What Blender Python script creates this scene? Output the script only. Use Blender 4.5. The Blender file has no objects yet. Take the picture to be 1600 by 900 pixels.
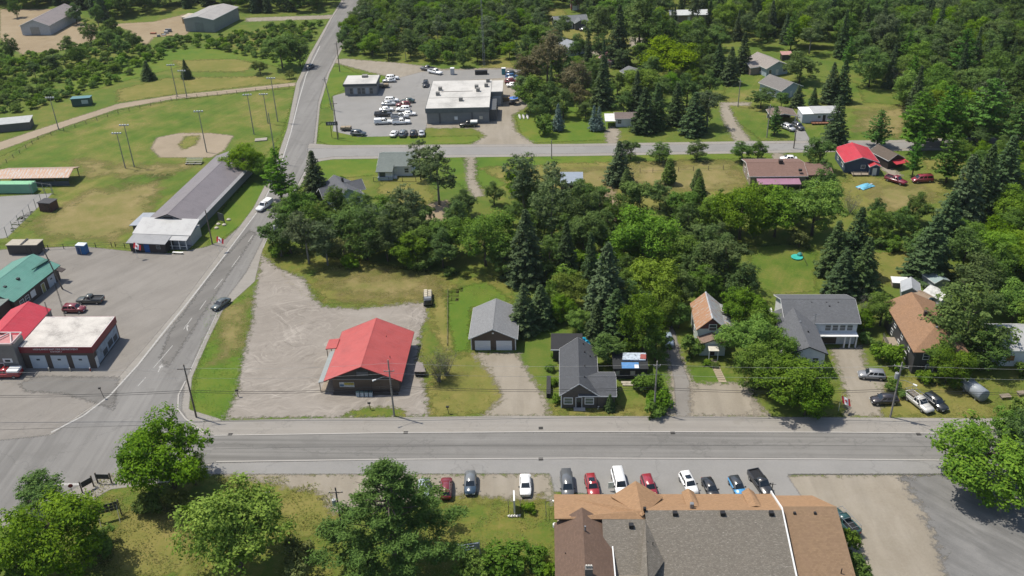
import bpy, bmesh, math, random
import numpy as np
from mathutils import Vector, Matrix
R = math.radians
sc = bpy.context.scene
col = sc.collection
random.seed(7); rng = np.random.default_rng(7)

# ------------------------------------------------------------------ camera
FPX, PITCH, ROLL, CAMH = 1460.0, R(30), R(1.8), 100.0      # focal length in px of a 1600 px wide frame
fw = Vector((0, math.cos(PITCH), -math.sin(PITCH))); r0 = Vector((1, 0, 0)); u0 = r0.cross(fw)
rt = math.cos(ROLL)*r0 - math.sin(ROLL)*u0
up = math.sin(ROLL)*r0 + math.cos(ROLL)*u0
cam = bpy.data.cameras.new('camera'); camo = bpy.data.objects.new('camera', cam); col.objects.link(camo)
cam.sensor_width = 36; cam.lens = 36*FPX/1600; cam.clip_end = 5000
M = Matrix((rt, up, -fw)).transposed().to_4x4(); M.translation = (0, 0, CAMH)
camo.matrix_world = M
sc.camera = camo

# ------------------------------------------------------------------ light
SUN_EL = R(64); SUN_DIR = Vector((-.90, .44, 0)).normalized()
w = bpy.data.worlds.new('World'); sc.world = w; w.use_nodes = True
nt = w.node_tree; sky = nt.nodes.new('ShaderNodeTexSky'); sky.sky_type = 'NISHITA'; sky.sun_disc = False
sky.sun_elevation = SUN_EL; sky.sun_rotation = math.atan2(SUN_DIR.x, SUN_DIR.y)
sky.air_density = 1.0; sky.dust_density = 1.5; sky.ozone_density = 1.0
bg = nt.nodes['Background']; bg.inputs[1].default_value = .105
nt.links.new(sky.outputs[0], bg.inputs[0])
sl = bpy.data.lights.new('sun', 'SUN'); sl.energy = 3.7; sl.angle = R(.53); sl.color = (1, .94, .83)
so = bpy.data.objects.new('sun', sl); col.objects.link(so)
sd = Vector((SUN_DIR.x*math.cos(SUN_EL), SUN_DIR.y*math.cos(SUN_EL), math.sin(SUN_EL)))
so.rotation_euler = sd.to_track_quat('Z', 'Y').to_euler(); so.location = (0, 150, 200)
vs = sc.view_settings; vs.view_transform = 'Standard'; vs.look = 'None'; vs.gamma = 1; vs.exposure = .64
sc.render.film_transparent = False
sc.cycles.max_bounces = 6; sc.cycles.transparent_max_bounces = 12

# ------------------------------------------------------------------ survey: a point of the photograph -> metres on the plane of height z
def G(px, py, z=0.0):
    d = fw + rt*((px-800)/FPX) - up*((py-450)/FPX)
    return Vector((0, 0, CAMH)) + d*((z-CAMH)/d.z)
def pxm(p):                                     # px per metre at a point
    return FPX/((Vector(p)-Vector((0, 0, CAMH))).dot(fw))

# ------------------------------------------------------------------ helpers
class MB:
    def __init__(s): s.v = []; s.f = []; s.m = []
    def poly(s, pts, mi=0):
        n = len(s.v); s.v += [tuple(p) for p in pts]; s.f.append(tuple(range(n, n+len(pts)))); s.m.append(mi); return s
    def box(s, x0, x1, y0, y1, z0, z1, mi=0, M=None):
        n = len(s.v)
        P = [(x0,y0,z0),(x1,y0,z0),(x1,y1,z0),(x0,y1,z0),(x0,y0,z1),(x1,y0,z1),(x1,y1,z1),(x0,y1,z1)]
        if M is not None: P = [tuple(M @ Vector(p)) for p in P]
        s.v += P
        for q in ((3,2,1,0),(4,5,6,7),(0,1,5,4),(1,2,6,5),(2,3,7,6),(3,0,4,7)):
            s.f.append(tuple(n+i for i in q)); s.m.append(mi)
        return s
    def slab(s, top, th, mi=0):                 # a flat polygon with thickness downwards
        n = len(s.v); k = len(top)
        s.v += [tuple(p) for p in top] + [(p[0], p[1], p[2]-th) for p in top]
        s.f.append(tuple(range(n, n+k))); s.m.append(mi)
        s.f.append(tuple(range(n+2*k-1, n+k-1, -1))); s.m.append(mi)
        for i in range(k):
            j = (i+1) % k; s.f.append((n+j, n+i, n+k+i, n+k+j)); s.m.append(mi)
        return s
    def tube(s, pts, rad, n=6, mi=0):
        pts = [Vector(p) for p in pts]; rs = rad if isinstance(rad, (list, tuple)) else [rad]*len(pts)
        b = len(s.v)
        for i, p in enumerate(pts):
            d = (pts[min(i+1, len(pts)-1)] - pts[max(i-1, 0)]).normalized()
            a = d.cross(Vector((0,0,1)) if abs(d.z) < .9 else Vector((1,0,0))).normalized(); c = d.cross(a)
            for k in range(n):
                t = 2*math.pi*k/n; q = p + (a*math.cos(t)+c*math.sin(t))*rs[i]; s.v.append(tuple(q))
        for i in range(len(pts)-1):
            for k in range(n):
                k2 = (k+1) % n
                s.f.append((b+i*n+k, b+i*n+k2, b+(i+1)*n+k2, b+(i+1)*n+k)); s.m.append(mi)
        s.f.append(tuple(b+k for k in range(n))[::-1]); s.m.append(mi)
        s.f.append(tuple(b+(len(pts)-1)*n+k for k in range(n))); s.m.append(mi)
        return s
    def mesh(s, name, mats, smooth=False):
        me = bpy.data.meshes.new(name); me.from_pydata(s.v, [], s.f)
        for m in (mats if isinstance(mats, (list, tuple)) else [mats]): me.materials.append(m)
        me.polygons.foreach_set('material_index', s.m)
        bm = bmesh.new(); bm.from_mesh(me); bmesh.ops.recalc_face_normals(bm, faces=bm.faces); bm.to_mesh(me); bm.free()
        if smooth: me.polygons.foreach_set('use_smooth', [True]*len(me.polygons))
        me.update(); return me
    def build(s, name, mats, parent=None, smooth=False, bevel=0, loc=None):
        o = bpy.data.objects.new(name, s.mesh(name, mats, smooth)); col.objects.link(o); o.parent = parent
        if loc is not None: o.location = loc
        if bevel:
            b = o.modifiers.new('bevel', 'BEVEL'); b.width = bevel; b.segments = 2; b.limit_method = 'ANGLE'
        return o
def tag(o, label=None, cat=None, group=None, kind=None):
    if label: o['label'] = label
    if cat: o['category'] = cat
    if group: o['group'] = group
    if kind: o['kind'] = kind
    return o
def thing(name, label, cat, loc=(0,0,0), rz=0, group=None):
    o = bpy.data.objects.new(name, None); col.objects.link(o); o.empty_display_size = .5
    o.location = loc; o.rotation_euler = (0, 0, R(rz)); return tag(o, label, cat, group)
def dup(o, parent=None):
    c = o.copy(); col.objects.link(c); c.parent = parent
    for ch in o.children: dup(ch, c)
    return c

# ------------------------------------------------------------------ materials
MATS = {}
def nodes(name):
    m = bpy.data.materials.new(name); m.use_nodes = True; t = m.node_tree; t.nodes.clear()
    out = t.nodes.new('ShaderNodeOutputMaterial'); b = t.nodes.new('ShaderNodeBsdfPrincipled')
    t.links.new(b.outputs[0], out.inputs[0]); return m, t, b, out
def N(t, typ, **k):
    n = t.nodes.new('ShaderNode'+typ)
    for a, v in k.items():
        if a.startswith('i_'):
            key = a[2:]; key = int(key) if key.isdigit() else key.replace('_', ' ')
            n.inputs[key].default_value = v
        else: setattr(n, a, v)
    return n
def ramp(t, src, stops):
    r = t.nodes.new('ShaderNodeValToRGB'); e = r.color_ramp.elements
    while len(e) < len(stops): e.new(.5)
    for i, (p, c) in enumerate(stops): e[i].position = p; e[i].color = (*c, 1) if len(c) == 3 else c
    t.links.new(src, r.inputs[0]); return r.outputs[0]
def mix(t, fac, a, b, blend='MIX'):
    m = t.nodes.new('ShaderNodeMix'); m.data_type = 'RGBA'; m.blend_type = blend
    for i, v in ((0, fac), (6, a), (7, b)):
        if isinstance(v, (int, float)): m.inputs[i].default_value = v
        elif isinstance(v, tuple): m.inputs[i].default_value = (*v, 1)
        else: t.links.new(v, m.inputs[i])
    return m.outputs[2]
def mth(t, op, a, b=0.0, clamp=False):
    m = t.nodes.new('ShaderNodeMath'); m.operation = op; m.use_clamp = clamp
    for i, v in ((0, a), (1, b)):
        if isinstance(v, (int, float)): m.inputs[i].default_value = v
        else: t.links.new(v, m.inputs[i])
    return m.outputs[0]
def noise(t, vec, scale, detail=4, rough=.6, dist=0):
    n = N(t, 'TexNoise', i_Scale=scale, i_Detail=detail, i_Roughness=rough, i_Distortion=dist)
    if vec is not None: t.links.new(vec, n.inputs['Vector'])
    return n.outputs[0]
def pos(t): return t.nodes.new('ShaderNodeNewGeometry').outputs['Position']
def objco(t): return t.nodes.new('ShaderNodeTexCoord').outputs['Object']
def scaled(t, vec, s, rz=0):
    m = N(t, 'Mapping'); m.inputs['Scale'].default_value = s; m.inputs['Rotation'].default_value = (0, 0, rz); t.links.new(vec, m.inputs[0]); return m.outputs[0]
def bump(t, b, h, strength=.3, dist=.05):
    n = N(t, 'Bump', i_Strength=strength, i_Distance=dist); t.links.new(h, n.inputs['Height']); t.links.new(n.outputs[0], b.inputs['Normal'])
def plain(name, c, rough=.6, var=.12, metal=0, scale=1.2, spec=.3):
    """painted or weathered surface: base colour with blotches and fine grain"""
    if name in MATS: return MATS[name]
    c = tuple(x*.78 for x in c); m, t, b, _ = nodes(name)
    v = objco(t)
    n1 = noise(t, v, scale, 5, .65); n2 = noise(t, v, scale*14, 3, .6)
    f = mth(t, 'ADD', mth(t, 'MULTIPLY', n1, .7), mth(t, 'MULTIPLY', n2, .3))
    k = ramp(t, f, [(.3, tuple(x*(1-var*2) for x in c)), (.5, c), (.72, tuple(min(1, x*(1+var)) for x in c))])
    t.links.new(k, b.inputs['Base Color']); b.inputs['Roughness'].default_value = rough; b.inputs['Metallic'].default_value = metal
    b.inputs['Specular IOR Level'].default_value = spec
    MATS[name] = m; return m
def siding(name, c, pitch=.18, axis='z', rough=.6, var=.08):
    """boards or lap siding: bump lines every pitch metres"""
    if name in MATS: return MATS[name]
    c = tuple(x*.78 for x in c); m, t, b, _ = nodes(name); v = objco(t)
    sep = N(t, 'SeparateXYZ'); t.links.new(v, sep.inputs[0])
    if axis == 'z': a = sep.outputs[2]
    elif axis == 'v': a = mth(t, 'ADD', sep.outputs[0], sep.outputs[1])
    else: a = sep.outputs['xyz'.index(axis)]
    fr = mth(t, 'FRACT', mth(t, 'DIVIDE', a, pitch))
    n1 = noise(t, v, .9, 5, .65); n2 = noise(t, v, 11, 3)
    f = mth(t, 'ADD', mth(t, 'MULTIPLY', n1, .65), mth(t, 'MULTIPLY', n2, .35))
    k = ramp(t, f, [(.3, tuple(x*(1-var*2.4) for x in c)), (.5, c), (.72, tuple(min(1, x*(1+var)) for x in c))])
    t.links.new(k, b.inputs['Base Color']); b.inputs['Roughness'].default_value = rough
    hgt = ramp(t, fr, [(0, (0,0,0)), (.14, (1,1,1)), (1, (.8,.8,.8))]); bump(t, b, hgt, .6, .03)
    MATS[name] = m; return m
def shingle(name, c, c2=None, rows='y', speck=0, rough=.85, course=.2):
    """asphalt shingles in courses across the slope"""
    if name in MATS: return MATS[name]
    c = tuple(x*.76 for x in c); c2 = c2 and tuple(x*.76 for x in c2); m, t, b, _ = nodes(name); v = objco(t); c2 = c2 or tuple(x*.72 for x in c)
    vv = scaled(t, v, (1, 1, 0), 0 if rows == 'y' else R(90))
    br = N(t, 'TexBrick', offset=.5, squash=1); t.links.new(vv, br.inputs['Vector'])
    for k, q in (('Scale', 1.0), ('Brick Width', .34), ('Row Height', course), ('Mortar Size', .012), ('Mortar Smooth', .3), ('Bias', 0.0)): br.inputs[k].default_value = q
    br.inputs['Color1'].default_value = (*c, 1); br.inputs['Color2'].default_value = (*[x*.78 for x in c], 1); br.inputs['Mortar'].default_value = (*[x*.6 for x in c], 1)
    n1 = noise(t, v, .5, 6, .7)
    k = mix(t, ramp(t, n1, [(.38, (0,0,0)), (.68, (1,1,1))]), br.outputs[0], c2)
    k = mix(t, .35, br.outputs[0], k) if False else mix(t, .55, br.outputs[0], k)
    if speck:
        sp = ramp(t, noise(t, scaled(t, v, (1.2, 6, 1) if rows == 'y' else (6, 1.2, 1)), 2.2, 3, .75), [(.575, (0,0,0)), (.65, (1,1,1))])
        k = mix(t, mth(t, 'MULTIPLY', sp, speck), k, (.40, .375, .33))
    t.links.new(k, b.inputs['Base Color']); b.inputs['Roughness'].default_value = rough; b.inputs['Specular IOR Level'].default_value = .2
    bump(t, b, br.outputs[1], .5, .02)
    MATS[name] = m; return m
def metalroof(name, c, pitch=.3, axis='x', rust=0, rough=.45):
    """ribbed sheet-metal roof, ribs every pitch metres, optional rust"""
    if name in MATS: return MATS[name]
    c = tuple(x*.76 for x in c); m, t, b, _ = nodes(name); v = objco(t)
    sep = N(t, 'SeparateXYZ'); t.links.new(v, sep.inputs[0]); a = sep.outputs['xyz'.index(axis)]
    fr = mth(t, 'FRACT', mth(t, 'DIVIDE', a, pitch))
    n1 = noise(t, v, .45, 6, .7)
    k = ramp(t, n1, [(.3, tuple(x*.78 for x in c)), (.5, c), (.75, tuple(min(1, x*1.1) for x in c))])
    wn = noise(t, scaled(t, v, (7, .35, 1) if axis == 'x' else (.35, 7, 1)), 1.0, 4, .6); k = mix(t, mth(t, 'MULTIPLY', ramp(t, wn, [(.45, (0,0,0)), (.7, (1,1,1))]), .30), k, tuple(min(1, x*.8+.10) for x in c)); k = mix(t, mth(t, 'MULTIPLY', ramp(t, noise(t, v, .9, 5, .7), [(.55, (0,0,0)), (.75, (1,1,1))]), .22), k, tuple(x*.6 for x in c))
    if rust:
        sc3 = (3, .6, 1) if axis == 'x' else (.6, 3, 1)
        rn = noise(t, scaled(t, v, sc3), 1.1, 5, .7)
        band = mth(t, 'FRACT', mth(t, 'DIVIDE', a, .9))
        rm = ramp(t, mth(t, 'ADD', rn, mth(t, 'MULTIPLY', band, .16)), [(.62-rust*.22, (0,0,0)), (.74-rust*.2, (1,1,1))])
        k = mix(t, mth(t, 'MULTIPLY', rm, .85), k, (.30, .135, .05))
    t.links.new(k, b.inputs['Base Color']); b.inputs['Roughness'].default_value = rough; b.inputs['Specular IOR Level'].default_value = .4
    bump(t, b, ramp(t, fr, [(0, (1,1,1)), (.1, (0,0,0)), (.9, (0,0,0)), (1, (1,1,1))]), .7, .03)
    MATS[name] = m; return m
def glass(name='window_glass', c=(.03,.045,.055)):
    if name in MATS: return MATS[name]
    m, t, b, _ = nodes(name); b.inputs['Base Color'].default_value = (*c, 1); b.inputs['Roughness'].default_value = .08; b.inputs['Specular IOR Level'].default_value = .7
    MATS[name] = m; return m
def paint(name, c, rough=.28):
    """car paint: clear coat over a faintly dusty colour"""
    if name in MATS: return MATS[name]
    m, t, b, _ = nodes(name); n1 = noise(t, objco(t), 2.2, 4)
    k = mix(t, mth(t, 'MULTIPLY', n1, .07), tuple(c), (.34, .31, .27))
    t.links.new(k, b.inputs['Base Color']); b.inputs['Roughness'].default_value = rough; b.inputs['Coat Weight'].default_value = .5; b.inputs['Coat Roughness'].default_value = .105
    MATS[name] = m; return m
def leafmat(name, a, c, yel=None, transl=.34):
    """foliage: leaf-to-leaf tint, tree-to-tree shift, some light passing through"""
    if name in MATS: return MATS[name]
    m, t, b, out = nodes(name)
    at = N(t, 'Attribute', attribute_name='tint'); oi = t.nodes.new('ShaderNodeObjectInfo')
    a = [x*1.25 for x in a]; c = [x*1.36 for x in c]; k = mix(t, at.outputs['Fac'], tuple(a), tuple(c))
    hsv = N(t, 'HueSaturation'); t.links.new(k, hsv.inputs['Color'])
    rnd = oi.outputs['Random']
    t.links.new(mth(t, 'ADD', .478, mth(t, 'MULTIPLY', rnd, .024)), hsv.inputs['Hue'])
    t.links.new(mth(t, 'ADD', .80, mth(t, 'MULTIPLY', mth(t, 'FRACT', mth(t, 'MULTIPLY', rnd, 7.13)), .42)), hsv.inputs['Value'])
    t.links.new(mth(t, 'ADD', .90, mth(t, 'MULTIPLY', mth(t, 'FRACT', mth(t, 'MULTIPLY', rnd, 3.7)), .22)), hsv.inputs['Saturation'])
    t.links.new(hsv.outputs[0], b.inputs['Base Color']); b.inputs['Roughness'].default_value = .7; b.inputs['Specular IOR Level'].default_value = .08
    tr = t.nodes.new('ShaderNodeBsdfTranslucent'); hs2 = N(t, 'HueSaturation', i_Value=1.25, i_Saturation=1.1); t.links.new(hsv.outputs[0], hs2.inputs['Color']); t.links.new(hs2.outputs[0], tr.inputs[0])
    ms = N(t, 'MixShader', i_0=transl); t.links.new(b.outputs[0], ms.inputs[1]); t.links.new(tr.outputs[0], ms.inputs[2]); t.links.new(ms.outputs[0], out.inputs[0])
    MATS[name] = m; return m

# ================================================================== ground, roads, yards
PAVE = {k: .74 for k in ('gravel','worn_asphalt','grey_asphalt','apron_asphalt','road_asphalt','side_road_asphalt','concrete_shoulder','tar_patch','dirt_track','graded_gravel','kerb_concrete','sandy_ground','sand_infield')}
def terrain(name, cols, s=(.035, .22, 2.6), wts=(.40, .34, .26), soft=None, amp=.8, streak=None, cracks=0, rot=-3.5, rough=.95, lo=.34, hi=.66, dots=None, arcs=0):
    sc0 = PAVE.get(name, .92); cols = [tuple(x*sc0 for x in c) for c in cols]; m, t, b, out = nodes(name); v = pos(t)
    vr = scaled(t, v, (1, 1, 1), R(-rot))
    f = None
    for sc_, wt in zip(s, wts):
        q = mth(t, 'MULTIPLY', noise(t, v, sc_, 6, .62), wt); f = q if f is None else mth(t, 'ADD', f, q)
    n = len(cols); k = ramp(t, f, [(lo+(hi-lo)*i/(n-1), c) for i, c in enumerate(cols)])
    if streak:                                     # wheel tracks: long in one direction
        sx, sy, amt = streak
        st = noise(t, scaled(t, vr, (sx, sy, 1)), 1, 4, .6)
        k = mix(t, mth(t, 'MULTIPLY', ramp(t, st, [(.42, (0,0,0)), (.66, (1,1,1))]), amt), k, tuple(x*.5 for x in cols[0]))
        st2 = noise(t, scaled(t, vr, (sx*.7, sy*1.7, 1)), 1.3, 4, .6)
        k = mix(t, mth(t, 'MULTIPLY', ramp(t, st2, [(.55, (0,0,0)), (.7, (1,1,1))]), amt*.6), k, tuple(min(1, x*1.35) for x in cols[-1]))
    if cracks:
        vo = N(t, 'TexVoronoi', feature='DISTANCE_TO_EDGE', i_Scale=cracks)
        dv = N(t, 'VectorMath', operation='ADD'); t.links.new(v, dv.inputs[0])
        nn = N(t, 'TexNoise', i_Scale=.5, i_Detail=5.0); t.links.new(v, nn.inputs['Vector'])
        ms = N(t, 'VectorMath', operation='SCALE'); ms.inputs['Scale'].default_value = 5; t.links.new(nn.outputs['Color'], ms.inputs[0]); t.links.new(ms.outputs[0], dv.inputs[1]); t.links.new(dv.outputs[0], vo.inputs['Vector'])
        cm = ramp(t, vo.outputs['Distance'], [(0, (1,1,1)), (.006, (0,0,0))])
        k = mix(t, mth(t, 'MULTIPLY', cm, .26), k, (.05, .05, .048))
    if arcs:
        for ctr, fr_, fa in (((-46,152,0), .9, 1.1), ((-24,112,0), .8, 1.6), ((-66,186,0), .8, 1.8), ((-27,178,0), 1.0, 1.4)):
            mp = N(t, 'Mapping'); mp.inputs['Location'].default_value = [-q for q in ctr]; t.links.new(v, mp.inputs[0])
            sx = N(t, 'SeparateXYZ'); t.links.new(mp.outputs[0], sx.inputs[0]); wob = mth(t, 'MULTIPLY', noise(t, v, .12, 3, .5), 9.0)
            ln = N(t, 'VectorMath', operation='LENGTH'); t.links.new(mp.outputs[0], ln.inputs[0])
            cx = N(t, 'CombineXYZ'); t.links.new(mth(t, 'MULTIPLY', mth(t, 'ADD', ln.outputs['Value'], wob), fr_), cx.inputs[0]); t.links.new(mth(t, 'MULTIPLY', mth(t, 'ARCTAN2', sx.outputs[1], sx.outputs[0]), fa), cx.inputs[1])
            an = noise(t, cx.outputs[0], 1.5, 4, .62); gate = ramp(t, noise(t, v, .055+fr_*.02*fa, 3, .6), [(.40, (0,0,0)), (.62, (1,1,1))])
            k = mix(t, mth(t, 'MULTIPLY', mth(t, 'MULTIPLY', ramp(t, an, [(.56, (0,0,0)), (.68, (1,1,1))]), gate), arcs), k, tuple(min(1, x*1.28) for x in cols[-1]))
            k = mix(t, mth(t, 'MULTIPLY', mth(t, 'MULTIPLY', ramp(t, an, [(.32, (1,1,1)), (.43, (0,0,0))]), gate), arcs), k, tuple(x*.72 for x in cols[0]))
    if dots:
        dn = ramp(t, noise(t, v, dots[0], 3, .7), [(dots[1], (0,0,0)), (dots[1]+.06, (1,1,1))]); k = mix(t, mth(t, 'MULTIPLY', dn, dots[3]), k, dots[2])
    t.links.new(k, b.inputs['Base Color']); b.inputs['Roughness'].default_value = rough; b.inputs['Specular IOR Level'].default_value = .15
    bump(t, b, noise(t, v, 5, 4, .7), .35, .06)
    if soft is not None:
        at = N(t, 'Attribute', attribute_name='sd')
        e = mth(t, 'ADD', mth(t, 'DIVIDE', at.outputs['Fac'], max(soft, .01)), mth(t, 'MULTIPLY', mth(t, 'SUBTRACT', noise(t, v, 1.1/max(soft, .25), 5, .7), .5), amp*4))
        e = mth(t, 'ADD', e, .5, True)
        tr = t.nodes.new('ShaderNodeBsdfTransparent'); mx = t.nodes.new('ShaderNodeMixShader')
        t.links.new(e, mx.inputs[0]); t.links.new(tr.outputs[0], mx.inputs[1]); t.links.new(b.outputs[0], mx.inputs[2]); t.links.new(mx.outputs[0], out.inputs[0])
    return m
GREEN = [(.050,.092,.018), (.072,.120,.026), (.120,.135,.038), (.19,.155,.062)]
T = {
 'ground': terrain('meadow', [(.043,.085,.011), (.070,.115,.016), (.112,.130,.025), (.185,.152,.048)]),
 'lush': terrain('lush_grass', [(.048,.100,.012), (.072,.128,.014), (.108,.142,.020), (.165,.150,.038)], soft=1.2, amp=.7),
 'field': terrain('mown_field', [(.054,.104,.012), (.078,.124,.016), (.130,.142,.030), (.21,.172,.062)], s=(.045, .16, 2.2), lo=.38, hi=.62, soft=1.5, amp=.7, streak=(.03, .35, .22), rot=62),
 'dry': terrain('dry_grass', [(.090,.120,.020), (.148,.142,.036), (.220,.178,.062)], soft=2.0, amp=1.1, s=(.08, .3, 2.6)),
 'drytan': terrain('parched_lawn', [(.105,.125,.025), (.175,.152,.055), (.26,.20,.098)], soft=6.0, amp=.75, s=(.09, .3, 2.6)),
 'tan': terrain('sandy_ground', [(.23,.175,.105), (.30,.235,.15), (.35,.285,.19)], soft=1.2, amp=1.0),
 'sand': terrain('sand_infield', [(.27,.22,.155), (.33,.27,.195), (.36,.30,.22)], soft=1.0, amp=.5),
 'gravel': terrain('gravel', [(.225,.200,.172), (.285,.256,.222), (.335,.305,.268)], s=(.05, .35, 4.5), soft=1.2, amp=1.0, dots=(.5, .64, (.20,.17,.12), .35), arcs=.6),
 'lot': terrain('worn_asphalt', [(.185,.172,.155), (.225,.21,.19), (.265,.25,.225)], s=(.04, .2, 3.0), soft=.35, amp=.5, cracks=.05, dots=(.25, .62, (.13,.12,.11), .35)),
 'greylot': terrain('grey_asphalt', [(.225,.22,.208), (.27,.263,.25), (.305,.297,.282)], s=(.03, .2, 3.0), soft=.4, amp=.5, cracks=.035),
 'apron': terrain('apron_asphalt', [(.21,.193,.172), (.255,.236,.212), (.29,.27,.243)], s=(.035, .16, 2.4), soft=.5, amp=.6, streak=(.35, .04, .22), rot=-38, cracks=.06),
 'road': terrain('road_asphalt', [(.185,.178,.167), (.222,.214,.20), (.25,.242,.227)], s=(.03, .25, 4.0), soft=.3, amp=.5, streak=(.012, .75, .45), cracks=.03, dots=(.22, .60, (.12,.115,.108), .35)),
 'sideroad': terrain('side_road_asphalt', [(.20,.193,.182), (.23,.222,.21), (.255,.247,.233)], s=(.03, .25, 4.0), soft=.5, amp=.6, streak=(.5, .012, .40), rot=-2, cracks=.04, dots=(.16, .58, (.13,.125,.117), .45)),
 'shoulder': terrain('concrete_shoulder', [(.27,.25,.222), (.305,.285,.255), (.335,.315,.285)], s=(.05, .3, 4.0), soft=.25, amp=.4, streak=(.02, .9, .16), cracks=.06, dots=(.3, .60, (.17,.155,.13), .4)),
 'patchdark': terrain('tar_patch', [(.165,.157,.146), (.195,.186,.173), (.22,.21,.196)], soft=.8, amp=.8, streak=(.3, .05, .3), rot=-38),
 'dirt': terrain('dirt_track', [(.25,.215,.165), (.305,.27,.215), (.35,.315,.262)], soft=1.3, amp=1.0, streak=(.5, .06, .2), rot=0),
 'bluegrey': terrain('graded_gravel', [(.155,.152,.146), (.20,.196,.188), (.245,.238,.226)], s=(.06, .4, 4.0), soft=1.4, amp=1.2, streak=(.55, .06, .45), rot=40),
 'weeds': terrain('weedy_ground', [(.050,.095,.012), (.082,.118,.018), (.135,.135,.028), (.19,.155,.05)], s=(.12, .6, 3.2), soft=1.0, amp=1.2),
}
LEVEL = [0]; PLACED = []
def sdist(P, poly):
    n = len(poly); dmin = np.full(len(P), 1e9); ins = np.zeros(len(P), bool)
    for i in range(n):
        a = poly[i]; b = poly[(i+1) % n]; ab = b-a; L = max(ab@ab, 1e-9)
        tt = np.clip(((P-a)@ab)/L, 0, 1); d = np.hypot(*(P-(a+tt[:, None]*ab)).T); dmin = np.minimum(dmin, d)
        c = ((a[1] > P[:, 1]) != (b[1] > P[:, 1])); den = (b[1]-a[1]) if abs(b[1]-a[1]) > 1e-9 else 1e-9
        ins ^= c & (P[:, 0] < (b[0]-a[0])*(P[:, 1]-a[1])/den + a[0])
    return np.where(ins, dmin, -dmin)
def patch(name, mat, pix, res=.8, pad=1.6, world=False):
    poly = np.array([(p[0], p[1]) if world else tuple(G(*p))[:2] for p in pix])
    lo = poly.min(0)-pad; hi = poly.max(0)+pad
    res = max(res, math.sqrt(np.prod(hi-lo)/30000))
    nx, ny = (np.ceil((hi-lo)/res)).astype(int)+1
    X, Y = np.meshgrid(lo[0]+np.arange(nx)*res, lo[1]+np.arange(ny)*res); P = np.c_[X.ravel(), Y.ravel()]
    sdv = sdist(P, poly); keep = (sdv > -pad).reshape(ny, nx)
    q = keep[:-1, :-1] | keep[1:, :-1] | keep[:-1, 1:] | keep[1:, 1:]
    jj, ii = np.nonzero(q); idx = lambda a, b: a*nx+b
    F = np.c_[idx(jj, ii), idx(jj, ii+1), idx(jj+1, ii+1), idx(jj+1, ii)]
    used, inv = np.unique(F, return_inverse=True); F = inv.reshape(F.shape); P = P[used]; sdv = sdv[used]
    bb = (*poly.min(0)-.8, *poly.max(0)+.8)
    lv = 1 + max([l for l, q in PLACED if q[0] < bb[2] and q[2] > bb[0] and q[1] < bb[3] and q[3] > bb[1]], default=0)
    PLACED.append((lv, bb)); LEVEL[0] = max(LEVEL[0], lv); z = .004*lv
    me = bpy.data.meshes.new(name); me.vertices.add(len(P)); me.vertices.foreach_set('co', np.c_[P, np.full(len(P), z)].astype(np.float32).ravel())
    me.loops.add(F.size); me.loops.foreach_set('vertex_index', F.ravel().astype(np.int32)); me.polygons.add(len(F))
    me.polygons.foreach_set('loop_start', (np.arange(len(F))*4).astype(np.int32)); me.polygons.foreach_set('loop_total', np.full(len(F), 4, np.int32))
    me.update(calc_edges=True); a = me.attributes.new('sd', 'FLOAT', 'POINT'); a.data.foreach_set('value', sdv.astype(np.float32))
    me.materials.append(T[mat]); o = bpy.data.objects.new(name, me); col.objects.link(o); return tag(o, kind='structure')

tag(MB().poly([(-1500,-200,0), (1500,-200,0), (1500,2200,0), (-1500,2200,0)]).build('ground', T['ground']), kind='structure')
# grass areas
patch('playing_field', 'field', [(-120,300),(0,245),(100,198),(185,172),(270,157),(400,142),(462,138),(452,200),(432,265),(398,325),(345,385),(215,395),(0,380),(-120,360)])
patch('lawn', 'lush', [(495,248),(720,243),(738,270),(735,300),(690,270),(600,272),(500,282),(490,262)])
patch('lawn', 'lush', [(743,243),(960,240),(1100,238),(1230,236),(1230,246),(1000,252),(900,262),(820,275),(760,300),(745,280)])
patch('lawn', 'lush', [(805,180),(870,160),(965,150),(955,218),(820,224),(812,205)])
patch('lawn', 'lush', [(505,190),(530,196),(560,206),(640,214),(745,212),(754,220),(720,225),(520,229),(495,220),(497,196)])
patch('lawn', 'lush', [(512,105),(535,103),(560,115),(605,118),(596,130),(540,140),(520,150),(515,168),(500,170),(502,140)])
patch('lawn', 'field', [(1130,150),(1135,120),(1180,110),(1290,120),(1340,130),(1350,160),(1420,165),(1415,220),(1330,222),(1190,220),(1150,190)])
patch('verge', 'lush', [(488,80),(515,32),(530,28),(520,70),(500,95),(480,130),(462,180),(440,220),(430,262),(415,300),(380,350),(330,386),(322,370),(352,320),(395,270),(440,210),(460,150)])
patch('verge', 'lush', [(322,465),(397,462),(395,500),(380,560),(372,610),(355,655),(325,660),(300,640),(305,590),(325,530),(345,490)])
patch('meadow', 'weeds', [(412,392),(460,395),(560,405),(640,420),(700,425),(770,430),(800,450),(800,480),(735,485),(730,560),(690,600),(680,648),(668,640),(655,560),(660,490),(600,476),(500,474),(480,440),(430,418)])
patch('dry_grass', 'dry', [(490,425),(560,410),(640,420),(690,435),(680,465),(600,472),(505,468)])
patch('dry_grass', 'dry', [(690,440),(720,450),(735,520),(700,560),(672,500)])
patch('lawn', 'lush', [(695,455),(760,440),(800,470),(735,480),(733,545),(712,552),(700,500)])
patch('dry_grass', 'dry', [(690,560),(740,552),(790,560),(790,620),(760,648),(672,648),(668,610)])
patch('dry_grass', 'dry', [(750,262),(900,255),(1130,250),(1170,290),(1100,320),(1000,330),(950,345),(900,300),(800,290)])
patch('bare_ground', 'tan', [(930,290),(960,285),(968,345),(935,350)])
patch('bare_ground', 'tan', [(660,320),(700,312),(700,345),(665,345)])
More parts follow.
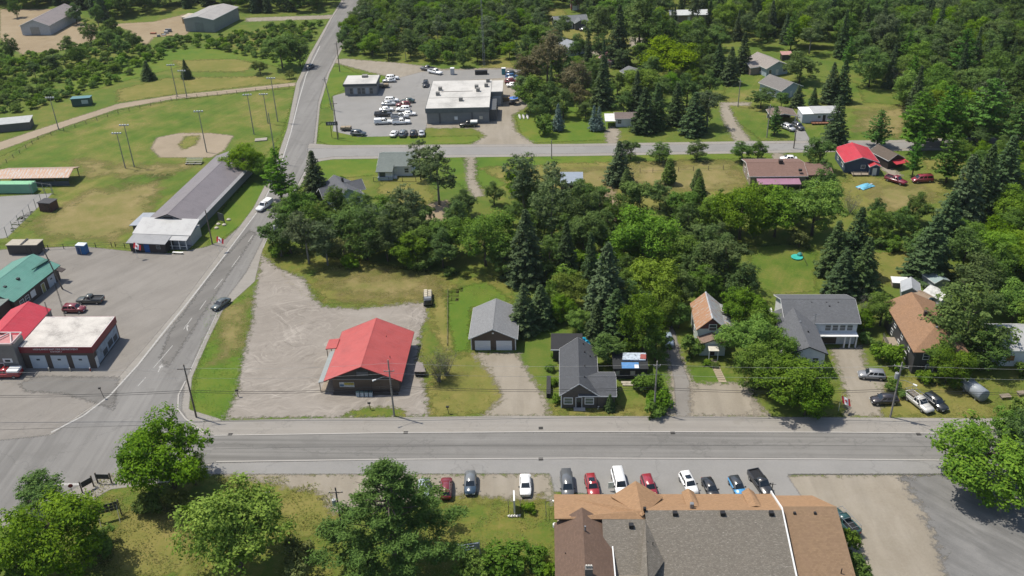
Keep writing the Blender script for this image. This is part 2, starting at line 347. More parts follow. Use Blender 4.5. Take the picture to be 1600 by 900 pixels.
patch('dry_grass', 'dry', [(600,272),(660,270),(680,310),(650,330),(590,300)])
patch('lawn', 'field', [(1165,385),(1250,380),(1275,395),(1275,455),(1215,462),(1185,450)])
patch('dry_grass', 'dry', [(1340,270),(1400,285),(1470,282),(1475,300),(1420,330),(1380,335),(1330,320),(1310,290)])
patch('dry_grass', 'dry', [(1365,395),(1420,392),(1415,440),(1375,445)])
patch('dry_grass', 'dry', [(1440,250),(1500,245),(1510,262),(1450,265)])
patch('lawn', 'field', [(960,600),(1030,595),(1045,640),(960,646)])
patch('lawn', 'field', [(1070,575),(1165,560),(1185,640),(1100,640)])
patch('dry_grass', 'dry', [(860,636),(1045,636),(1050,648),(860,649)])
patch('lawn', 'field', [(1285,605),(1325,600),(1325,650),(1270,650)])
patch('dry_grass', 'dry', [(1365,595),(1420,590),(1500,610),(1560,640),(1560,652),(1370,652)])
patch('dry_grass', 'weeds', [(130,745),(190,730),(260,760),(330,740),(420,742),(500,745),(530,800),(520,900),(150,930),(60,900),(100,790)])
patch('dry_grass', 'dry', [(330,745),(430,742),(520,745),(525,800),(470,850),(440,800),(380,770)])
patch('dry_grass', 'dry', [(190,800),(290,790),(310,900),(160,900)])
patch('lawn', 'weeds', [(670,775),(850,772),(865,790),(868,910),(640,910),(640,800)])
patch('dry_grass', 'dry', [(700,770),(850,770),(855,782),(700,788)])
patch('bare_ground', 'tan', [(0,14),(110,14),(105,30),(150,40),(150,60),(120,75),(35,85),(0,60)])
patch('bare_ground', 'tan', [(165,38),(240,34),(290,22),(300,45),(290,55),(240,58),(230,70),(210,62),(205,48)])
patch('marsh_grass', 'lush', [(170,95),(290,75),(420,78),(480,82),(470,115),(400,95),(300,100),(200,125),(150,140),(110,150),(100,120)])
patch('dry_grass', 'dry', [(270,95),(370,92),(400,100),(380,112),(290,112)])
patch('dry_grass', 'dry', [(185,140),(260,122),(400,120),(455,125),(455,130),(400,133),(270,148),(185,160)])
patch('dry_grass', 'dry', [(862,45),(855,12),(880,15),(900,45),(980,55),(985,72),(905,72)])
patch('dry_grass', 'dry', [(750,95),(790,90),(805,100),(800,110),(755,108)])
patch('dry_grass', 'drytan', [(985,258),(1140,255),(1165,285),(1100,300),(990,290)], pad=6)
patch('dry_grass', 'drytan', [(880,268),(955,262),(955,300),(900,300)], pad=6)
patch('dry_grass', 'drytan', [(1360,290),(1440,292),(1460,302),(1410,328),(1375,330)], pad=6)
patch('dry_grass', 'drytan', [(505,440),(600,428),(680,440),(670,462),(560,468)], pad=6)
patch('dry_grass', 'drytan', [(60,345),(140,300),(240,285),(235,335),(180,372),(70,372)], pad=6)
patch('dry_grass', 'drytan', [(120,250),(200,262),(300,258),(260,275),(140,275)], pad=6)
patch('dry_grass', 'drytan', [(350,480),(385,475),(375,540),(345,560)], pad=6)
patch('dry_grass', 'drytan', [(1440,165),(1350,175),(1345,205),(1400,212)], pad=6)
# infield, path
patch('infield', 'sand', [(236,232),(245,215),(280,208),(330,208),(365,212),(350,235),(330,246),(250,246)])
patch('infield_grass', 'field', [(290,213),(312,212),(306,226),(286,234),(280,226)])
patch('path', 'sand', [(-60,238),(0,222),(60,202),(110,186),(185,162),(270,149),(340,142),(462,129),(462,134),(340,148),(270,155),(185,170),(110,195),(60,213),(0,235),(-60,255)])
patch('tennis_court', 'greylot', [(-80,312),(82,302),(10,372),(-80,380)])
# gravel yards and drives
patch('dirt_yard', 'dirt', [(498,92),(540,92),(620,98),(670,104),(690,108),(800,106),(825,165),(800,180),(805,205),(840,228),(730,230),(760,212),(740,200),(660,200),(640,130),(600,118),(560,108),(530,100)])
patch('gravel_yard', 'gravel', [(408,398),(432,418),(475,436),(487,465),(505,480),(560,483),(640,474),(664,474),(666,495),(655,520),(652,570),(664,610),(668,650),(352,654),(372,612),(380,560),(395,502),(398,462),(405,430)])
patch('verge', 'weeds', [(540,646),(566,638),(612,636),(634,644),(632,651),(542,652)])
patch('driveway', 'dirt', [(740,553),(808,552),(830,590),(850,620),(858,651),(755,651),(785,622),(770,588)])
patch('driveway', 'dirt', [(1040,535),(1058,540),(1072,580),(1090,605),(1170,612),(1200,650),(1040,651),(1050,620),(1046,580)])
patch('driveway', 'lot', [(1044,500),(1056,520),(1063,560),(1078,600),(1080,650),(1056,650),(1054,600),(1046,550)])
patch('driveway', 'dirt', [(1300,545),(1345,540),(1352,575),(1385,600),(1375,650),(1322,651),(1322,610),(1310,580)])
patch('dirt_yard', 'dirt', [(1080,600),(1170,598),(1180,650),(1080,650)])
patch('dirt_yard', 'dirt', [(345,740),(560,741),(860,741),(866,790),(850,772),(820,780),(760,775),(700,774),(660,785),(520,800),(500,770),(420,755)])
patch('dirt_yard', 'dirt', [(1225,741),(1470,742),(1480,830),(1490,910),(1310,910),(1280,800),(1225,770)])
patch('gravel_yard', 'bluegrey', [(1408,745),(1500,742),(1640,740),(1660,910),(1480,910),(1465,850),(1440,795)])
patch('driveway', 'dirt', [(728,240),(742,240),(742,280),(756,305),(740,310),(730,290)])
patch('driveway', 'dirt', [(1125,160),(1172,160),(1172,165),(1138,165),(1150,190),(1175,222),(1150,222),(1128,185)])
patch('driveway', 'dirt', [(945,205),(958,196),(968,205),(962,230),(950,230)])
patch('driveway', 'dirt', [(1205,240),(1222,238),(1240,262),(1215,260)])
patch('driveway', 'greylot', [(1240,196),(1253,196),(1268,222),(1244,222)])
patch('driveway', 'dirt', [(1350,236),(1358,236),(1410,275),(1395,280)])
patch('dirt_yard', 'dirt', [(915,80),(945,78),(945,86),(918,88)])
patch('dirt_yard', 'dirt', [(985,58),(1008,60),(1005,72),(985,74)])
patch('driveway', 'dirt', [(385,28),(410,27),(505,24),(530,22),(525,29),(410,33),(385,34)])
# asphalt
patch('fire_hall_yard', 'apron', [(-160,400),(40,388),(130,385),(215,394),(270,396),(322,386),(352,374),(415,318),(425,350),(330,470),(250,570),(180,640),(60,720),(-160,760)])
patch('parking_lot', 'greylot', [(520,150),(545,143),(600,128),(660,112),(690,110),(815,108),(808,120),(785,122),(680,128),(672,165),(668,190),(662,212),(560,214),(520,205),(522,185)])
patch('gravel_shoulder', 'shoulder', [(543,-15),(514,32),(484,85),(463,130),(449,200),(428,262),(396,325),(340,400),(280,480),(216,555),(150,630),(60,690),(-160,720),(-160,860),(120,800),(170,765),(330,745),(345,655),(295,640),(300,590),(326,530),(348,485),(398,440),(408,398),(420,362),(442,330),(470,290),(492,247),(500,165),(515,115),(535,75),(560,25),(580,-15)])
patch('side_road', 'sideroad', [(548,-15),(520,27),(490,85),(470,130),(456,200),(437,262),(406,325),(350,400),(292,480),(230,555),(165,625),(80,680),(-160,705),(-160,830),(60,800),(120,760),(200,735),(330,725),(300,668),(283,640),(288,600),(315,535),(345,478),(385,425),(405,385),(420,355),(438,325),(465,288),(488,243),(497,160),(511,115),(531,75),(556,25),(574,-15)])
patch('road_shoulder', 'shoulder', [(482,224),(520,227),(720,226),(900,225),(1150,221),(1400,219),(1700,207),(1700,231),(1400,236),(1150,240),(900,244),(720,246),(520,249),(500,252),(478,262)])
patch('back_road', 'greylot', [(480,232),(720,230),(900,229),(1150,225),(1400,223),(1700,211),(1700,227),(1400,232),(1150,236),(900,240),(720,242),(520,245),(486,250)])
patch('shop_front_parking', 'greylot', [(480,741),(860,740),(866,768),(1300,800),(1262,790),(1228,741),(1700,740),(1700,717),(1300,712),(900,711),(600,713),(330,718),(330,741)])
patch('pavement', 'shoulder', [(318,658),(500,654),(800,650),(1100,651),(1700,655),(1700,680),(1100,677),(800,676),(500,678),(330,682),(318,670)])
patch('main_road', 'road', [(200,684),(330,680),(600,677),(900,676),(1300,677),(1700,681),(1700,722),(1300,717),(900,716),(600,718),(330,724),(200,735)])
patch('tar_patch', 'patchdark', [(30,600),(60,588),(185,590),(178,640),(150,630),(100,615),(40,612)])
patch('tar_patch', 'patchdark', [(265,520),(345,410),(390,360),(400,365),(350,440),(285,540),(262,575),(250,560)])

# kerbs (concrete edge strips with a real step) along the main road
kerbm = terrain('kerb_concrete', [(.36,.34,.31), (.41,.39,.36), (.45,.43,.40)])
def kerb(line, wd=.26, h=.12, name='kerb'):
    pts = [G(*p) for p in line]; mb = MB()
    fine = []
    for a, b in zip(pts, pts[1:]):
        for i in range(6): fine.append(a.lerp(b, i/6))
    fine.append(pts[-1]); n = len(fine); Lp = []; Rp = []
    for i, p in enumerate(fine):
        d = (fine[min(i+1, n-1)]-fine[max(i-1, 0)]).normalized(); s = Vector((-d.y, d.x, 0))*wd/2; Lp.append(p+s); Rp.append(p-s)
    for i in range(n-1):
        a, b, c, d = Lp[i], Lp[i+1], Rp[i+1], Rp[i]; H = Vector((0, 0, h))
        mb.poly([a+H, b+H, c+H, d+H]); mb.poly([a, b, b+H, a+H]); mb.poly([d, c, c+H, d+H])
    return tag(mb.build(name, kerbm), kind='structure')
kerb([(335,681),(600,677),(900,675),(1300,676),(1700,680)])
kerb([(338,722),(600,718.5),(900,716.5),(1300,718),(1700,722)])
kerb([(318,676),(290,655),(278,640),(279,618),(290,596)])
# worn paint on the side road
white = plain('worn_white_paint', (.40,.39,.37), .8, .3, scale=3)
def strip(name, pts, wd=.14, z=.35):
    mb = MB(); P = [G(*p) for p in pts]
    for a, b in zip(P, P[1:]):
        d = (b-a).normalized(); s = Vector((-d.y, d.x, 0))*wd/2; Z = Vector((0, 0, z)); mb.poly([a+s+Z, b+s+Z, b-s+Z, a-s+Z])
    return tag(mb.build(name, white), kind='structure')
Z0 = .004*(LEVEL[0]+1)
strip('edge_line', [(500,72),(478,118),(466,160),(455,205),(437,264),(408,323),(352,398),(300,465),(255,520),(216,570),(172,618),(130,650),(80,676)], .35, Z0)
strip('edge_line', [(489,243),(468,286),(442,325),(425,355),(411,388)], .15, Z0)
strip('edge_line', [(343,480),(318,535),(297,580)], .15, Z0)
for a, b in [((375,400),(362,418)), ((348,436),(335,452)), ((322,470),(312,484)), ((300,497),(287,515)), ((270,540),(240,575)), ((228,590),(215,604)), ((395,368),(388,378))]: strip('lane_dash', [a, b], .16, Z0)
strip('stop_bar', [(68,757),(124,757)], .55, Z0)
def arrow(px, py, dpx, dpy):
    o = G(px, py); f = (G(dpx, dpy)-o).normalized(); s = Vector((-f.y, f.x, 0)); Z = Vector((0, 0, Z0)); mb = MB()
    mb.poly([o+Z-s*.12, o+Z+s*.12, o+f*1.6+Z+s*.12, o+f*1.6+Z-s*.12]); mb.poly([o+f*1.6+Z-s*.5, o+f*1.6+Z+s*.5, o+f*2.7+Z])
    tag(mb.build('lane_arrow', white), kind='structure')
tarm = plain('tar_seal', (.085,.082,.078), .8, .2)
def seam(pts, wd=.09):
    o = strip('tar_seam', pts, wd, Z0); o.data.materials[0] = tarm
seam([(332,702),(480,699),(620,698),(760,696),(900,696),(1060,697),(1240,696),(1460,698)], .11); seam([(0,672),(120,668),(255,664),(330,659)], .08); seam([(340,658),(520,656),(800,652)], .06); seam([(1232,741.5),(1400,742),(1460,742)], .1)
arrow(293,517,291,505); arrow(247,582,252,572)
# catch-basin grates and cracks in the road
iron = plain('cast_iron', (.05,.048,.045), .7, .2)
for p in ((845,669.5),(845,718),(360,679.5),(634,676.5),(1051,677),(1435,679)):
    g = G(*p); mb = MB()
    for i in range(5): mb.box(-.34+i*.15, -.26+i*.15, -.24, .24, .1, .14)
    mb.box(-.38, .38, -.28, -.24, .09, .145); mb.box(-.38, .38, .24, .28, .09, .145)
    mb.box(-.36, .36, -.26, .26, .08, .10)
    tag(mb.build('storm_drain', iron, loc=g+Vector((0, 0, 0))), 'dark iron storm drain grate set in the main street kerb', 'drain', 'storm drains along the main street')

# ================================================================== building kit (local frame: x to the right, front wall faces -y)
GL = glass(); WH = siding('white_siding', (.72,.73,.74), .2); WT = plain('white_trim', (.78,.78,.76), .5, .05)
DK = plain('dark_trim', (.035,.034,.033), .6); GREYM = plain('grey_metal', (.32,.33,.34), .4, .1, .5); BLACK = plain('black_plastic', (.02,.02,.021), .5)
WOOD = plain('weathered_wood', (.30,.25,.19), .8, .2, scale=4); CONC = plain('concrete', (.42,.40,.37), .9, .15)
def walls(p, x0, x1, y0, y1, h, mat, rise=0, axis='y', z0=0, gm=None, rx=None):
    mb = MB(); mb.box(x0, x1, y0, y1, z0, h); mb.build('wall', mat, p)
    if rise:
        e = .004
        if axis == 'y':
            xm = (x0+x1)/2 if rx is None else rx
            for y in (y0, y1): MB().poly([(x0,y,h-e), (x1,y,h-e), (xm,y,h+rise)]).build('gable', gm or mat, p)
        else:
            ym = (y0+y1)/2 if rx is None else rx
            for x in (x0, x1): MB().poly([(x,y0,h-e), (x,y1,h-e), (x,ym,h+rise)]).build('gable', gm or mat, p)
def gable_roof(p, x0, x1, y0, y1, h, rise, axis, mat, over=.4, th=.16, trim=WT, rx=None, oe=None):
    """two slopes with thickness, a ridge cap and rake boards"""
    oe = over if oe is None else oe; lift = .05
    def pt(a, b, z): return (a, b, z) if axis == 'y' else (b, a, z)
    a0, a1, b0, b1 = (x0, x1, y0-oe, y1+oe) if axis == 'y' else (y0, y1, x0-oe, x1+oe)
    am = (a0+a1)/2 if rx is None else rx; mb = MB(); s0 = rise/(am-a0); s1 = rise/(a1-am); zr = h+rise+lift+th
    mb.slab([pt(a0-over,b0,h-over*s0+lift+th), pt(a0-over,b1,h-over*s0+lift+th), pt(am,b1,zr), pt(am,b0,zr)], th)
    mb.slab([pt(a1+over,b0,h-over*s1+lift+th), pt(a1+over,b1,h-over*s1+lift+th), pt(am,b1,zr), pt(am,b0,zr)], th)
    r = mb.build('roof', mat, p)
    cap = MB(); cap.slab([pt(am-.14,b0-.02,zr+.03-.14*s0), pt(am-.14,b1+.02,zr+.03-.14*s0), pt(am,b1+.02,zr+.035), pt(am,b0-.02,zr+.035)], .05)
    cap.slab([pt(am+.14,b0-.02,zr+.03-.14*s1), pt(am+.14,b1+.02,zr+.03-.14*s1), pt(am,b1+.02,zr+.035), pt(am,b0-.02,zr+.035)], .05); cap.build('ridge_cap', mat, r)
    if trim:
        for bb in (b0-.03, b1+.005):
            for ae, s in ((a0-over, s0), (a1+over, s1)):
                tb = MB(); P = [pt(ae,bb,h-over*s+lift+th+.012), pt(am,bb,zr+.012), pt(am,bb+.025,zr+.012), pt(ae,bb+.025,h-over*s+lift+th+.012)]; tb.slab(P, .2).build('rake_board', trim, r)
        for ae, s, sg in ((a0-over, s0, -1), (a1+over, s1, 1)):
            z = h-over*s+lift+th+.01; q = ae+sg*.03
            P = [pt(ae+sg*.003,b0,z), pt(q,b0,z), pt(q,b1,z), pt(ae+sg*.003,b1,z)]; MB().slab(P, .19).build('eave_board', trim, r)
    return r
def hip_roof(p, x0, x1, y0, y1, h, rise, mat, over=.4, axis='y', h0=True, h1=True, th=.16, inset=None):
    x0 -= over; x1 += over; y0 -= over; y1 += over
    mb = MB(); z = h+.05+th-.1; zr = h+rise+.05+th
    if axis == 'y':
        xm = (x0+x1)/2; k = inset or (x1-x0)/2; a = (xm, y0+(k if h0 else 0), zr); b = (xm, y1-(k if h1 else 0), zr)
        A, B, C, D = (x0,y0,z), (x1,y0,z), (x1,y1,z), (x0,y1,z)
        mb.slab([A, a, b, D], th); mb.slab([B, C, b, a], th)
        if h0: mb.slab([A, B, a], th)
        if h1: mb.slab([C, D, b], th)
    else:
        ym = (y0+y1)/2; k = inset or (y1-y0)/2; a = (x0+(k if h0 else 0), ym, zr); b = (x1-(k if h1 else 0), ym, zr)
        A, B, C, D = (x0,y0,z), (x1,y0,z), (x1,y1,z), (x0,y1,z)
        mb.slab([A, B, b, a], th); mb.slab([D, a, b, C], th)
        if h0: mb.slab([A, a, D], th)
        if h1: mb.slab([B, C, b], th)
    return mb.build('roof', mat, p)
def shed_roof(p, pts, mat, th=.14): return MB().slab(pts, th).build('roof', mat, p)
def frame_of(face, c):
    """matrix from opening space (u right, v up, w out of the wall) to the building"""
    if face == 'f': return Matrix(((1,0,0,0), (0,0,-1,c), (0,1,0,0), (0,0,0,1)))
    if face == 'b': return Matrix(((-1,0,0,0), (0,0,1,c), (0,1,0,0), (0,0,0,1)))
    if face == 'l': return Matrix(((0,0,-1,c), (-1,0,0,0), (0,1,0,0), (0,0,0,1)))
    return Matrix(((0,0,1,c), (1,0,0,0), (0,1,0,0), (0,0,0,1)))
def win(p, face, c, a, z, wd=1.1, ht=1.2, trim=WT, pane=GL, bars=1, fw_=.09):
    M_ = frame_of(face, c); a = a if face in 'fr' else -a
    mb = MB(); x0, x1 = a-wd/2, a+wd/2; e = .07
    mb.box(x0-fw_, x1+fw_, z-fw_, z, .002, e, 0, M_); mb.box(x0-fw_, x1+fw_, z+ht, z+ht+fw_, .002, e, 0, M_)
    mb.box(x0-fw_, x0, z, z+ht, .002, e, 0, M_); mb.box(x1, x1+fw_, z, z+ht, .002, e, 0, M_)
    if bars: mb.box(x0, x1, z+ht/2-.03, z+ht/2+.03, .025, e-.01, 0, M_)
    o = mb.build('window', trim, p); MB().box(x0, x1, z, z+ht, .004, .022, 0, M_).build('pane', pane, o); return o
def door(p, face, c, a, wd=.95, ht=2.05, mat=WT, trim=WT, z=0, light=False):
    M_ = frame_of(face, c); a = a if face in 'fr' else -a
    x0, x1 = a-wd/2, a+wd/2; d = MB().box(x0, x1, z, z+ht, .004, .05, 0, M_).build('door', mat, p)
    f = MB(); f.box(x0-.1, x0, z, z+ht+.1, .002, .08, 0, M_); f.box(x1, x1+.1, z, z+ht+.1, .002, .08, 0, M_); f.box(x0, x1, z+ht, z+ht+.1, .002, .08, 0, M_); f.build('door_frame', trim, d)
    MB().box(x1-.14, x1-.08, z+.95, z+1.05, .05, .1, 0, M_).build('handle', GREYM, d)
    if light: MB().box(x0+.18, x1-.18, z+1.2, z+1.85, .05, .062, 0, M_).build('pane', GL, d)
    return d
def garage_door(p, face, c, a, wd, ht, mat, hole=True, rows=4):
    M_ = frame_of(face, c); a = a if face in 'fr' else -a; g = None
    for i in range(rows):
        mb = MB().box(a-wd/2, a+wd/2, ht*i/rows+.012, ht*(i+1)/rows-.012, .004, .045, 0, M_)
        if g is None: g = mb.build('garage_door', mat, p)
        else: mb.build('door_panel', mat, g)
    if hole: MB().box(a-.32, a+.32, ht*.62, ht*.74, .046, .06, 0, M_).build('door_window', GL, g)
    return g
def steps(p, x0, x1, y, n=3, mat=CONC):
    mb = MB()
    for i in range(n): mb.box(x0, x1, y-.3*(n-i), y-.002*i, 0, .17*(i+1)+.002*i)
    mb.build('step', mat, p)
def vent(p, x, y, z, s=.35, h=.35, mat=BLACK, name='roof_vent'): return MB().box(x-s/2, x+s/2, y-s/2, y+s/2, z-.15, z+h).build(name, mat, p, bevel=.03)
def pipe(p, x, y, z, h=.5, r=.06, mat=BLACK, name='vent_pipe'): return MB().tube([(x,y,z-.2), (x,y,z+h)], r, 8).build(name, mat, p)
def text(p, s, loc, size, mat, rot=(90,0,0), ext=.01, align='CENTER', name='lettering'):
    c = bpy.data.curves.new(name, 'FONT'); c.body = s; c.size = size; c.extrude = ext; c.align_x = align; c.align_y = 'CENTER'
    o = bpy.data.objects.new('tmp_text', c); col.objects.link(o); dg = bpy.context.evaluated_depsgraph_get(); dg.update()
    me = bpy.data.meshes.new_from_object(o.evaluated_get(dg)); bpy.data.objects.remove(o); me.materials.clear(); me.materials.append(mat)
    t = bpy.data.objects.new(name, me); col.objects.link(t); t.parent = p; t.location = loc; t.rotation_euler = [R(a) for a in rot]; return t
def L(px, py, z=0): g = G(px, py, z); return (g.x, g.y, 0)
AZ = -3.5

# ---- red metal roofed shop on the gravel yard
REDM = metalroof('red_metal_roof', (.47,.085,.072), .3, 'y', rough=.36); BRN = siding('brown_wood_siding', (.12,.085,.06), .2); DKW = siding('dark_gable_boards', (.035,.036,.036), .25, 'v')
s = thing('shop', 'long brown shop with a bright red metal gable roof on the gravel yard', 'shop', (-27.2,137.3,0), AZ)
walls(s, -5.6, 6.3, 0, 15.3, 2.9, BRN, 2.55, 'y', gm=DKW, rx=0)
gable_roof(s, -6.6, 6.6, 0, 15.3, 2.75, 2.95, 'y', REDM, over=.45, trim=plain('dark_red_trim', (.20,.03,.03)), oe=.55)
MB().box(-5.6, 6.3, -.06, -.004, 2.75, 2.9).build('fascia', plain('grey_band', (.30,.29,.27)), s)
pr = MB().slab([(-7.05,-.4,2.58), (-7.05,9.6,2.58), (-8.15,9.6,2.3), (-8.15,-.4,2.3)], .1).build('porch_roof', metalroof('grey_porch_roof', (.28,.30,.29), .3, 'y'), s)
for y in (-.2, 3, 6.2, 9.4): MB().tube([(-7.95,y,0), (-7.95,y,2.25)], .07).build('porch_post', WOOD, s)
MB().box(-8.0, -5.6, 0, 9.5, .0, .18).build('porch_floor', WOOD, s)
MB().slab([(-6.9,9.8,3.0), (-6.9,13.1,3.0), (-9.0,13.1,2.75), (-9.0,9.8,2.75)], .16).build('entry_roof', REDM, s)
for y in (10, 12.9): MB().tube([(-8.8,y,0), (-8.8,y,2.6)], .08).build('entry_post', WOOD, s)
sg = MB().box(-4.4, -1.7, -.1, -.03, 1.15, 2.2).build('poster_board', plain('poster_white', (.55,.56,.54), .5, .3, scale=4), s)
MB().box(-3.5, -1.75, -.125, -.102, 1.62, 2.15).build('poster_panel', plain('poster_yellow', (.42,.34,.07), .5, .4, scale=6), sg)
MB().box(-4.3, -3.6, -.125, -.102, 1.3, 1.75).build('poster_panel', plain('poster_blue', (.10,.20,.32), .5, .4, scale=6), sg)
lv = MB()
for i in range(4): lv.box(-1.05, 1.05, -.09, -.01, 3.62+i*.24, 3.74+i*.24)
lv.build('gable_vent', plain('vent_grey', (.22,.22,.22)), s)
door(s, 'f', 0, 2.2, 1.5, 2.2, BRN, plain('grey_brown_trim', (.10,.07,.05)))
MB().box(-5.55, 6.25, -.9, -.65, 0, .45).build('timber_kerb', plain('dark_timber', (.06,.055,.05)), s)
for y in (3.2, 6, 8.8, 12): win(s, 'l', -5.6, y, 1.1, 1.3, 1.0, DK)
for y in (4, 8, 12): win(s, 'r', 6.3, y, 1.2, 1.0, .9, DK)
pipe(s, 4.2, 5.0, 3.9, .6); pipe(s, 2.6, 11, 4.6, .4)
# four pale gas-bottle style recycling bins under the poster
for i in range(4):
    b = thing('recycling_bin', 'pale blue wheeled bin in the row of four below the shop poster', 'bin', s.matrix_basis @ Vector((-.95+i*.78, -1.25, 0)), AZ, 'pale bins in front of the shop')
    MB().box(-.3, .3, -.3, .3, .06, .95).build('bin_body', plain('pale_blue_plastic', (.42,.50,.56), .5), b, bevel=.05); MB().box(-.32, .32, -.3, .34, .96, 1.03).build('lid', plain('dark_teal_plastic', (.02,.05,.06), .5), b)
    for x in (-.22, .22): MB().tube([(x-.03,.26,.09), (x+.03,.26,.09)], .09, 8).build('wheel', BLACK, b)

# ---- double garage
GAR = siding('brown_garage_siding', (.10,.072,.055), .2); GSH = shingle('grey_shingles', (.27,.275,.28), rows='y'); GSHX = shingle('grey_shingles_x', (.27,.275,.28), rows='x')
s = thing('garage', 'detached brown two door garage with pale grey shingle roof', 'garage', (-3.9,149.6,0), AZ)
walls(s, -4.3, 4.3, 0, 10.6, 2.75, GAR, 2.05, 'y'); gable_roof(s, -4.3, 4.3, 0, 10.6, 2.75, 2.05, 'y', shingle('grey_shingles_y', (.27,.275,.28), rows='x'), .4)
for a in (-2.05, 2.05): garage_door(s, 'f', 0, a, 3.0, 2.15, plain('white_garage_door', (.74,.75,.77), .4, .03), False)
MB().box(-.18, .18, -.06, -.004, 3.7, 4.0).build('gable_light', WT, s); MB().box(-4.32, -4.14, -.02, .1, 0, 2.7).build('corner_board', WT, s); MB().box(4.14, 4.32, -.02, .1, 0, 2.7).build('corner_board', WT, s)

# ---- dark grey house
DRK = siding('dark_shake_siding', (.085,.075,.065), .22); DSH = shingle('charcoal_shingles', (.105,.11,.12), rows='x'); DSHX = shingle('charcoal_shingles_x', (.115,.12,.13), rows='y')
s = thing('house', 'dark brown cottage with charcoal shingle roof and two white front windows', 'house', (11.0,130.6,0), AZ)
walls(s, -3.1, 3.2, 0, 14, 2.9, DRK, 2.35, 'y'); gable_roof(s, -3.1, 3.2, 0, 14, 2.9, 2.35, 'y', DSH, .3)
walls(s, 3.2, 6.2, -.02, 6.6, 2.7, DRK, 1.5, 'x'); gable_roof(s, .2, 6.2, -.02, 6.6, 2.75, 1.5, 'x', DSHX, .3)
walls(s, -4.6, .5, 14.3, 19.5, 2.5, siding('black_annex_siding', (.035,.034,.034), .2)); shed_roof(s, [(-5,14,2.9), (1,14,2.9), (1,19.8,2.72), (-5,19.8,2.72)], plain('black_roll_roof', (.03,.03,.032), .9))
MB().box(-5.03, 1.0, 13.95, 13.995, 2.62, 2.88).build('annex_fascia', WT, s)
for a in (-1.85, 1.8): win(s, 'f', 0, a, .95, 1.35, 1.2, WT, plain('curtained_glass', (.16,.19,.15), .2), 1, .13)
door(s, 'f', 0, 0, .95, 2.1, BLACK, WT, .15, True); MB().box(-.9, 1.1, -.9, -.02, 0, .16).build('doorstep', CONC, s)
MB().box(-3.14, -2.96, -.03, .12, 0, 2.85).build('corner_board', WT, s); MB().box(3.1, 3.24, -.05, -.024, 0, 2.6).build('corner_board', DK, s)
door(s, 'f', 14.3, -3.0, .9, 2.0, WT, WT, .1); win(s, 'r', 6.2, 3.2, 1, 1.1, 1)
for x, y in ((1.0,2.6), (1.1,6.0), (1.2,10.5), (2.2,10.3), (1.0,13)): vent(s, x, y, 2.9+2.35*(1-x/3.2)+.25, .25, .22)
# ---- black shed beside it with a littered roof
s = thing('shed', 'black walled shed with blue and white tarps piled on its roof', 'shed', L(983,592), AZ)
walls(s, -2.8, 3.2, 0, 4.4, 2.3, plain('black_boards', (.03,.031,.033), .8)); shed_roof(s, [(-3,-.3,2.42), (3.4,-.3,2.42), (3.4,4.6,2.7), (-3,4.6,2.7)], plain('black_felt', (.028,.03,.032), .9))
for a, w_ in ((-2.1,.5), (.6,.7)): win(s, 'f', 0, a, 1.0, w_, .7, plain('bare_wood_trim', (.34,.30,.24)), plain('pale_pane', (.35,.36,.32), .4), 0)
MB().slab([(-1.4,-.25,2.53), (1.7,-.25,2.53), (1.7,1.5,2.64), (-1.4,1.5,2.64)], .08).build('blue_panel', plain('blue_tarp', (.10,.25,.50), .5, .2), s)
MB().slab([(.9,-.22,2.56), (1.65,-.22,2.56), (1.65,.8,2.62), (.9,.8,2.62)], .02).build('white_sheet', WT, s)
MB().slab([(-1.2,2,2.9), (3.0,1.9,2.85), (3.2,3.9,3.1), (-1.0,4.1,3.0)], .25).build('white_tarp', plain('white_blue_tarp', (.45,.52,.60), .5, .5, scale=2.2), s)
MB().slab([(2.0,2.2,2.98), (3.1,2.1,2.98), (3.2,3.4,3.12), (2.2,3.5,3.1)], .1).build('red_box', plain('faded_red', (.32,.09,.08)), s)
for i in range(2): MB().box(-1.5+i*.2, 2.4-i*.3, -1.6-i*.7, -1.0-i*.7, 0, .22).build('plank_stack', plain('pale_planks', (.42,.38,.30), .8, .25), s)
t_ = thing('tarp_pile', 'bright turquoise tarpaulin heaped behind the dark cottage', 'tarpaulin', L(911,541), AZ)
mb = MB(); K = 9; H_ = [[max(.02, 1.5*math.exp(-((i-4)**2+(j-4)**2)/9)+.5*random.random()) for i in range(K)] for j in range(K)]
for j in range(K):
    for i in range(K): mb.v.append(((i-4)*.46+.15*random.random(), (j-4)*.55+.15*random.random(), H_[j][i] if 0 < i < K-1 and 0 < j < K-1 else .02))
for j in range(K-1):
    for i in range(K-1): mb.f.append((j*K+i, j*K+i+1, (j+1)*K+i+1, (j+1)*K+i)); mb.m.append(0)
mb.build('tarp', plain('turquoise_tarp', (.03,.42,.68), .35, .2, scale=3), t_)

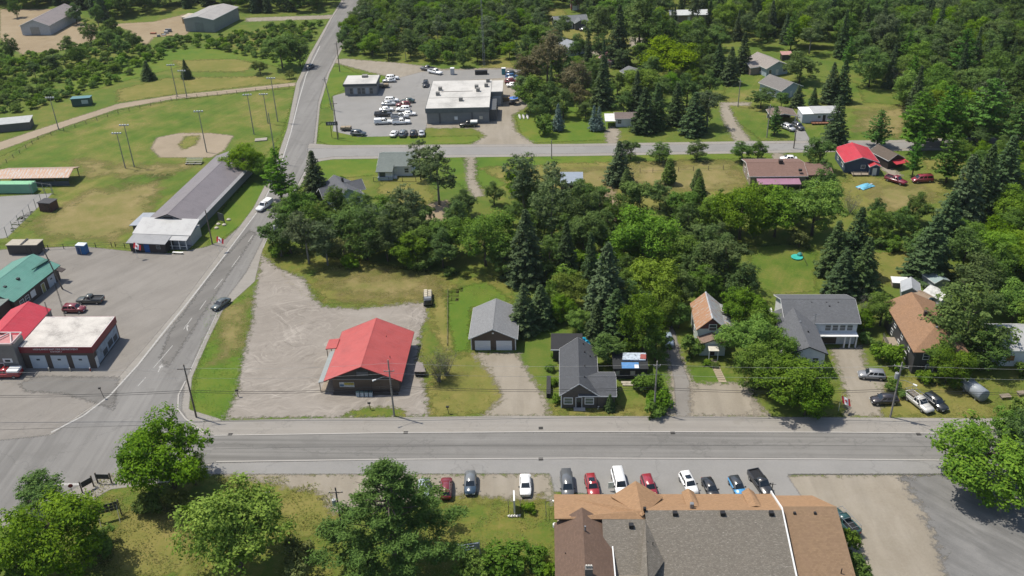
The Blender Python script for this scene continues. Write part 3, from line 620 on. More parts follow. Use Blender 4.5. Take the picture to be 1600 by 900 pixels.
# ---- rusty roofed old house
MINT = siding('pale_mint_siding', (.52,.58,.54), .18); RUST = metalroof('rusty_tin_roof', (.42,.42,.40), .45, 'y', .95); TIN = metalroof('weathered_tin_roof', (.46,.49,.51), .4, 'y', .12)
s = thing('house', 'old pale green house with half rusted tin roof and small porch', 'house', (37.3,147.9,0), AZ)
walls(s, -2.5, 2.5, 0, 9.2, 4.4, MINT, 2.35, 'y', gm=siding('maroon_gable', (.10,.03,.035), .16))
mb = MB(); mb.slab([(-2.9,-.35,4.25), (-2.9,9.5,4.25), (0,9.5,6.95), (0,-.35,6.95)], .12); mb.build('roof', RUST, s)
mb = MB(); mb.slab([(0,-.35,6.95), (0,9.5,6.95), (2.9,9.5,4.25), (2.9,-.35,4.25)], .12); mb.build('roof', TIN, s)
mb = MB(); mb.slab([(-.18,-.38,6.86), (-.18,9.52,6.86), (0,9.52,7.0), (0,-.38,7.0)], .06); mb.slab([(.18,-.38,6.86), (.18,9.52,6.86), (0,9.52,7.0), (0,-.38,7.0)], .06); mb.build('ridge_cap', TIN, s)
walls(s, 2.5, 5.4, 1.5, 9, 3.0, MINT); shed_roof(s, [(2.6,1.2,4.45), (5.8,1.2,3.1), (5.8,9.3,3.1), (2.6,9.3,4.45)], TIN)
MB().box(2.7, 4.4, 5.1, 5.9, 3.4, 4.5).build('dormer', plain('dark_opening', (.05,.05,.05)), s)
w_ = win(s, 'f', 0, .2, 4.0, 1.3, 1.3, WT)
walls(s, -2.3, 2.4, -2.5, -.01, 2.5, MINT, .95, 'y'); gable_roof(s, -2.3, 2.4, -2.5, -.05, 2.5, .95, 'y', shingle('faded_brown_shingles', (.27,.19,.15), rows='x'), .25, trim=DK)
MB().slab([(-.9,-4.3,2.25), (1.0,-4.3,2.25), (1.0,-2.55,2.45), (-.9,-2.55,2.45)], .12).build('portico_roof', plain('cream_panel', (.60,.57,.48)), s)
for x in (-.75, .85): MB().box(x-.07, x+.07, -4.2, -4.06, 0, 2.12).build('portico_post', WT, s)
door(s, 'f', -2.5, .05, .95, 2.0, plain('dark_brown_door', (.06,.04,.03)), WT, .1); steps(s, -.6, .7, -4.3, 2, WOOD); win(s, 'l', -2.5, 4, 1.2); win(s, 'l', -2.5, 7, 1.2)
for i in range(7): tag(MB().box(-.7, .7, -.4, .4, 0, .07).build('paving_slab', plain('sandstone_slab', (.36,.30,.21), .9, .2), loc=L(1119+i*1.6, 575+i*3.4)), 'sandy paving slab of the garden walk to the porch', 'paving slab', 'slabs of the garden walk').rotation_euler = (0, 0, R(-8+random.random()*6))

# ---- large white house, L shaped, dark roof
CH = shingle('slate_grey_shingles', (.145,.15,.16), rows='x'); CHX = shingle('slate_grey_shingles_x', (.15,.155,.165), rows='y')
s = thing('house', 'large white two storey house with slate grey roofs joined in an L', 'house', (57.9,148.2,0), AZ)
walls(s, -6.3, 6.9, 0, 9.8, 4.9, WH, 2.0, 'x'); gable_roof(s, -6.3, 6.9, 0, 9.8, 4.9, 2.0, 'x', CHX, .45)
walls(s, -7.7, -1.6, -10.3, -.003, 4.8, WH, 1.35, 'y'); gable_roof(s, -7.7, -1.6, -10.3, 3.6, 4.8, 1.35, 'y', CH, .45, trim=DK, oe=.3)
for i in range(4): win(s, 'f', 0, 1.5+i*1.35, 3.1, 1.0, 1.15, WT, plain('dull_glass', (.13,.14,.14), .15))
MB().box(-1.5, 6.2, -.08, -.004, 2.45, 2.7).build('porch_band', WT, s); MB().box(.4, 3.4, -.05, -.004, .1, 2.2).build('porch_opening_shade', plain('shadow_brown', (.08,.06,.045)), s)  # flat dark panel: shade inside the porch opening is put into its colour
for x in (4.6, 5.6, 6.75): MB().box(x-.12, x+.12, -1.3, -1.05, 0, 2.45).build('porch_post', WT, s)
MB().slab([(-1.3,-1.4,2.62), (6.95,-1.4,2.62), (6.95,-.01,2.72), (-1.3,-.01,2.72)], .14).build('porch_roof', WT, s)
win(s, 'f', -10.3, -5.2, 2.6, .7, 1.2, DK); win(s, 'f', -10.3, -3.2, 2.6, 1.0, 1.2, WT, GL); door(s, 'f', -10.3, -2.3, .9, 2.05, WT)
for y in (-8, -5.5, -3): win(s, 'r', -1.6, y, 2.9, 1, 1.1); win(s, 'l', -7.7, y, 2.9, 1, 1.1)
for x in (-1, 1.8, 4.0): vent(s, x, 4.2, 6.6, .3, .25)
vent(s, -4.4, -2, 6.1, .3, .3, GREYM); vent(s, -3.6, -5, 5.9, .28, .25); vent(s, -4.9, -8.5, 6.0, .28, .25); vent(s, 2.2, 3.3, 6.3, .3, .25)
sa = MB().tube([(-1.3,-.6,4.9), (-1.3,-.6,7.2)], .04).tube([(-1.9,-.6,7.0), (-.7,-.6,7.0)], .025).tube([(-1.8,-.9,6.7), (-.8,-.3,6.7)], .025).build('aerial', GREYM, s)
shed_roof(s, [(-8.2,-2.2,3.2), (-7.75,-2.2,3.9), (-7.75,7,3.9), (-9.3,7,3.0)], WT); MB().box(-9.2, -7.9, 2.0, 6.5, 0, 2.9).build('side_porch', WH, s)

# ---- brown hipped house
BSH = shingle('tan_brown_shingles', (.34,.20,.115), (.26,.16,.10), rows='x')
s = thing('house', 'tall dark house with tan brown hipped roof among shrubs', 'house', (75.9,137.4,0), AZ)
walls(s, -4.2, 3.6, 0, 16.4, 4.9, siding('blackish_siding', (.055,.055,.058), .2)); hip_roof(s, -4.3, 4.4, 0, 16.6, 4.85, 2.1, BSH, .45, 'y', True, False)
for x, z, w_ in ((-2.2,3.2,1.0), (.6,3.2,1.0), (-1.2,.7,1.3), (1.9,.9,.9)): win(s, 'f', 0, x, z, w_, 1.2)
for y in (3, 7, 11): win(s, 'l', -4.2, y, 3.0, .9, 1.1); win(s, 'l', -4.2, y+1, .8, .9, 1.1)
MB().box(-.45, .05, 8.4, 8.9, 6.3, 8.0).build('chimney', plain('dark_chimney', (.07,.05,.045)), s); vent(s, .6, 4.6, 6.9, .4, .3, GREYM)
MB().box(-6.4, -4.25, 7.2, 10.2, 1.1, 1.25).build('side_deck', WOOD, s)
for a in range(7): MB().box(-6.4+.0, -6.3, 7.2+a*.48, 7.28+a*.48, 1.25, 2.2).build('baluster', GREYM, s)
for y in (7.3, 10.1): MB().box(-6.35, -6.2, y-.07, y+.07, 0, 1.1).build('deck_post', WOOD, s)
steps(s, -6.3, -5.2, 7.1, 4, WOOD)

# ---- grey house at the right edge
s = thing('house', 'white walled house with pale grey metal roof behind the fuel tank', 'house', (92.8,138.9,0), AZ)
walls(s, -4.6, 6, 0, 8.4, 3.6, WH, 2.3, 'x'); gable_roof(s, -4.6, 6, 0, 8.4, 3.6, 2.3, 'x', metalroof('pale_grey_metal', (.44,.44,.43), .35, 'x'), .4)
walls(s, -6.0, -1, 1.4, 6, 3.0, WH, 1.5, 'x'); gable_roof(s, -6, -1, 1.4, 6, 3, 1.5, 'x', metalroof('pale_grey_metal', (.44,.44,.43)), .3)
win(s, 'f', 0, -2.8, 1.3, 1.2, .9, plain('tan_trim', (.40,.24,.10)), plain('orange_curtain', (.35,.17,.06))); win(s, 'f', 0, .6, 1.2); win(s, 'l', -6.0, 3.6, 1.2, .9, 1.1, DK)
# ---- outbuildings behind
def outbuilding(px, py, wd, dp, h, rise, wm, rm, label, rz=AZ, axis='y', name='shed', doorm=None):
    s = thing(name, label, 'shed', L(px, py), rz)
    walls(s, -wd/2, wd/2, 0, dp, h, wm, rise, axis)
    if rise: gable_roof(s, -wd/2, wd/2, 0, dp, h, rise, axis, rm, .2)
    else: shed_roof(s, [(-wd/2-.2,-.2,h+.1), (wd/2+.2,-.2,h+.1), (wd/2+.2,dp+.2,h+.28), (-wd/2-.2,dp+.2,h+.28)], rm)
    if doorm: door(s, 'f', 0, 0, 1.2, min(2, h-.15), doorm, doorm)
    return s
GV = metalroof('galvanised_roof', (.42,.44,.46), .25, 'x'); GVW = siding('galvanised_wall', (.25,.27,.29), .25, 'v')
outbuilding(1421,470, 3.4, 4.2, 1.9, 1.1, GVW, GV, 'small galvanised metal shed behind the tan hipped roof', -18, doorm=DK)
outbuilding(1406,450, 3, 2, 1.2, 0, WOOD, WT, 'low white topped box shed beside the galvanised shed', -10)
outbuilding(1449,480, 2.6, 3, 1.8, .5, plain('bright_blue_board', (.03,.20,.52)), plain('brown_sheet', (.25,.18,.12)), 'blue sided lean shed with a brown top behind the tan roofed house', 30, doorm=WT)
outbuilding(1476,480, 3, 4.2, 2.0, .8, plain('white_canvas', (.52,.52,.50), .8, .3), plain('white_canvas', (.52,.52,.50)), 'white canvas shelter half hidden by leafy branches', 25)
outbuilding(1468,455, 3.2, 4, 2.2, .6, GVW, plain('teal_grey_sheet', (.25,.32,.32)), 'grey green sheet roofed shelter behind the white canvas', 15)
tk = thing('fuel_tank', 'grey horizontal cylindrical steel tank lying under the trees', 'tank', L(1535,628), 18)
MB().tube([(0,-.1,1.25), (0,0,1.25), (0,4.4,1.25), (0,4.5,1.25)], [.9,1.2,1.2,.9], 20).build('tank_shell', plain('tank_grey', (.30,.33,.36), .45, .15), tk, True)
for y in (.9, 3.6): MB().box(-.9, .9, y-.12, y+.12, 0, .45).build('cradle', CONC, tk)
MB().tube([(.2,3,2.4), (.2,3,2.75)], .09, 8).build('filler_cap', GREYM, tk)
for px_, py_, lb in ((1570,622,'low wooden pallet table on the grass beside the steel tank'), (1597,617,'pale wooden bench board at the grass edge beyond the pallet table')):
    pt_ = thing('pallet_table', lb, 'table', L(px_, py_), 5)
    for i in range(5): MB().box(-.9, .9, -.5+i*.21, -.33+i*.21, .5, .56).build('board', WOOD, pt_)
    for x in (-.7, .7): MB().box(x-.06, x+.06, -.4, .4, 0, .5).build('trestle', WOOD, pt_)

# ---- hotel in the foreground
ORS = shingle('orange_tan_shingles', (.40,.245,.135), (.33,.20,.115), rows='y'); BRS = shingle('brown_shingles', (.175,.115,.085), rows='x')
GRS = shingle('weathered_grey_shingles', (.20,.178,.148), (.15,.135,.112), rows='y', speck=.5, course=.24); TAN = shingle('tan_shingles', (.285,.19,.115), (.235,.155,.10), rows='y', course=.24)
BRK = siding('hotel_siding', (.38,.30,.22), .2)
s = thing('hotel', 'big two storey hotel with patchwork orange brown and grey shingle roofs', 'hotel', (5.3,102.6,0), -2.4)
walls(s, .3, 31, -18, -.4, 5.6, BRK); walls(s, 31.05, 38.6, -20, -.6, 5.2, BRK)
def slope(pts, m, name='roof', th=.18): return MB().slab(pts, th).build(name, m, s)
slope([(-.15,0,5.9), (31.2,0,5.9), (31.2,-5.9,8.35), (12.2,-5.9,8.35), (12.2,-7.0,7.75), (-.15,-6.9,7.75)], ORS)     # street slope
slope([(12.35,-5.95,8.4), (31.15,-5.95,8.4), (31.15,-22,3.9), (13.8,-22,3.9), (12.35,-12,6.7)], GRS)                # main rear slope
slope([(6.4,-7.05,7.78), (12.3,-7.05,7.78), (12.3,-20,4.3), (6.4,-20,4.3)], GRS)
mb = MB(); mb.slab([(10.4,-19,7.2), (12.3,-7.1,7.95), (11.5,-19,8.3)], .1); mb.slab([(12.3,-7.1,7.95), (14.2,-13.5,6.5), (11.6,-19,8.3)], .1); mb.build('valley_roof', GRS, s)
# brown gable wing
mb = MB(); mb.slab([(-.2,-6.6,6.6), (3.7,-5.2,8.25), (3.7,-24,8.25), (-.2,-24,6.6)], .2); mb.slab([(3.7,-5.2,8.25), (7.5,-6.6,6.6), (7.5,-24,6.6), (3.7,-24,8.25)], .2); mb.build('wing_roof', BRS, s)
MB().slab([(7.52,-10.5,6.72), (7.68,-10.5,6.72), (7.68,-24,6.72), (7.52,-24,6.72)], .2).build('gutter', WT, s)
# cross gable over the entrance
mb = MB(); mb.slab([(11.6,.1,8.35), (8.0,-1.2,6.6), (11.9,-6.9,8.25)], .16); mb.slab([(11.6,.1,8.35), (11.9,-6.9,8.25), (15.4,-1.6,6.75)], .16); mb.slab([(11.6,.1,8.35), (8.0,-1.2,6.6), (15.4,-1.6,6.75)], .1); mb.build('entrance_gable', ORS, s)
MB().box(9.2, 14.6, -1.6, .3, 0, 6.0).build('entrance_bay', BRK, s)
for x in (19.2, 27.8):
    mb = MB(); mb.slab([(x-.9,.1,6.2), (x,.1,6.95), (x,-4.8,8.1), (x-.9,-4.8,7.85)], .1); mb.slab([(x,.1,6.95), (x+.9,.1,6.2), (x+.9,-4.8,7.85), (x,-4.8,8.1)], .1); mb.box(x-.75, x+.75, -3.5, -.05, 5.9, 6.3); mb.build('dormer', ORS, s)
# right hand block
slope([(31.25,-.35,5.9), (36.9,-.35,5.9), (38.9,-4.4,7.6), (31.25,-4.4,7.6)], ORS); slope([(31.25,-4.45,7.65), (39.0,-4.45,7.65), (39.0,-24,3.2), (31.25,-24,3.2)], TAN)
mb = MB(); mb.box(31.02, 31.24, -.2, .1, 5.0, 6.4); mb.slab([(31.06,.1,6.25), (31.26,.1,6.25), (31.26,-5.6,8.52), (31.06,-5.6,8.52)], .3); mb.slab([(31.06,-5.6,8.52), (31.26,-5.6,8.52), (31.26,-15.5,5.9), (31.06,-15.5,5.9)], .2); mb.box(31.3, 32.3, -15.6, -15.4, 5.2, 5.5); mb.build('parapet_flashing', WT, s)
for x in (16.4, 22.9, 29.5): vent(s, x, -6.6, 8.3, .62, .42)
vent(s, 10.3, -8.2, 7.6, .62, .42); vent(s, 18.9, -5.1, 8.2, .5, .7, GREYM, 'flue_box'); vent(s, 12.3, -6.0, 8.6, .4, .35)
for x in (33.0, 35.8): vent(s, x, -5.6, 7.5, .35, .15)
pipe(s, 37.2, -14.5, 5.4, .8, .08); pipe(s, 1.2, -12.8, 6.9, .5); pipe(s, 12.2, -11.5, 7.7, .4); pipe(s, 12.9, -11.5, 7.6, .4)
ch = MB().box(3.6, 4.6, -17.6, -16.8, 7, 9.3).build('chimney', plain('grey_brick_stack', (.16,.15,.14)), s)
for x in (3.8, 4.1, 4.4): MB().tube([(x,-17.2,9.3), (x,-17.2,9.7)], .13, 10).build('chimney_pot', plain('pale_pot', (.55,.52,.47)), ch)
MB().tube([(3.95,-9.6,8.3), (3.95,-9.6,9.0)], .13, 10).build('roof_ventilator', GREYM, s)
MB().tube([(-.1,-6.5,5.9), (-.1,-6.5,6.4)], .3, 12).build('satellite_dish', WT, s)
for x in (1.8, 4.4, 7.0, 16.6, 20, 23.4, 26.8, 29.6, 33, 36): win(s, 'f', -20 if x > 31 else -18, x, 3.2); win(s, 'b', -.6 if x > 31 else -.4, x, 3.4)
for y in (-3, -6, -9, -12): win(s, 'r', 38.6, y, 3, 1, 1.2)
mast = thing('service_mast', 'thin dark service mast rising at the street eave of the hotel', 'mast', L(1205,768,0), 0); mast.location = (36.6, 100.6, 0)
MB().tube([(0,1.1,0), (0,1.1,7.6)], .07, 8).build('mast_pipe', DK, mast); MB().tube([(-.5,1.1,7.3), (.5,1.1,7.3)], .035).build('cross_bar', DK, mast)

# ---- fire hall
BLK = siding('grey_block', (.20,.19,.18), .2); MRN = plain('maroon_fascia', (.20,.022,.032), .4); FBR = siding('dark_brown_brick', (.075,.055,.045), .12)
s = thing('fire_hall', 'fire hall with white flat roof, maroon fascia and three bay doors', 'fire station', (-93.2,148.4,0), -3.2)
walls(s, 0, 13.9, 0, 10.7, 3.55, FBR); MB().box(-.12, 14.05, -.15, 10.85, 3.56, 4.9).build('fascia_band', MRN, s)
MB().box(.1, 13.8, .12, 10.6, 4.9, 4.96).build('roof', plain('chalky_white_membrane', (.52,.49,.45), .9, .25, scale=.35), s); MB().box(-.02, 13.95, -.05, 10.75, 4.88, 4.905).build('roof_edge', WT, s)
for a in (2.9, 7.0, 11.1): garage_door(s, 'f', 0, a, 3.05, 2.95, plain('pale_blue_bay_door', (.50,.55,.60), .4, .04))
text(s, 'HIGHLANDS EAST FIRE DEPARTMENT', (7.0,-.165,4.42), .52, WT); text(s, 'STATION 1', (7.0,-.165,3.88), .46, WT)
mu = MB().box(13.92, 13.98, 1.0, 10.2, .35, 3.3).build('mural', plain('mural_sky', (.30,.36,.42), .6, .35, scale=.7), s)
for y0_, y1_, z0_, z1_ in ((3.2,5.0,.5,1.7), (5.6,7.6,.8,2.1), (8.0,9.6,.6,1.8)): MB().box(13.985, 14.0, y0_, y1_, z0_, z1_).build('mural_figure', plain('mural_dark', (.06,.07,.08), .6, .6, scale=2.5), mu)
door(s, 'r', 13.9, .5, .7, 2.2, WT)
RDM = metalroof('crimson_metal_roof', (.50,.03,.05), .4, 'y'); 
walls(s, -8.2, -.16, 2.2, 13.2, 4.9, BLK, 1.7, 'y'); gable_roof(s, -8.2, -.6, 2.4, 13.2, 4.9, 1.7, 'y', RDM, .35, trim=MRN)
walls(s, -4.3, -.14, -1.4, 2.18, 6.2, BLK); fr = MB()
for a, b in (((-4.6,-1.7),(-.1,-1.7)), ((-.1,-1.7),(-.1,2.2)), ((-4.6,2.2),(-.1,2.2)), ((-4.6,-1.7),(-4.6,2.2)), ((-4.6,-1.7),(-2.3,2.2)), ((-2.3,2.2),(-.1,-1.7))): fr.tube([(*a,6.7), (*b,6.7)], .14, 6)
fr.build('tower_frame', plain('pale_pink_steel', (.62,.50,.48)), s); MB().box(-4.3, -.3, -1.3, 2.0, 6.22, 6.32).build('tower_roof', plain('faded_pink_roof', (.50,.22,.22)), s)
walls(s, -9, -4.32, -.6, 2.1, 5.2, plain('grey_green_panel', (.30,.33,.32))); win(s, 'f', -.6, -5.6, 3.3, 1.8, 1.2); win(s, 'f', -.6, -7.8, 3.3, 1.4, 1.2); win(s, 'f', -.6, -6.2, .8, 1.6, 1.1)
door(s, 'f', -1.4, -3.6, 1.0, 2.1, DK); cr = MB().box(-3.0, -1.2, -1.46, -1.41, 2.3, 3.2).build('sign_panel', WT, s); MB().box(-2.6, -1.6, -1.49, -1.47, 2.5, 2.95).build('sign_motif', DK, cr)
em = MB().tube([(-6.9,-.62,2.9), (-6.9,-.70,2.9)], .45, 5).build('gold_star', plain('gold', (.45,.33,.06)), s)
for a in (5.0, 9.1, 13.0):
    b = thing('bollard', 'short bollard at the fire hall door jambs' if a < 10 else 'red base bollard at the corner of the fire hall', 'bollard', s.matrix_basis @ Vector((a,-1.0,0)), 0, 'pale bollards by the bay doors' if a < 10 else None)
    MB().tube([(0,0,0), (0,0,.75)], .12, 8).build('post', plain('red_bollard', (.35,.05,.04)) if a > 10 else plain('cream_bollard', (.55,.50,.40)), b); MB().tube([(0,0,.75), (0,0,.86)], [.12,.05], 8).build('cap', WT, b)
# aerials on the fire hall
for x, y, h_, lb in ((3.4,11.6,8.2,'tall lattice radio mast behind the flat white fire hall roof'), (.6,10.9,4.2,'thin radio whip standing at the red roof corner of the fire hall')):
    a = thing('radio_mast', lb, 'mast', s.matrix_basis @ Vector((x,y,0)), 0)
    for q in range(3): MB().tube([(.16*math.cos(q*2.1), .16*math.sin(q*2.1), 0), (.1*math.cos(q*2.1), .1*math.sin(q*2.1), h_+4)], .025, 5).build('mast_leg', DK, a)
    for k in range(int((h_+4)/.8)): MB().tube([(.15,0,.4+k*.8), (-.08,.13,.8+k*.8), (-.08,-.13,.4+k*.8), (.15,0,.8+k*.8)], .012, 4).build('brace', DK, a)

# ---- green roofed municipal building
GRM = metalroof('green_metal_roof', (.10,.27,.215), .4, 'x')
s = thing('hall', 'brick hall with sea green metal roof beside the fire hall', 'hall', (-103.4,168.3,0), -11.6)
walls(s, -11.5, -.5, .3, 15.5, 3.3, FBR, 2.2, 'y'); gable_roof(s, -11.5, -.5, .3, 15.5, 3.3, 2.2, 'y', GRM, .5, trim=plain('dark_green_trim', (.04,.13,.10)))
for y in (2.4, 4.2): win(s, 'r', -.5, y, 1.0, 1.1, 1.2)
win(s, 'r', -.5, 6.2, 1.0, 1.4, 1.3, WT, WT, 1); garage_door(s, 'r', -.5, 12.6, 2.4, 2.5, plain('pale_blue_bay_door', (.50,.55,.60))); door(s, 'r', -.5, 9.6, 1, 2.1, plain('yellowish_door', (.35,.32,.12)))
mb = MB(); mb.slab([(-3.4,15.9,4.7), (-2.2,15.9,4.7), (-2.8,10.5,4.95)], .2); mb.build('roof_ridge_vent', plain('dark_green_trim', (.04,.13,.10)), s)
for x, y in ((-3.4,6.6), (-3.9,3.0)): vent(s, x, y, 4.6, .6, .4)
MB().slab([(.2,13.9,3.2), (1.6,13.9,2.8), (1.6,15.4,2.8), (.2,15.4,3.2)], .12).build('door_canopy', plain('dark_brown_canopy', (.06,.045,.04)), s)
walls(s, -12, -1.2, -6.8, -.1, 3.6, siding('dark_red_brick', (.07,.028,.025), .12)); shed_roof(s, [(-12.2,-7,3.85), (-1,-7,3.85), (-1,0,3.95), (-12.2,0,3.95)], plain('grey_green_roll', (.20,.23,.21), .9)); vent(s, -3, -3, 4.0, 1.0, .8, plain('dark_grey_unit', (.06,.065,.07)), 'roof_unit')

# ---- long curling-rink style clubhouse
GRYR = metalroof('grey_brown_metal_roof', (.205,.18,.185), .5, 'y'); 
s = thing('clubhouse', 'long low grey roofed sports hall with white roofed front porch', 'hall', (-87.6,205.2,0), -8.6)
walls(s, .3, 11.2, 0, 41, 3.5, siding('grey_sheet_wall', (.27,.28,.29), .3, 'v'), 2.0, 'y'); gable_roof(s, .3, 11.2, 0, 41, 3.5, 2.0, 'y', GRYR, .5, trim=DK)
MB().slab([(11.75,-.4,3.55), (12.5,-.4,3.2), (12.5,41,3.2), (11.75,41,3.55)], .1).build('gutter_strip', plain('pale_grey_metal_strip', (.36,.35,.35)), s)
WMR = metalroof('white_metal_roof', (.43,.43,.425), .5, 'x'); DBR = siding('dark_brown_boards', (.045,.035,.033), .2)
walls(s, -.4, 13.2, -5.4, -.02, 2.9, plain('pale_grey_wall', (.46,.47,.48))); mb = MB(); mb.slab([(-1.0,-6.0,3.05), (13.6,-6.0,3.05), (13.6,-.1,4.5), (-1.0,-.1,4.5)], .16); mb.build('front_roof', WMR, s)
mb = MB(); mb.slab([(4.2,-.4,4.55), (7.0,-.4,4.55), (5.6,.7,5.3)], .1); mb.build('roof_peak', DBR, s)
walls(s, -.2, 8.6, -9.4, -5.42, 2.5, DBR); mb = MB(); mb.slab([(-.7,-9.9,2.55), (9.0,-9.9,2.55), (9.0,-5.7,3.0), (-.7,-5.7,3.0)], .14); mb.build('porch_roof', metalroof('light_grey_metal_roof', (.30,.30,.30), .5, 'x'), s)
win(s, 'f', -9.4, 1.5, .9, .8, 1.0); door(s, 'f', -9.4, 4.0, 1.1, 2.1, plain('deep_blue_door', (.02,.10,.32)), plain('deep_blue_door', (.02,.10,.32))); win(s, 'f', -9.4, 6.9, 1.1, .8, .8, GREYM)
for x in (9.3, 11.2, 12.9): MB().box(x-.08, x+.08, -7.6, -7.45, 0, 2.5).build('veranda_post', WT, s)
MB().box(8.8, 13.1, -7.55, -7.48, .9, 1.0).build('veranda_rail', WT, s); MB().box(8.7, 13.1, -7.6, -5.45, 0, .2).build('veranda_floor', GREYM, s)
MB().slab([(8.7,-7.8,2.6), (13.3,-7.8,2.6), (13.3,-5.6,2.95), (8.7,-5.6,2.95)], .12).build('veranda_roof', WMR, s)
walls(s, -3.6, -.42, -1.0, 5.4, 2.6, DBR); mb = MB(); mb.slab([(-4.2,-1.4,2.75), (-.1,-1.4,2.95), (-.1,5.8,2.95), (-4.2,5.8,2.75)], .14); mb.build('annex_roof', metalroof('blue_grey_metal', (.34,.36,.39), .5, 'x'), s)
bn = thing('bench', 'long pale bench on the grass before the white porch', 'bench', s.matrix_basis @ Vector((11.6,-9.6,0)), -8)
MB().box(-1.3, 1.3, -.25, .25, .42, .48).build('seat', WT, bn)
for x in (-1, 1): MB().box(x-.05, x+.05, -.2, .2, 0, .42).build('leg', DK, bn)

# ---- sheds on the playing field
s = thing('pavilion', 'open sided picnic shelter with rust streaked corrugated roof', 'shelter', (-128,240.2,0), -2)
gable_roof(s, -11, 8.6, -3.4, 3.4, 2.5, 1.0, 'x', metalroof('streaked_tin', (.40,.38,.36), .8, 'x', .6), .4, trim=None)
for x in (-10.5, -6.7, -2.9, .9, 4.7, 8.3):
    for y in (-3.2, 3.2): MB().box(x-.09, x+.09, y-.09, y+.09, 0, 2.55).build('post', DK, s)
MB().box(-10.8, 8.4, -3.3, -3.24, 0, 1.3).build('side_boards', plain('blue_grey_boards', (.07,.085,.11)), s)
for y in (-3.3, 3.3): MB().tube([(8.5,y,2.5), (8.5,0,3.45)], .07).build('truss', DK, s)
s = thing('shipping_container', 'mint green container standing behind the tennis court', 'container', L(18,303), -4)
MB().box(-8, 6.2, 0, 2.5, .15, 2.7).build('body', siding('mint_green_steel', (.16,.36,.24), .3, 'v'), s); MB().box(-7.9, 6.1, .1, 2.4, 2.7, 2.76).build('roof', plain('bright_mint', (.22,.48,.27)), s); MB().box(6.22, 6.27, .3, 2.2, .3, 2.5).build('end_door', siding('mint_green_steel', (.16,.36,.24)), s)
def hut(px, py, wd, dp, h, wm, rm, label, rz=0, name='hut', cat='hut'):
    s = thing(name, label, cat, L(px, py), rz); walls(s, -wd/2, wd/2, 0, dp, h, wm); shed_roof(s, [(-wd/2-.2,-.2,h+.25), (wd/2+.2,-.2,h+.25), (wd/2+.2,dp+.2,h+.08), (-wd/2-.2,dp+.2,h+.08)], rm); door(s, 'f', 0, wd*.2, .8, min(2, h-.2), wm, DK); return s
hut(72,331, 3.4, 3.0, 2.3, siding('dark_red_boards', (.075,.03,.028), .2), plain('charcoal_felt', (.07,.07,.075), .9), 'small dark red hut beside the tennis court fence', -12)
s = hut(38,398, 7.2, 3.0, 2.4, siding('dark_brown_steel', (.05,.045,.045), .3, 'v'), plain('beige_roof', (.40,.36,.29), .8), 'dark brown site container with beige roof at the field fence', -3)
MB().box(-.25, .25, -.1, 3.1, 2.68, 2.74).build('roof_strip', DK, s)
s = thing('portable_toilet', 'bright blue portable toilet with white roof by the field fence', 'toilet', L(128,398), -8)
MB().box(-1.1, 1.1, 0, 1.5, .1, 2.25).build('cabin', plain('toilet_blue', (.02,.14,.36), .5), s); MB().box(-1.15, 1.15, -.05, 1.55, 2.26, 2.45).build('roof', plain('pale_lid', (.62,.68,.72), .5), s, bevel=.05); door(s, 'f', 0, -.4, .7, 1.8, plain('toilet_blue_door', (.03,.09,.22)), GREYM, .15)
s = thing('dugout', 'dark green dugout hut with pale hatch beside the cinder path', 'hut', L(128,166), 8)
walls(s, -3, 3, 0, 3, 2.5, siding('dark_green_boards', (.02,.075,.06), .2)); shed_roof(s, [(-3.2,-.3,2.8), (3.2,-.3,2.8), (3.2,3.2,2.6), (-3.2,3.2,2.6)], plain('teal_roof', (.10,.22,.24))); MB().box(.2, 2.3, -.06, -.004, .8, 2.1).build('hatch', plain('pale_hatch', (.42,.50,.48)), s)
s = thing('bleachers', 'small wooden bleacher rows beside the ball diamond', 'bleachers', L(302,258), -5)
for i in range(4): MB().box(-2.4, 2.4, i*.6, i*.6+.35, .35+i*.3, .42+i*.3).build('plank', plain('grey_planks', (.33,.32,.30)), s)
for x in (-2.2, 0, 2.2): MB().box(x-.05, x+.05, 0, 2.2, 0, .3).build('support', DK, s)
s = thing('log_pile', 'stack of pale round logs on the verge by the side road', 'logs', L(408,219), 10)
for i in range(6): MB().tube([(-1.8,-.9+i*.36,.2), (1.8,-.9+i*.36,.2)], .18, 8).build('log', plain('bare_log', (.40,.36,.30)), s)

# ---- store, its small neighbour
MEM = plain('white_roof_membrane', (.50,.485,.455), .9, .2, scale=.18); GST = siding('grey_store_panels', (.20,.21,.215), .5)
s = thing('store', 'large flat roofed grey store with dusty white roof and rooftop units', 'store', (-24.6,276.4,0), -1.5)
walls(s, 0, 19.2, 0, 27, 4.7, GST); MB().box(-.2, 19.4, -.2, 27.2, 4.72, 5.0).build('roof', MEM, s); MB().box(-.3, 19.3, -.32, -.22, 3.5, 5.06).build('fascia', plain('slate_fascia', (.13,.145,.15)), s); MB().box(-.34, -.24, -.3, 27.2, 4.0, 5.06).build('fascia', plain('slate_fascia', (.13,.145,.15)), s)
walls(s, 19.22, 23, 15.6, 26.8, 4.5, GST); MB().box(19.42, 23.2, 15.4, 27, 4.52, 4.8).build('roof', MEM, s); garage_door(s, 'f', 15.6, 21.2, 2.6, 3.2, plain('pale_grey_shutter', (.38,.41,.44)), False)
walls(s, 19.22, 21.4, 1.5, 12, 3.6, plain('dark_lean_to', (.09,.095,.10)))
for x, y in ((3,17.5), (2.6,12.5), (10.3,6.5), (14.7,18.8), (15.3,15.5), (18.2,25), (17.8,20)): vent(s, x, y, 5.1, 1.2, 1.0, plain('unit_grey', (.24,.23,.21)), 'roof_unit')
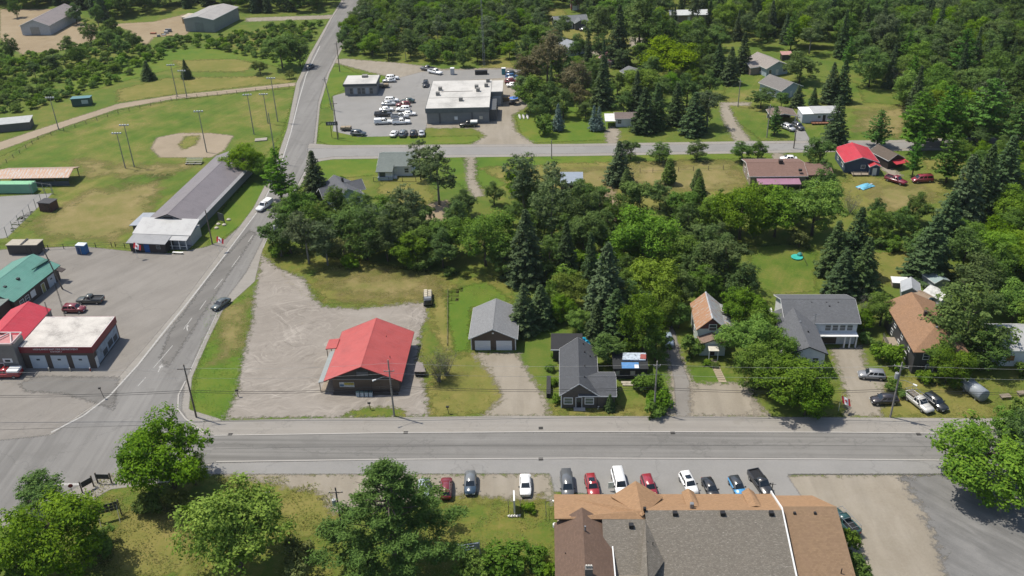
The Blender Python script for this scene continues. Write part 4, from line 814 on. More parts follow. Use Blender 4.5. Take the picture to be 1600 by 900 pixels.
MB().box(3.5, 13.5, 15.6, 16.0, 5.0, 5.06).build('roof_seam', plain('tar_seam', (.16,.14,.12)), s); MB().box(-.1, 19.2, 9.6, 9.72, 5.0, 5.05).build('roof_seam', plain('tar_seam', (.16,.14,.12)), s)
for x, m_ in ((9,WT), (16.7,plain('cream_sign', (.62,.58,.46)))): MB().box(x-.5, x+.5, -.12, -.004, 1.2, 2.2).build('sign_panel', m_, s)
for x in (4, 14): MB().box(x-.25, x+.25, -.2, -.004, .1, 3.4).build('pilaster', plain('dark_pilaster', (.11,.115,.12)), s)
s = thing('kiosk', 'small flat white roofed building with glazed front in the store car park', 'building', (-54.2,306.6,0), -1.5)
walls(s, 0, 10.6, 0, 9, 3.2, siding('grey_cladding', (.22,.225,.23), .3)); MB().box(-.4, 11, -.5, 9.4, 3.22, 4.0).build('fascia_band', plain('charcoal_fascia', (.07,.08,.085)), s); MB().box(-.2, 10.8, -.3, 9.2, 4.01, 4.06).build('roof', MEM, s)
for i in range(6): win(s, 'f', 0, 2.2+i*1.35, .5, 1.05, 2.0, GREYM, plain('pale_window', (.34,.38,.42), .2) if i in (1, 4) else GL)
vent(s, 6, 7.2, 4.2, 1.8, .6, plain('unit_grey', (.24,.23,.21)), 'roof_unit')

# ---- houses along the back road and beyond
def house(px, py, wd, dp, h, rise, axis, wm, rm, label, rz=AZ, trim=WT, wins=3, name='house', loc=None):
    s = thing(name, label, 'house', loc or L(px, py), rz); walls(s, -wd/2, wd/2, 0, dp, h, wm, rise, axis); gable_roof(s, -wd/2, wd/2, 0, dp, h, rise, axis, rm, .45, trim=trim)
    for i in range(wins):
        a = -wd/2+wd*(i+.5)/wins
        if i == wins//2: door(s, 'f', 0, a, .9, 2.05, WT)
        else: win(s, 'f', 0, a, 1.0)
    for i in range(2): win(s, 'l', -wd/2, dp*(.3+.4*i), 1.0); win(s, 'r', wd/2, dp*(.3+.4*i), 1.0)
    return s
def SH(n, c, r='y'): return shingle(n+r, c, rows=r)
BLUW = siding('pale_blue_siding', (.42,.50,.56), .2); GRW = siding('dark_grey_siding', (.10,.10,.105), .2)
s = house(0,0, 9, 9.5, 3, 1.6, 'x', WH, SH('sage_shingles', (.20,.23,.215)), 'white bungalow with sage grey roof backing onto the back road', loc=(-30.6,236.2,0))
walls(s, -4.4, -.6, -2.6, -.01, 2.6, WH); MB().slab([(-4.9,-3.1,2.5), (-.3,-3.1,2.5), (-.3,.2,3.4), (-4.9,.2,3.4)], .14).build('porch_roof', SH('sage_shingles', (.20,.23,.215)), s); win(s, 'f', -2.6, -3.2, .9, 1.4, 1.3, DK); steps(s, -.5, .5, -1.0, 3, WT); MB().box(-4.5, -.5, -3.0, -2.62, 0, .9).build('porch_skirt', BLUW, s)
s = house(0,0, 7.5, 9.5, 3, 2.3, 'y', BLUW, SH('slate_shingles', (.155,.16,.175), 'x'), 'pale blue house with slate roof tucked in trees by the side road', 28, loc=(-40.6,216.5,0)); gable_roof(s, -5.5, 5.5, 3, 7.5, 2.9, 1.7, 'x', SH('slate_shingles', (.155,.16,.175)), .3); MB().box(.4, .9, 5, 5.5, 4.5, 6.2).build('chimney', DK, s)
s = thing('shed', 'blue grey flat roofed shed showing between the garden trees', 'shed', L(893,300), -4); walls(s, -2.8, 2.8, 0, 6, 2.4, GRW); shed_roof(s, [(-3,-.2,2.6), (3,-.2,2.6), (3,6.2,3.0), (-3,6.2,3.0)], plain('blue_grey_sheet', (.27,.31,.36), .5)); door(s, 'f', 0, 0, 1.2, 2, DK)
BR2 = SH('rosy_brown_shingles', (.25,.155,.125))
s = house(0,0, 14, 11, 3, 1.4, 'x', siding('tan_siding', (.30,.24,.19), .2), BR2, 'long ranch house with rosy brown roof and mauve porch awning', loc=(69.3,221.2,0))
walls(s, 7.02, 14, 1.5, 9.5, 2.6, DKW, 1.0, 'x'); gable_roof(s, 7.3, 14, 1.5, 9.5, 2.6, 1.0, 'x', BR2, .4, trim=DK); shed_roof(s, [(-5.6,-3.4,2.2), (5.2,-3.4,2.2), (5.2,-.5,2.6), (-5.6,-.5,2.6)], metalroof('mauve_metal', (.34,.17,.24), .4, 'x'))
for x in (-5.4, -1.8, 1.8, 5): MB().box(x-.08, x+.08, -3.3, -3.15, 0, 2.05).build('porch_post', WOOD, s)
MB().box(.9, 1.9, 4.6, 5.5, 4.0, 5.4).build('chimney', plain('dark_chimney', (.07,.05,.045)), s); MB().box(5.2, 6, .5, 1.2, 4.0, 4.5).build('roof_vent', DK, s)
for x in (10.2, 11.6): win(s, 'f', 1.5, x, .7, .7, .9, WT, plain('white_blind', (.62,.63,.64)))
NAVY = siding('navy_siding', (.045,.075,.125), .2); RED2 = metalroof('cherry_metal_roof', (.50,.03,.045), .4, 'x')
s = house(0,0, 8.2, 9.8, 3, 1.35, 'y', NAVY, RED2, 'navy blue house with cherry red metal roof and front deck', loc=(93.2,228.6,0), wins=0)
walls(s, 1.9, 4.4, -1.9, -.01, 2.4, NAVY, .6, 'y'); gable_roof(s, 1.9, 4.4, -1.9, 0, 2.4, .6, 'y', RED2, .25); door(s, 'f', -1.9, 3.1, .9, 1.95, WT); win(s, 'f', 0, .6, 1.2, 1.0, .9); win(s, 'l', -4.1, 2.5, 1.0, 2.0, 1.6, WT, BLUW)
for i in range(7): MB().box(-2.6, 1.7, -2.6+i*.36, -2.27+i*.36, .42, .48).build('deck_board', WOOD, s)
for x in (-2.4, -.4, 1.5): MB().box(x-.07, x+.07, -2.5, -2.36, 0, 1.3).build('deck_post', WOOD, s)
s = outbuilding(1398,262, 5, 7.5, 2.4, 1.4, DBR, SH('mossy_brown_shingles', (.15,.12,.095), 'x'), 'dark cabin with mossy brown roof and red awning near the navy house', 20, name='cabin'); shed_roof(s, [(-1.5,-2,1.9), (2.6,-2,1.9), (2.6,0,2.3), (-1.5,0,2.3)], RED2)
s = thing('mobile_home', 'white mobile home with grey metal roof and low wooden deck', 'mobile home', (94.2,266.6,0), -2)
walls(s, -5.6, 5.4, 0, 5.6, 2.9, siding('bluish_white_siding', (.58,.62,.66), .25)); shed_roof(s, [(-2.3,-.3,3.1), (5.7,-.3,3.1), (5.7,5.9,3.25), (-2.3,5.9,3.25)], metalroof('light_grey_flat_metal', (.47,.47,.46), .5, 'x')); shed_roof(s, [(-5.8,-.3,2.95), (-2.35,-.3,3.0), (-2.35,5.9,3.1), (-5.8,5.9,3.05)], WT)
win(s, 'f', 0, -.6, 1.5, .9, .8, WT); win(s, 'f', 0, 2.6, 1.4, 1.6, .9, WT); door(s, 'f', 0, .9, .9, 2, DK, WT, .5); MB().box(-3, 4.6, -1.8, -.02, .4, .52).build('deck', plain('red_brown_deck', (.26,.12,.07), .8), s)
for i in range(9): MB().box(-3+i*.94, -2.92+i*.94, -1.8, -1.72, 0, 1.3).build('deck_post', plain('red_brown_deck', (.26,.12,.07)), s)
s = thing('carport', 'brown roofed open carport with pale posts beside the mobile home', 'carport', L(1225,194), -2); gable_roof(s, -4, 3.4, 0, 6, 2.4, .8, 'y', SH('dusty_brown_shingles', (.22,.17,.14), 'x'), .3)
for x in (-3.8, 3.2):
    for y in (.2, 5.8): MB().box(x-.1, x+.1, y-.1, y+.1, 0, 2.45).build('post', WT, s)
MB().box(-3.9, 3.3, 5.85, 5.95, 0, 2.4).build('back_wall', DBR, s)
house(0,0, 8.4, 10, 3, 1.8, 'y', BLUW, SH('taupe_shingles', (.24,.225,.21), 'x'), 'pale blue bungalow with taupe roof behind a round bush', 28, loc=(91.8,290.6,0))
s = house(0,0, 8.6, 12, 3, 1.8, 'y', BLUW, SH('pale_taupe_shingles', (.36,.32,.29), 'x'), 'bungalow with pale taupe roof and garden steps at the wood edge', 20, loc=(93.4,313.9,0)); walls(s, -8, -4.31, 4, 9, 2.6, siding('tan_siding', (.30,.24,.19)), 1.2, 'x'); gable_roof(s, -8, -4.0, 4, 9, 2.6, 1.2, 'x', SH('pale_taupe_shingles', (.36,.32,.29)), .3)
s = thing('hut', 'tiny hut with pink roof behind the taupe bungalow', 'hut', L(1229,95), 0); walls(s, -1.7, 1.7, 0, 2.6, 2.2, DBR); shed_roof(s, [(-2,-.3,2.3), (2,-.3,2.3), (2,2.8,2.7), (-2,2.8,2.7)], plain('dusty_pink_roof', (.45,.25,.22)))
s = house(978,198, 6, 5, 2.6, .8, 'x', WH, SH('brown_grey_shingles', (.22,.175,.16)), 'little white cabin with brown roof under tall spruces', -3); shed_roof(s, [(-6.4,-1,2.2), (-3.2,-1,2.2), (-3.2,4.4,2.7), (-6.4,4.4,2.7)], plain('white_awning', (.66,.66,.64))); MB().tube([(-6.2,-.8,0), (-6.2,-.8,2.1)], .06).build('awning_post', WT, s)
house(965,104, 6, 6.5, 2.4, 1.3, 'y', siding('dusty_pink_siding', (.33,.26,.25), .2), metalroof('dull_pink_metal', (.36,.15,.17), .4, 'y'), 'small building with dull pink metal roof below a tall spruce', 32)
s = house(0,0, 13, 8, 2.8, 1.5, 'x', GRW, SH('cool_grey_shingles', (.20,.21,.22)), 'dark ranch house with cool grey roof in the far clearing', 8, loc=tuple(G(893,45))); walls(s, 1, 5.5, -2.4, -.01, 2.7, GRW, 1.2, 'y'); gable_roof(s, 1, 5.5, -2.4, 2, 2.7, 1.2, 'y', SH('cool_grey_shingles', (.20,.21,.22), 'x'), .3)
house(902,86, 8, 13, 3, 1.6, 'y', BLUW, SH('pale_steel_shingles', (.33,.355,.39), 'x'), 'pale blue house with steel grey roof behind browning maples', 38)
s = house(905,16, 7, 8, 5.5, 2.5, 'y', siding('barn_red_boards', (.21,.045,.04), .25, 'v'), SH('barn_roof_shingles', (.20,.10,.09), 'x'), 'tall barn red building with white garage door at the far wood', 0, wins=0); garage_door(s, 'f', 0, -1.6, 2.8, 2.6, WT, False)
house(1076,34, 15, 7, 2.8, 1.1, 'x', siding('tan_siding', (.30,.24,.19)), metalroof('off_white_metal_roof', (.56,.58,.56), .5, 'x'), 'long low building with off white metal roof deep in the trees', -3)
house(995,128, 6, 6, 2.5, 1.2, 'y', GRW, SH('cool_grey_shingles', (.20,.21,.22), 'x'), 'grey roofed cottage half hidden behind a bright round tree', 20)
s = thing('warehouse', 'big tan roofed metal workshop at the far gravel yard', 'workshop', (-134.5,399,0), -14); walls(s, 0, 13.6, 0, 22, 5.2, siding('grey_green_sheet', (.24,.26,.245), .4, 'v'), 1.2, 'y'); gable_roof(s, 0, 13.6, 0, 22, 5.2, 1.2, 'y', metalroof('tan_grey_metal', (.36,.335,.30), .6, 'y'), .3); walls(s, -8.5, -.02, 12, 18, 2.6, plain('plywood_tan', (.36,.26,.14))); shed_roof(s, [(-8.8,11.7,2.8), (0,11.7,2.8), (0,18.2,3.0), (-8.8,18.2,3.0)], plain('pale_tan_sheet', (.46,.40,.31))); garage_door(s, 'f', 0, 6.8, 4, 4, plain('grey_green_shutter', (.20,.22,.21)), False)
s = thing('warehouse', 'pale walled depot with brown and white roof in the sand clearing', 'workshop', (-204.5,401,0), -4); walls(s, 0, 12.5, 0, 28, 4, plain('pale_grey_wall', (.46,.47,.48)), 2.4, 'y'); gable_roof(s, 0, 12.5, 0, 28, 4, 2.4, 'y', metalroof('umber_grey_metal', (.24,.20,.18), .6, 'y'), .4); garage_door(s, 'f', 0, 6, 4, 3.4, GREYM, False)
s = thing('shed', 'low grey roofed shed where the cinder path leaves the field', 'shed', L(22,205), 12); walls(s, -6, 5, 0, 5, 2.4, GRW); shed_roof(s, [(-6.3,-.3,2.6), (5.3,-.3,2.6), (5.3,5.3,3.0), (-6.3,5.3,3.0)], plain('pale_grey_sheet', (.40,.41,.40)))

# ================================================================== vehicles (nose along +x, base at the ground)
TYRE = plain('tyre_rubber', (.022,.022,.022), .8); RIM = plain('wheel_rim', (.38,.39,.40), .35, .1, .6); CG = glass('car_glass', (.012,.017,.022)); HL = glass('headlight_lens', (.55,.58,.60)); TLM = glass('tail_light_lens', (.30,.01,.012))
# kind: length, width, belt height, roof height, bonnet start, windscreen top, roof end, rear glass foot (fractions of length from the tail)
CK = {'sedan': (4.7,1.82,.92,1.44,.74,.57,.26,.12), 'hatch': (4.2,1.78,.95,1.50,.76,.58,.12,.02), 'suv': (4.7,1.90,1.05,1.70,.74,.60,.10,.02), 'van': (5.3,1.98,1.15,1.95,.84,.70,.04,.01), 'pickup': (5.7,1.98,1.10,1.82,.72,.60,.42,.38)}
CARMESH = {}
def car_mesh(kind):
    if kind in CARMESH: return CARMESH[kind]
    Lc, W, zb, zr, fb, fs, fr, ft = CK[kind]; x = lambda f: (f-.5)*Lc; hw = W/2; out = {}
    def loft(secs, mats_n=1):
        bm = bmesh.new(); rings = []
        for sx, w_, z0, z1, tuck in secs:
            prof = [(-w_*.90,z0), (-w_,z0+.16), (-w_,z1-.20), (-w_*tuck,z1), (w_*tuck,z1), (w_,z1-.20), (w_,z0+.16), (w_*.90,z0)]
            rings.append([bm.verts.new((sx,y,z)) for y, z in prof])
        for a, b in zip(rings, rings[1:]):
            for i in range(8): bm.faces.new((a[i], a[(i+1) % 8], b[(i+1) % 8], b[i]))
        bm.faces.new(rings[0]); bm.faces.new(rings[-1][::-1]); bmesh.ops.recalc_face_normals(bm, faces=bm.faces)
        bmesh.ops.bevel(bm, geom=[e for e in bm.edges if e.calc_face_angle(0) > .5], offset=.05, segments=2, affect='EDGES')
        me = bpy.data.meshes.new(kind+'_shell'); bm.to_mesh(me); bm.free(); me.polygons.foreach_set('use_smooth', [True]*len(me.polygons)); return me
    zf = zb-.10
    if kind == 'pickup': secs = [(x(0),hw*.95,.42,zb,.95), (x(.02),hw,.38,zb+.02,.95), (x(.40),hw,.34,zb+.02,.95), (x(fb),hw,.34,zb,.9), (x(.93),hw*.97,.36,zf,.86), (x(1),hw*.88,.42,zf-.12,.84)]
    elif kind == 'van': secs = [(x(0),hw*.97,.38,zb,.96), (x(.03),hw,.32,zb+.02,.96), (x(fb),hw,.30,zb,.92), (x(.96),hw*.93,.32,zb-.25,.85), (x(1),hw*.84,.38,zb-.4,.82)]
    else: secs = [(x(0),hw*.86,.40,zb-.06,.88), (x(.05),hw*.97,.30,zb+.02,.90), (x(.3),hw,.26,zb+.02,.93), (x(fb),hw,.26,zb,.90), (x(.92),hw*.95,.28,zf,.85), (x(1),hw*.80,.36,zf-.18,.80)]
    out['body'] = loft(secs)
    a0, a1, b0, b1 = x(ft), x(fb), x(fr), x(fs); yb, yt = hw*.90, hw*.74
    cab = MB(); P = [(a0,-yb,zb-.03), (a1,-yb,zb-.03), (a1,yb,zb-.03), (a0,yb,zb-.03), (b0,-yt,zr), (b1,-yt,zr), (b1,yt,zr), (b0,yt,zr)]
    cab.v = list(P); cab.f = [(4,5,6,7), (0,1,5,4), (1,2,6,5), (2,3,7,6), (3,0,4,7)]; cab.m = [0]*5
    bm = bmesh.new(); me = cab.mesh(kind+'_cab', []); bm.from_mesh(me); bmesh.ops.bevel(bm, geom=[e for e in bm.edges if not e.is_boundary], offset=.06, segments=2, affect='EDGES'); bm.to_mesh(me); bm.free(); me.polygons.foreach_set('use_smooth', [True]*len(me.polygons)); out['cab'] = me
    V = [Vector(p) for p in P]
    def panel(q, m0=.10, m1=.08, off=.018, split=None):
        A, B, C, D = [V[i] for i in q]; n = (B-A).cross(D-A).normalized(); mb = MB()
        f = lambda u, v: (A.lerp(B, u)).lerp(D.lerp(C, u), v)
        for u0_, u1_ in (split or [(m1, 1-m1)]): mb.poly([f(u0_, m0)+n*off, f(u1_, m0)+n*off, f(u1_, 1-m0)+n*off, f(u0_, 1-m0)+n*off])
        return mb
    out['windscreen'] = panel((1,2,6,5)).mesh('windscreen', CG); out['rear_window'] = panel((3,0,4,7), .16).mesh('rear_window', CG)
    sp = [(.06,.40), (.44,.66), (.70,.94)] if kind in ('suv','van') else [(.10,.48), (.53,.90)]
    out['side_window'] = [panel((0,1,5,4), .14, split=sp).mesh('side_window', CG), panel((2,3,7,6), .14, split=[(1-b, 1-a) for a, b in sp]).mesh('side_window', CG)]
    wr = .36 if kind in ('suv','pickup','van') else .32
    wb = MB(); wb.tube([(0,-.11,0), (0,.11,0)], wr, 14); out['wheel'] = wb.mesh('wheel', TYRE); rb = MB(); rb.tube([(0,-.118,0), (0,.118,0)], wr*.62, 10); out['rim'] = rb.mesh('rim', RIM)
    out['wpos'] = [(x(fx), s_*(hw-.09), wr) for fx in (.19,.81) for s_ in (-1,1)]
    zl = secs[-1][3]-.22; out['headlight'] = MB().box(-.10, .05, -.20, .20, -.07, .07).mesh('headlight', HL); out['hpos'] = [(x(1)-.03, s_*hw*.56, zl+.02) for s_ in (-1,1)]
    out['tail_light'] = MB().box(-.05, .08, -.14, .14, -.13, .13).mesh('tail_light', TLM); out['tpos'] = [(x(0)+.02, s_*hw*.68, zb-.24) for s_ in (-1,1)]
    mb = MB(); mb.box(-.08, .08, -.12, .12, -.07, .07); out['mirror'] = mb.mesh('mirror', BLACK); out['mpos'] = [(x(fb)-.28, s_*(hw+.07), zb+.08) for s_ in (-1,1)]
    if kind == 'pickup':
        bd = MB(); bx0, bx1 = x(.03), x(.385); bd.poly([(bx0,-hw*.80,zb+.028), (bx1,-hw*.80,zb+.028), (bx1,hw*.80,zb+.028), (bx0,hw*.80,zb+.028)])
        bd = MB(); bd.box(bx0, bx1, -hw*.80, hw*.80, zb+.022, zb+.03); out['bed'] = bd.mesh('bed_liner', BLACK)
        rl = MB()
        for y0_, y1_ in ((-hw*.97,-hw*.82), (hw*.82,hw*.97)): rl.box(x(.01), x(.40), y0_, y1_, zb, zb+.22)
        rl.box(x(.005), x(.03), -hw*.82, hw*.82, zb, zb+.22); out['bed_wall'] = rl
    CARMESH[kind] = out; return out
def car(kind, c, px, py, head, label, group=None, roofc=None, extras=(), z=.75, name=None):
    g = G(px, py, z); d = car_mesh(kind); cn = '_'.join('%02d' % round(v*99) for v in c); pm = paint('paint_'+cn, c)
    nm = {'sedan':'sedan', 'hatch':'hatchback', 'suv':'sport_utility_vehicle', 'van':'cargo_van', 'pickup':'pickup_truck'}[kind]
    o = thing(name or nm, label, {'pickup':'truck', 'van':'van'}.get(kind, 'car'), (g.x, g.y, .06), head, group)
    def part(n, me, p=o, loc=(0,0,0), m=None):
        q = bpy.data.objects.new(n, me); col.objects.link(q); q.parent = p; q.location = loc
        if m:
            if not me.materials: me.materials.append(m)
            q.material_slots[0].link = 'OBJECT'; q.material_slots[0].material = m
        return q
    part('body', d['body'], m=pm); cb = part('cab', d['cab'], m=paint('paint_'+'_'.join('%02d' % round(v*99) for v in roofc), roofc) if roofc else pm)
    part('windscreen', d['windscreen']); part('rear_window', d['rear_window'])
    for w_ in d['side_window']: part('side_window', w_)
    for p_ in d['wpos']: w_ = part('wheel', d['wheel'], loc=p_); part('rim', d['rim'], w_)
    for p_ in d['hpos']: part('headlight', d['headlight'], loc=p_)
    for p_ in d['tpos']: part('tail_light', d['tail_light'], loc=p_)
    for p_ in d['mpos']: part('mirror', d['mirror'], loc=p_)
    Lc, W, zb, zr, fb, fs, fr, ft = CK[kind]; x = lambda f: (f-.5)*Lc
    if kind == 'pickup':
        part('bed_liner', d['bed']); d['bed_wall'].build('bed_wall', pm, o)
        if 'cap' in extras: MB().box(x(.01), x(.39), -W*.44, W*.44, zb+.03, zr-.05).build('bed_cap', paint('paint_cap', (.70,.70,.68)), o, bevel=.08)
        if 'rack' in extras:
            for y in (-.8, .8): MB().tube([(x(.02),y,zb+.2), (x(.02),y,2.05), (x(.80),y,2.05)], .04).build('ladder_rack', GREYM, o)
            for f in (.04,.2,.38,.6,.78): MB().tube([(x(f),-.8,2.06), (x(f),.8,2.06)], .035).build('rack_bar', GREYM, o)
        if 'load' in extras: MB().box(x(.06), x(.36), -.6, .6, zb+.03, zb+.45).build('load', plain('mixed_load', (.20,.17,.13), .8, .4, scale=4), o, bevel=.06)
    if 'rails' in extras:
        for y in (-W*.33, W*.33): MB().tube([(x(fr)+.15,y,zr+.02), (x(fr)+.3,y,zr+.07), (x(fs)-.3,y,zr+.07), (x(fs)-.1,y,zr+.02)], .025).build('roof_rail', GREYM, o)
    if 'sunroof' in extras: MB().box(x(fs)-1.25, x(fs)-.35, -W*.24, W*.24, zr+.002, zr+.012).build('sunroof', CG, o)
    if 'door' in extras: MB().box(x(.70)-.02, x(.70)+.05, -W/2-.95, -W/2-.02, .5, 1.7).build('open_door', pm, o); 
    return o
SIL, WHT, BLKC, GRYC, REDC, MARC, NAVC = (.42,.44,.46), (.76,.76,.75), (.014,.015,.017), (.10,.105,.115), (.28,.015,.02), (.15,.012,.02), (.02,.045,.075)
# parked nose-in along the hotel front
car('sedan', (.36,.40,.45), 662,764, -88, 'silver blue sedan parked half under the big white pine')
car('suv', MARC, 697,762, 90, 'maroon sport utility with roof rails backed in beside the silver sedan', extras=('rails',))
car('suv', NAVC, 735,755, -90, 'navy blue boxy off roader with grey roof on the gravel', roofc=(.13,.14,.145))
car('sedan', WHT, 821,757, -91, 'white sedan parked alone on the gravel strip')
car('van', (.09,.095,.10), 886,757, -90, 'charcoal minivan at the end of the hotel parking row')
car('suv', REDC, 925,759, -86, 'red sport utility with dark sunroof beside the charcoal minivan', extras=('sunroof','rails'))
car('van', WHT, 968,753, -87, 'white cargo van with its driver door open', extras=('door',))
car('suv', (.25,.012,.025), 1014,760, -84, 'cherry red sport utility behind the hotel entrance gable', extras=('rails',))
car('suv', WHT, 1076,755, -80, 'white sport utility with black sunroof at the hotel front', extras=('sunroof','rails'))
car('sedan', BLKC, 1110,762, -84, 'low black sports sedan between white and blue cars')
car('hatch', (.05,.26,.52), 1152,759, -82, 'sky blue hatchback with black roof at the hotel', roofc=(.03,.035,.04))
car('pickup', BLKC, 1189,755, -76, 'black pickup truck closing the hotel parking row')
car('pickup', (.012,.06,.06), 1318,815, 110, 'dark teal pickup with rack beside the hotel side wall', extras=('rack',))
# right-hand yards
car('suv', (.19,.20,.215), 1362,585, 170, 'silver grey sport utility facing the shrubs by the white house drive')
car('suv', (.02,.018,.022), 1382,624, 180, 'black sport utility parked beside the transformer pole')
car('pickup', (.46,.45,.42), 1436,628, -70, 'beige silver pickup with long ladder rack by the street', extras=('rack','load'))
car('suv', (.012,.016,.018), 1462,628, -68, 'black crossover next to the ladder rack pickup')
car('sedan', (.28,.35,.42), 1044,530, -90, 'pale blue car in the deep shade of the garden drive')
# moving and parked in town
car('sedan', (.07,.085,.085), 345,474, -118, 'dark grey sedan driving down the side road past the grass island')
car('pickup', (.62,.63,.64), 413,321, -112, 'white pickup truck driving on the side road by the tall pine', extras=('cap',))
car('sedan', (.05,.06,.07), 484,104, -105, 'dark car far up the side road beside two roadside trees')
car('pickup', (.045,.05,.045), 141,468, 176, 'dark green pickup with open bed on the fire hall yard')
car('suv', MARC, 116,482, -4, 'dark red sport utility parked behind the fire hall')
car('pickup', REDC, 10,583, 178, 'red pickup with pale box cap at the fire hall entrance', extras=('cap',))
car('sedan', WHT, 1232,247, 170, 'white car on the drive of the rosy brown ranch house')
car('suv', (.33,.34,.35), 1232,199, -60, 'silver sport utility under the carport of the mobile home')
car('suv', (.05,.055,.065), 1247,197, -70, 'dark sport utility beside the silver one at the mobile home')
car('pickup', (.17,.012,.03), 1400,281, -50, 'maroon pickup on the worn lawn near the mossy cabin')
car('van', (.20,.015,.03), 1441,280, 184, 'maroon van parked facing the maroon pickup')
# store car park
LOT = [('suv',WHT,613,121,0,'white sport utility beside the small glazed kiosk'), ('sedan',SIL,608,125,180,'silver sedan beside the white sport utility near the kiosk'),
 ('suv',BLKC,665,131,-90,'black sport utility standing at the store entrance corner'), ('pickup',GRYC,668,107,150,'grey pickup at the grassy edge behind the store lot'), ('pickup',WHT,680,112,-35,'white pickup at the grassy edge behind the store lot'),
 ('suv',WHT,612,156,0,'white sport utility at the top of the left parking row'), ('sedan',SIL,607,161,0,'silver sedan next to the top white one in the left row'), ('sedan',(.02,.05,.045),637,157,178,'dark green sedan at the top of the right parking row'),
 ('suv',MARC,630,163,178,'maroon sport utility in the right parking row'), ('sedan',WHT,604,170,2,'white sedan in the middle of the left parking row'), ('suv',WHT,630,170,178,'white sport utility under the maroon one in the right row'),
 ('pickup',BLKC,599,178,2,'black pickup in the left parking row'), ('sedan',WHT,639,177,0,'white sedan near the store end of the right row'), ('pickup',(.30,.31,.32),625,182,2,'light grey pickup in the right parking row'),
 ('pickup',(.60,.61,.60),599,190,2,'white work pickup with tall cap at the foot of the left row'), ('pickup',WHT,627,190,2,'white pickup at the foot of the right row'),
 ('sedan',WHT,616,208,78,'white sedan at the grass edge of the store lot'), ('suv',(.13,.15,.16),630,208,82,'slate grey sport utility at the grass edge of the store lot'), ('suv',BLKC,646,208,88,'black sport utility at the grass edge of the store lot'), ('sedan',SIL,659,207,92,'silver sedan by the light post at the lot corner'),
 ('suv',(.03,.045,.055),560,208,-12,'dark sport utility towing a small trailer in the store lot'), ('pickup',BLKC,732,194,180,'black pickup with white cap in front of the store wall'),
 ('suv',(.02,.03,.04),800,115,0,'black sport utility in the side row right of the store'), ('suv',(.03,.10,.24),800,119,0,'blue sport utility in the side row right of the store'), ('sedan',SIL,800,123,0,'silver sedan in the side row right of the store'), ('suv',MARC,799,127,0,'maroon sport utility in the side row right of the store'), ('sedan',WHT,802,132,4,'white sedan at the near end of the side row'),
 ('sedan',(.10,.11,.12),914,45,10,'grey car behind the far dark ranch house')]
for k, c, px_, py_, h_, lb in LOT: car(k, c, px_, py_, h_, lb, extras=('cap',) if 'cap' in lb.split() else ())
def trailer(px, py, rz, label, ln=3.4, load=True, wd=1.7):
    t = thing('utility_trailer', label, 'trailer', L(px, py), rz); MB().box(-ln/2, ln/2, -wd/2, wd/2, .5, .62).build('deck', DK, t); MB().tube([(ln/2,0,.5), (ln/2+1.1,0,.45)], .06).build('drawbar', DK, t)
    for y in (-wd/2-.12, wd/2+.12): MB().tube([(-.2,y-.1,.32), (-.2,y+.1,.32)], .32, 12).build('wheel', TYRE, t)
    if load:
        for i in range(2): MB().box(-ln/2+.1+i*ln/2, -.1+i*ln/2, -wd/2+.1, wd/2-.1, .63, 1.25+.15*i).build('load', plain('tan_load', (.32,.26,.18), .8, .3), t, bevel=.05)
    return t
trailer(541,204, -12, 'small loaded trailer hitched behind the dark sport utility')
trailer(600,137, 0, 'small equipment trailer beside the glazed kiosk')
fb_ = thing('flatbed_truck', 'small black flatbed truck stacked with cream bundles beside the meadow', 'truck', L(669,470), -86)
MB().box(.9, 2.6, -.85, .85, .45, 1.7).build('cab', paint('paint_truck', (.03,.035,.04)), fb_, bevel=.15); MB().box(1.3, 2.0, -.7, .7, 1.71, 1.76).build('cab_roof_rack', GREYM, fb_); MB().box(2.605, 2.63, -.7, .7, 1.0, 1.55).build('windscreen', CG, fb_); MB().box(-2.6, .85, -.95, .95, .7, .82).build('flatbed', DK, fb_)
for i in range(4): MB().box(-2.5+.8*i, -1.8+.8*i, -.8, -.05, .83, 1.45).build('bundle', plain('cream_bundle', (.48,.43,.33), .8, .2), fb_, bevel=.06); MB().box(-2.4+.8*i, -1.75+.8*i, .05, .8, .83, 1.35).build('bundle', plain('cream_bundle', (.48,.43,.33)), fb_, bevel=.06)
for x in (-1.8, 1.9):
    for y in (-.85, .85): MB().tube([(x,y-.12,.36), (x,y+.12,.36)], .36, 12).build('wheel', TYRE, fb_)
# machinery and stock in the far yard and beside the store
def clutter(px, py, n, spread, cols, label, name='stacked_goods', cat='goods', hmax=1.4, group=None):
    for i in range(n):
        a = thing(name, label, cat, (0,0,0), random.uniform(-20,20), group); g = G(px, py); a.location = (g.x+random.uniform(-spread,spread), g.y+random.uniform(-spread,spread)*.7, .03)
        c = random.choice(cols); m_ = plain('goods_%02d_%02d_%02d' % tuple(round(v*99) for v in c), c, .7, .25, scale=3); w_ = random.uniform(.5,1.3); h_ = random.uniform(.4,hmax)
        MB().box(-w_, w_, -.5, .5, .1, h_).build('crate', m_, a, bevel=.06); MB().box(-w_-.08, w_+.08, -.58, .58, 0, .1).build('pallet', WOOD, a)
clutter(790,158, 5, 4, [(.36,.24,.12), (.25,.25,.25), (.06,.12,.22), (.4,.36,.3)], 'pallet of goods stacked on the sandy yard right of the store', group='pallets right of the store')
clutter(260,54, 7, 7, [(.34,.12,.06), (.40,.28,.12), (.2,.2,.2), (.5,.5,.48)], 'crate of building supplies in the far gravel yard', group='supplies in the far yard')
clutter(330,48, 3, 4, [(.05,.13,.14), (.5,.5,.48)], 'bin standing along the tan workshop wall', group='bins by the workshop', name='skip_bin')
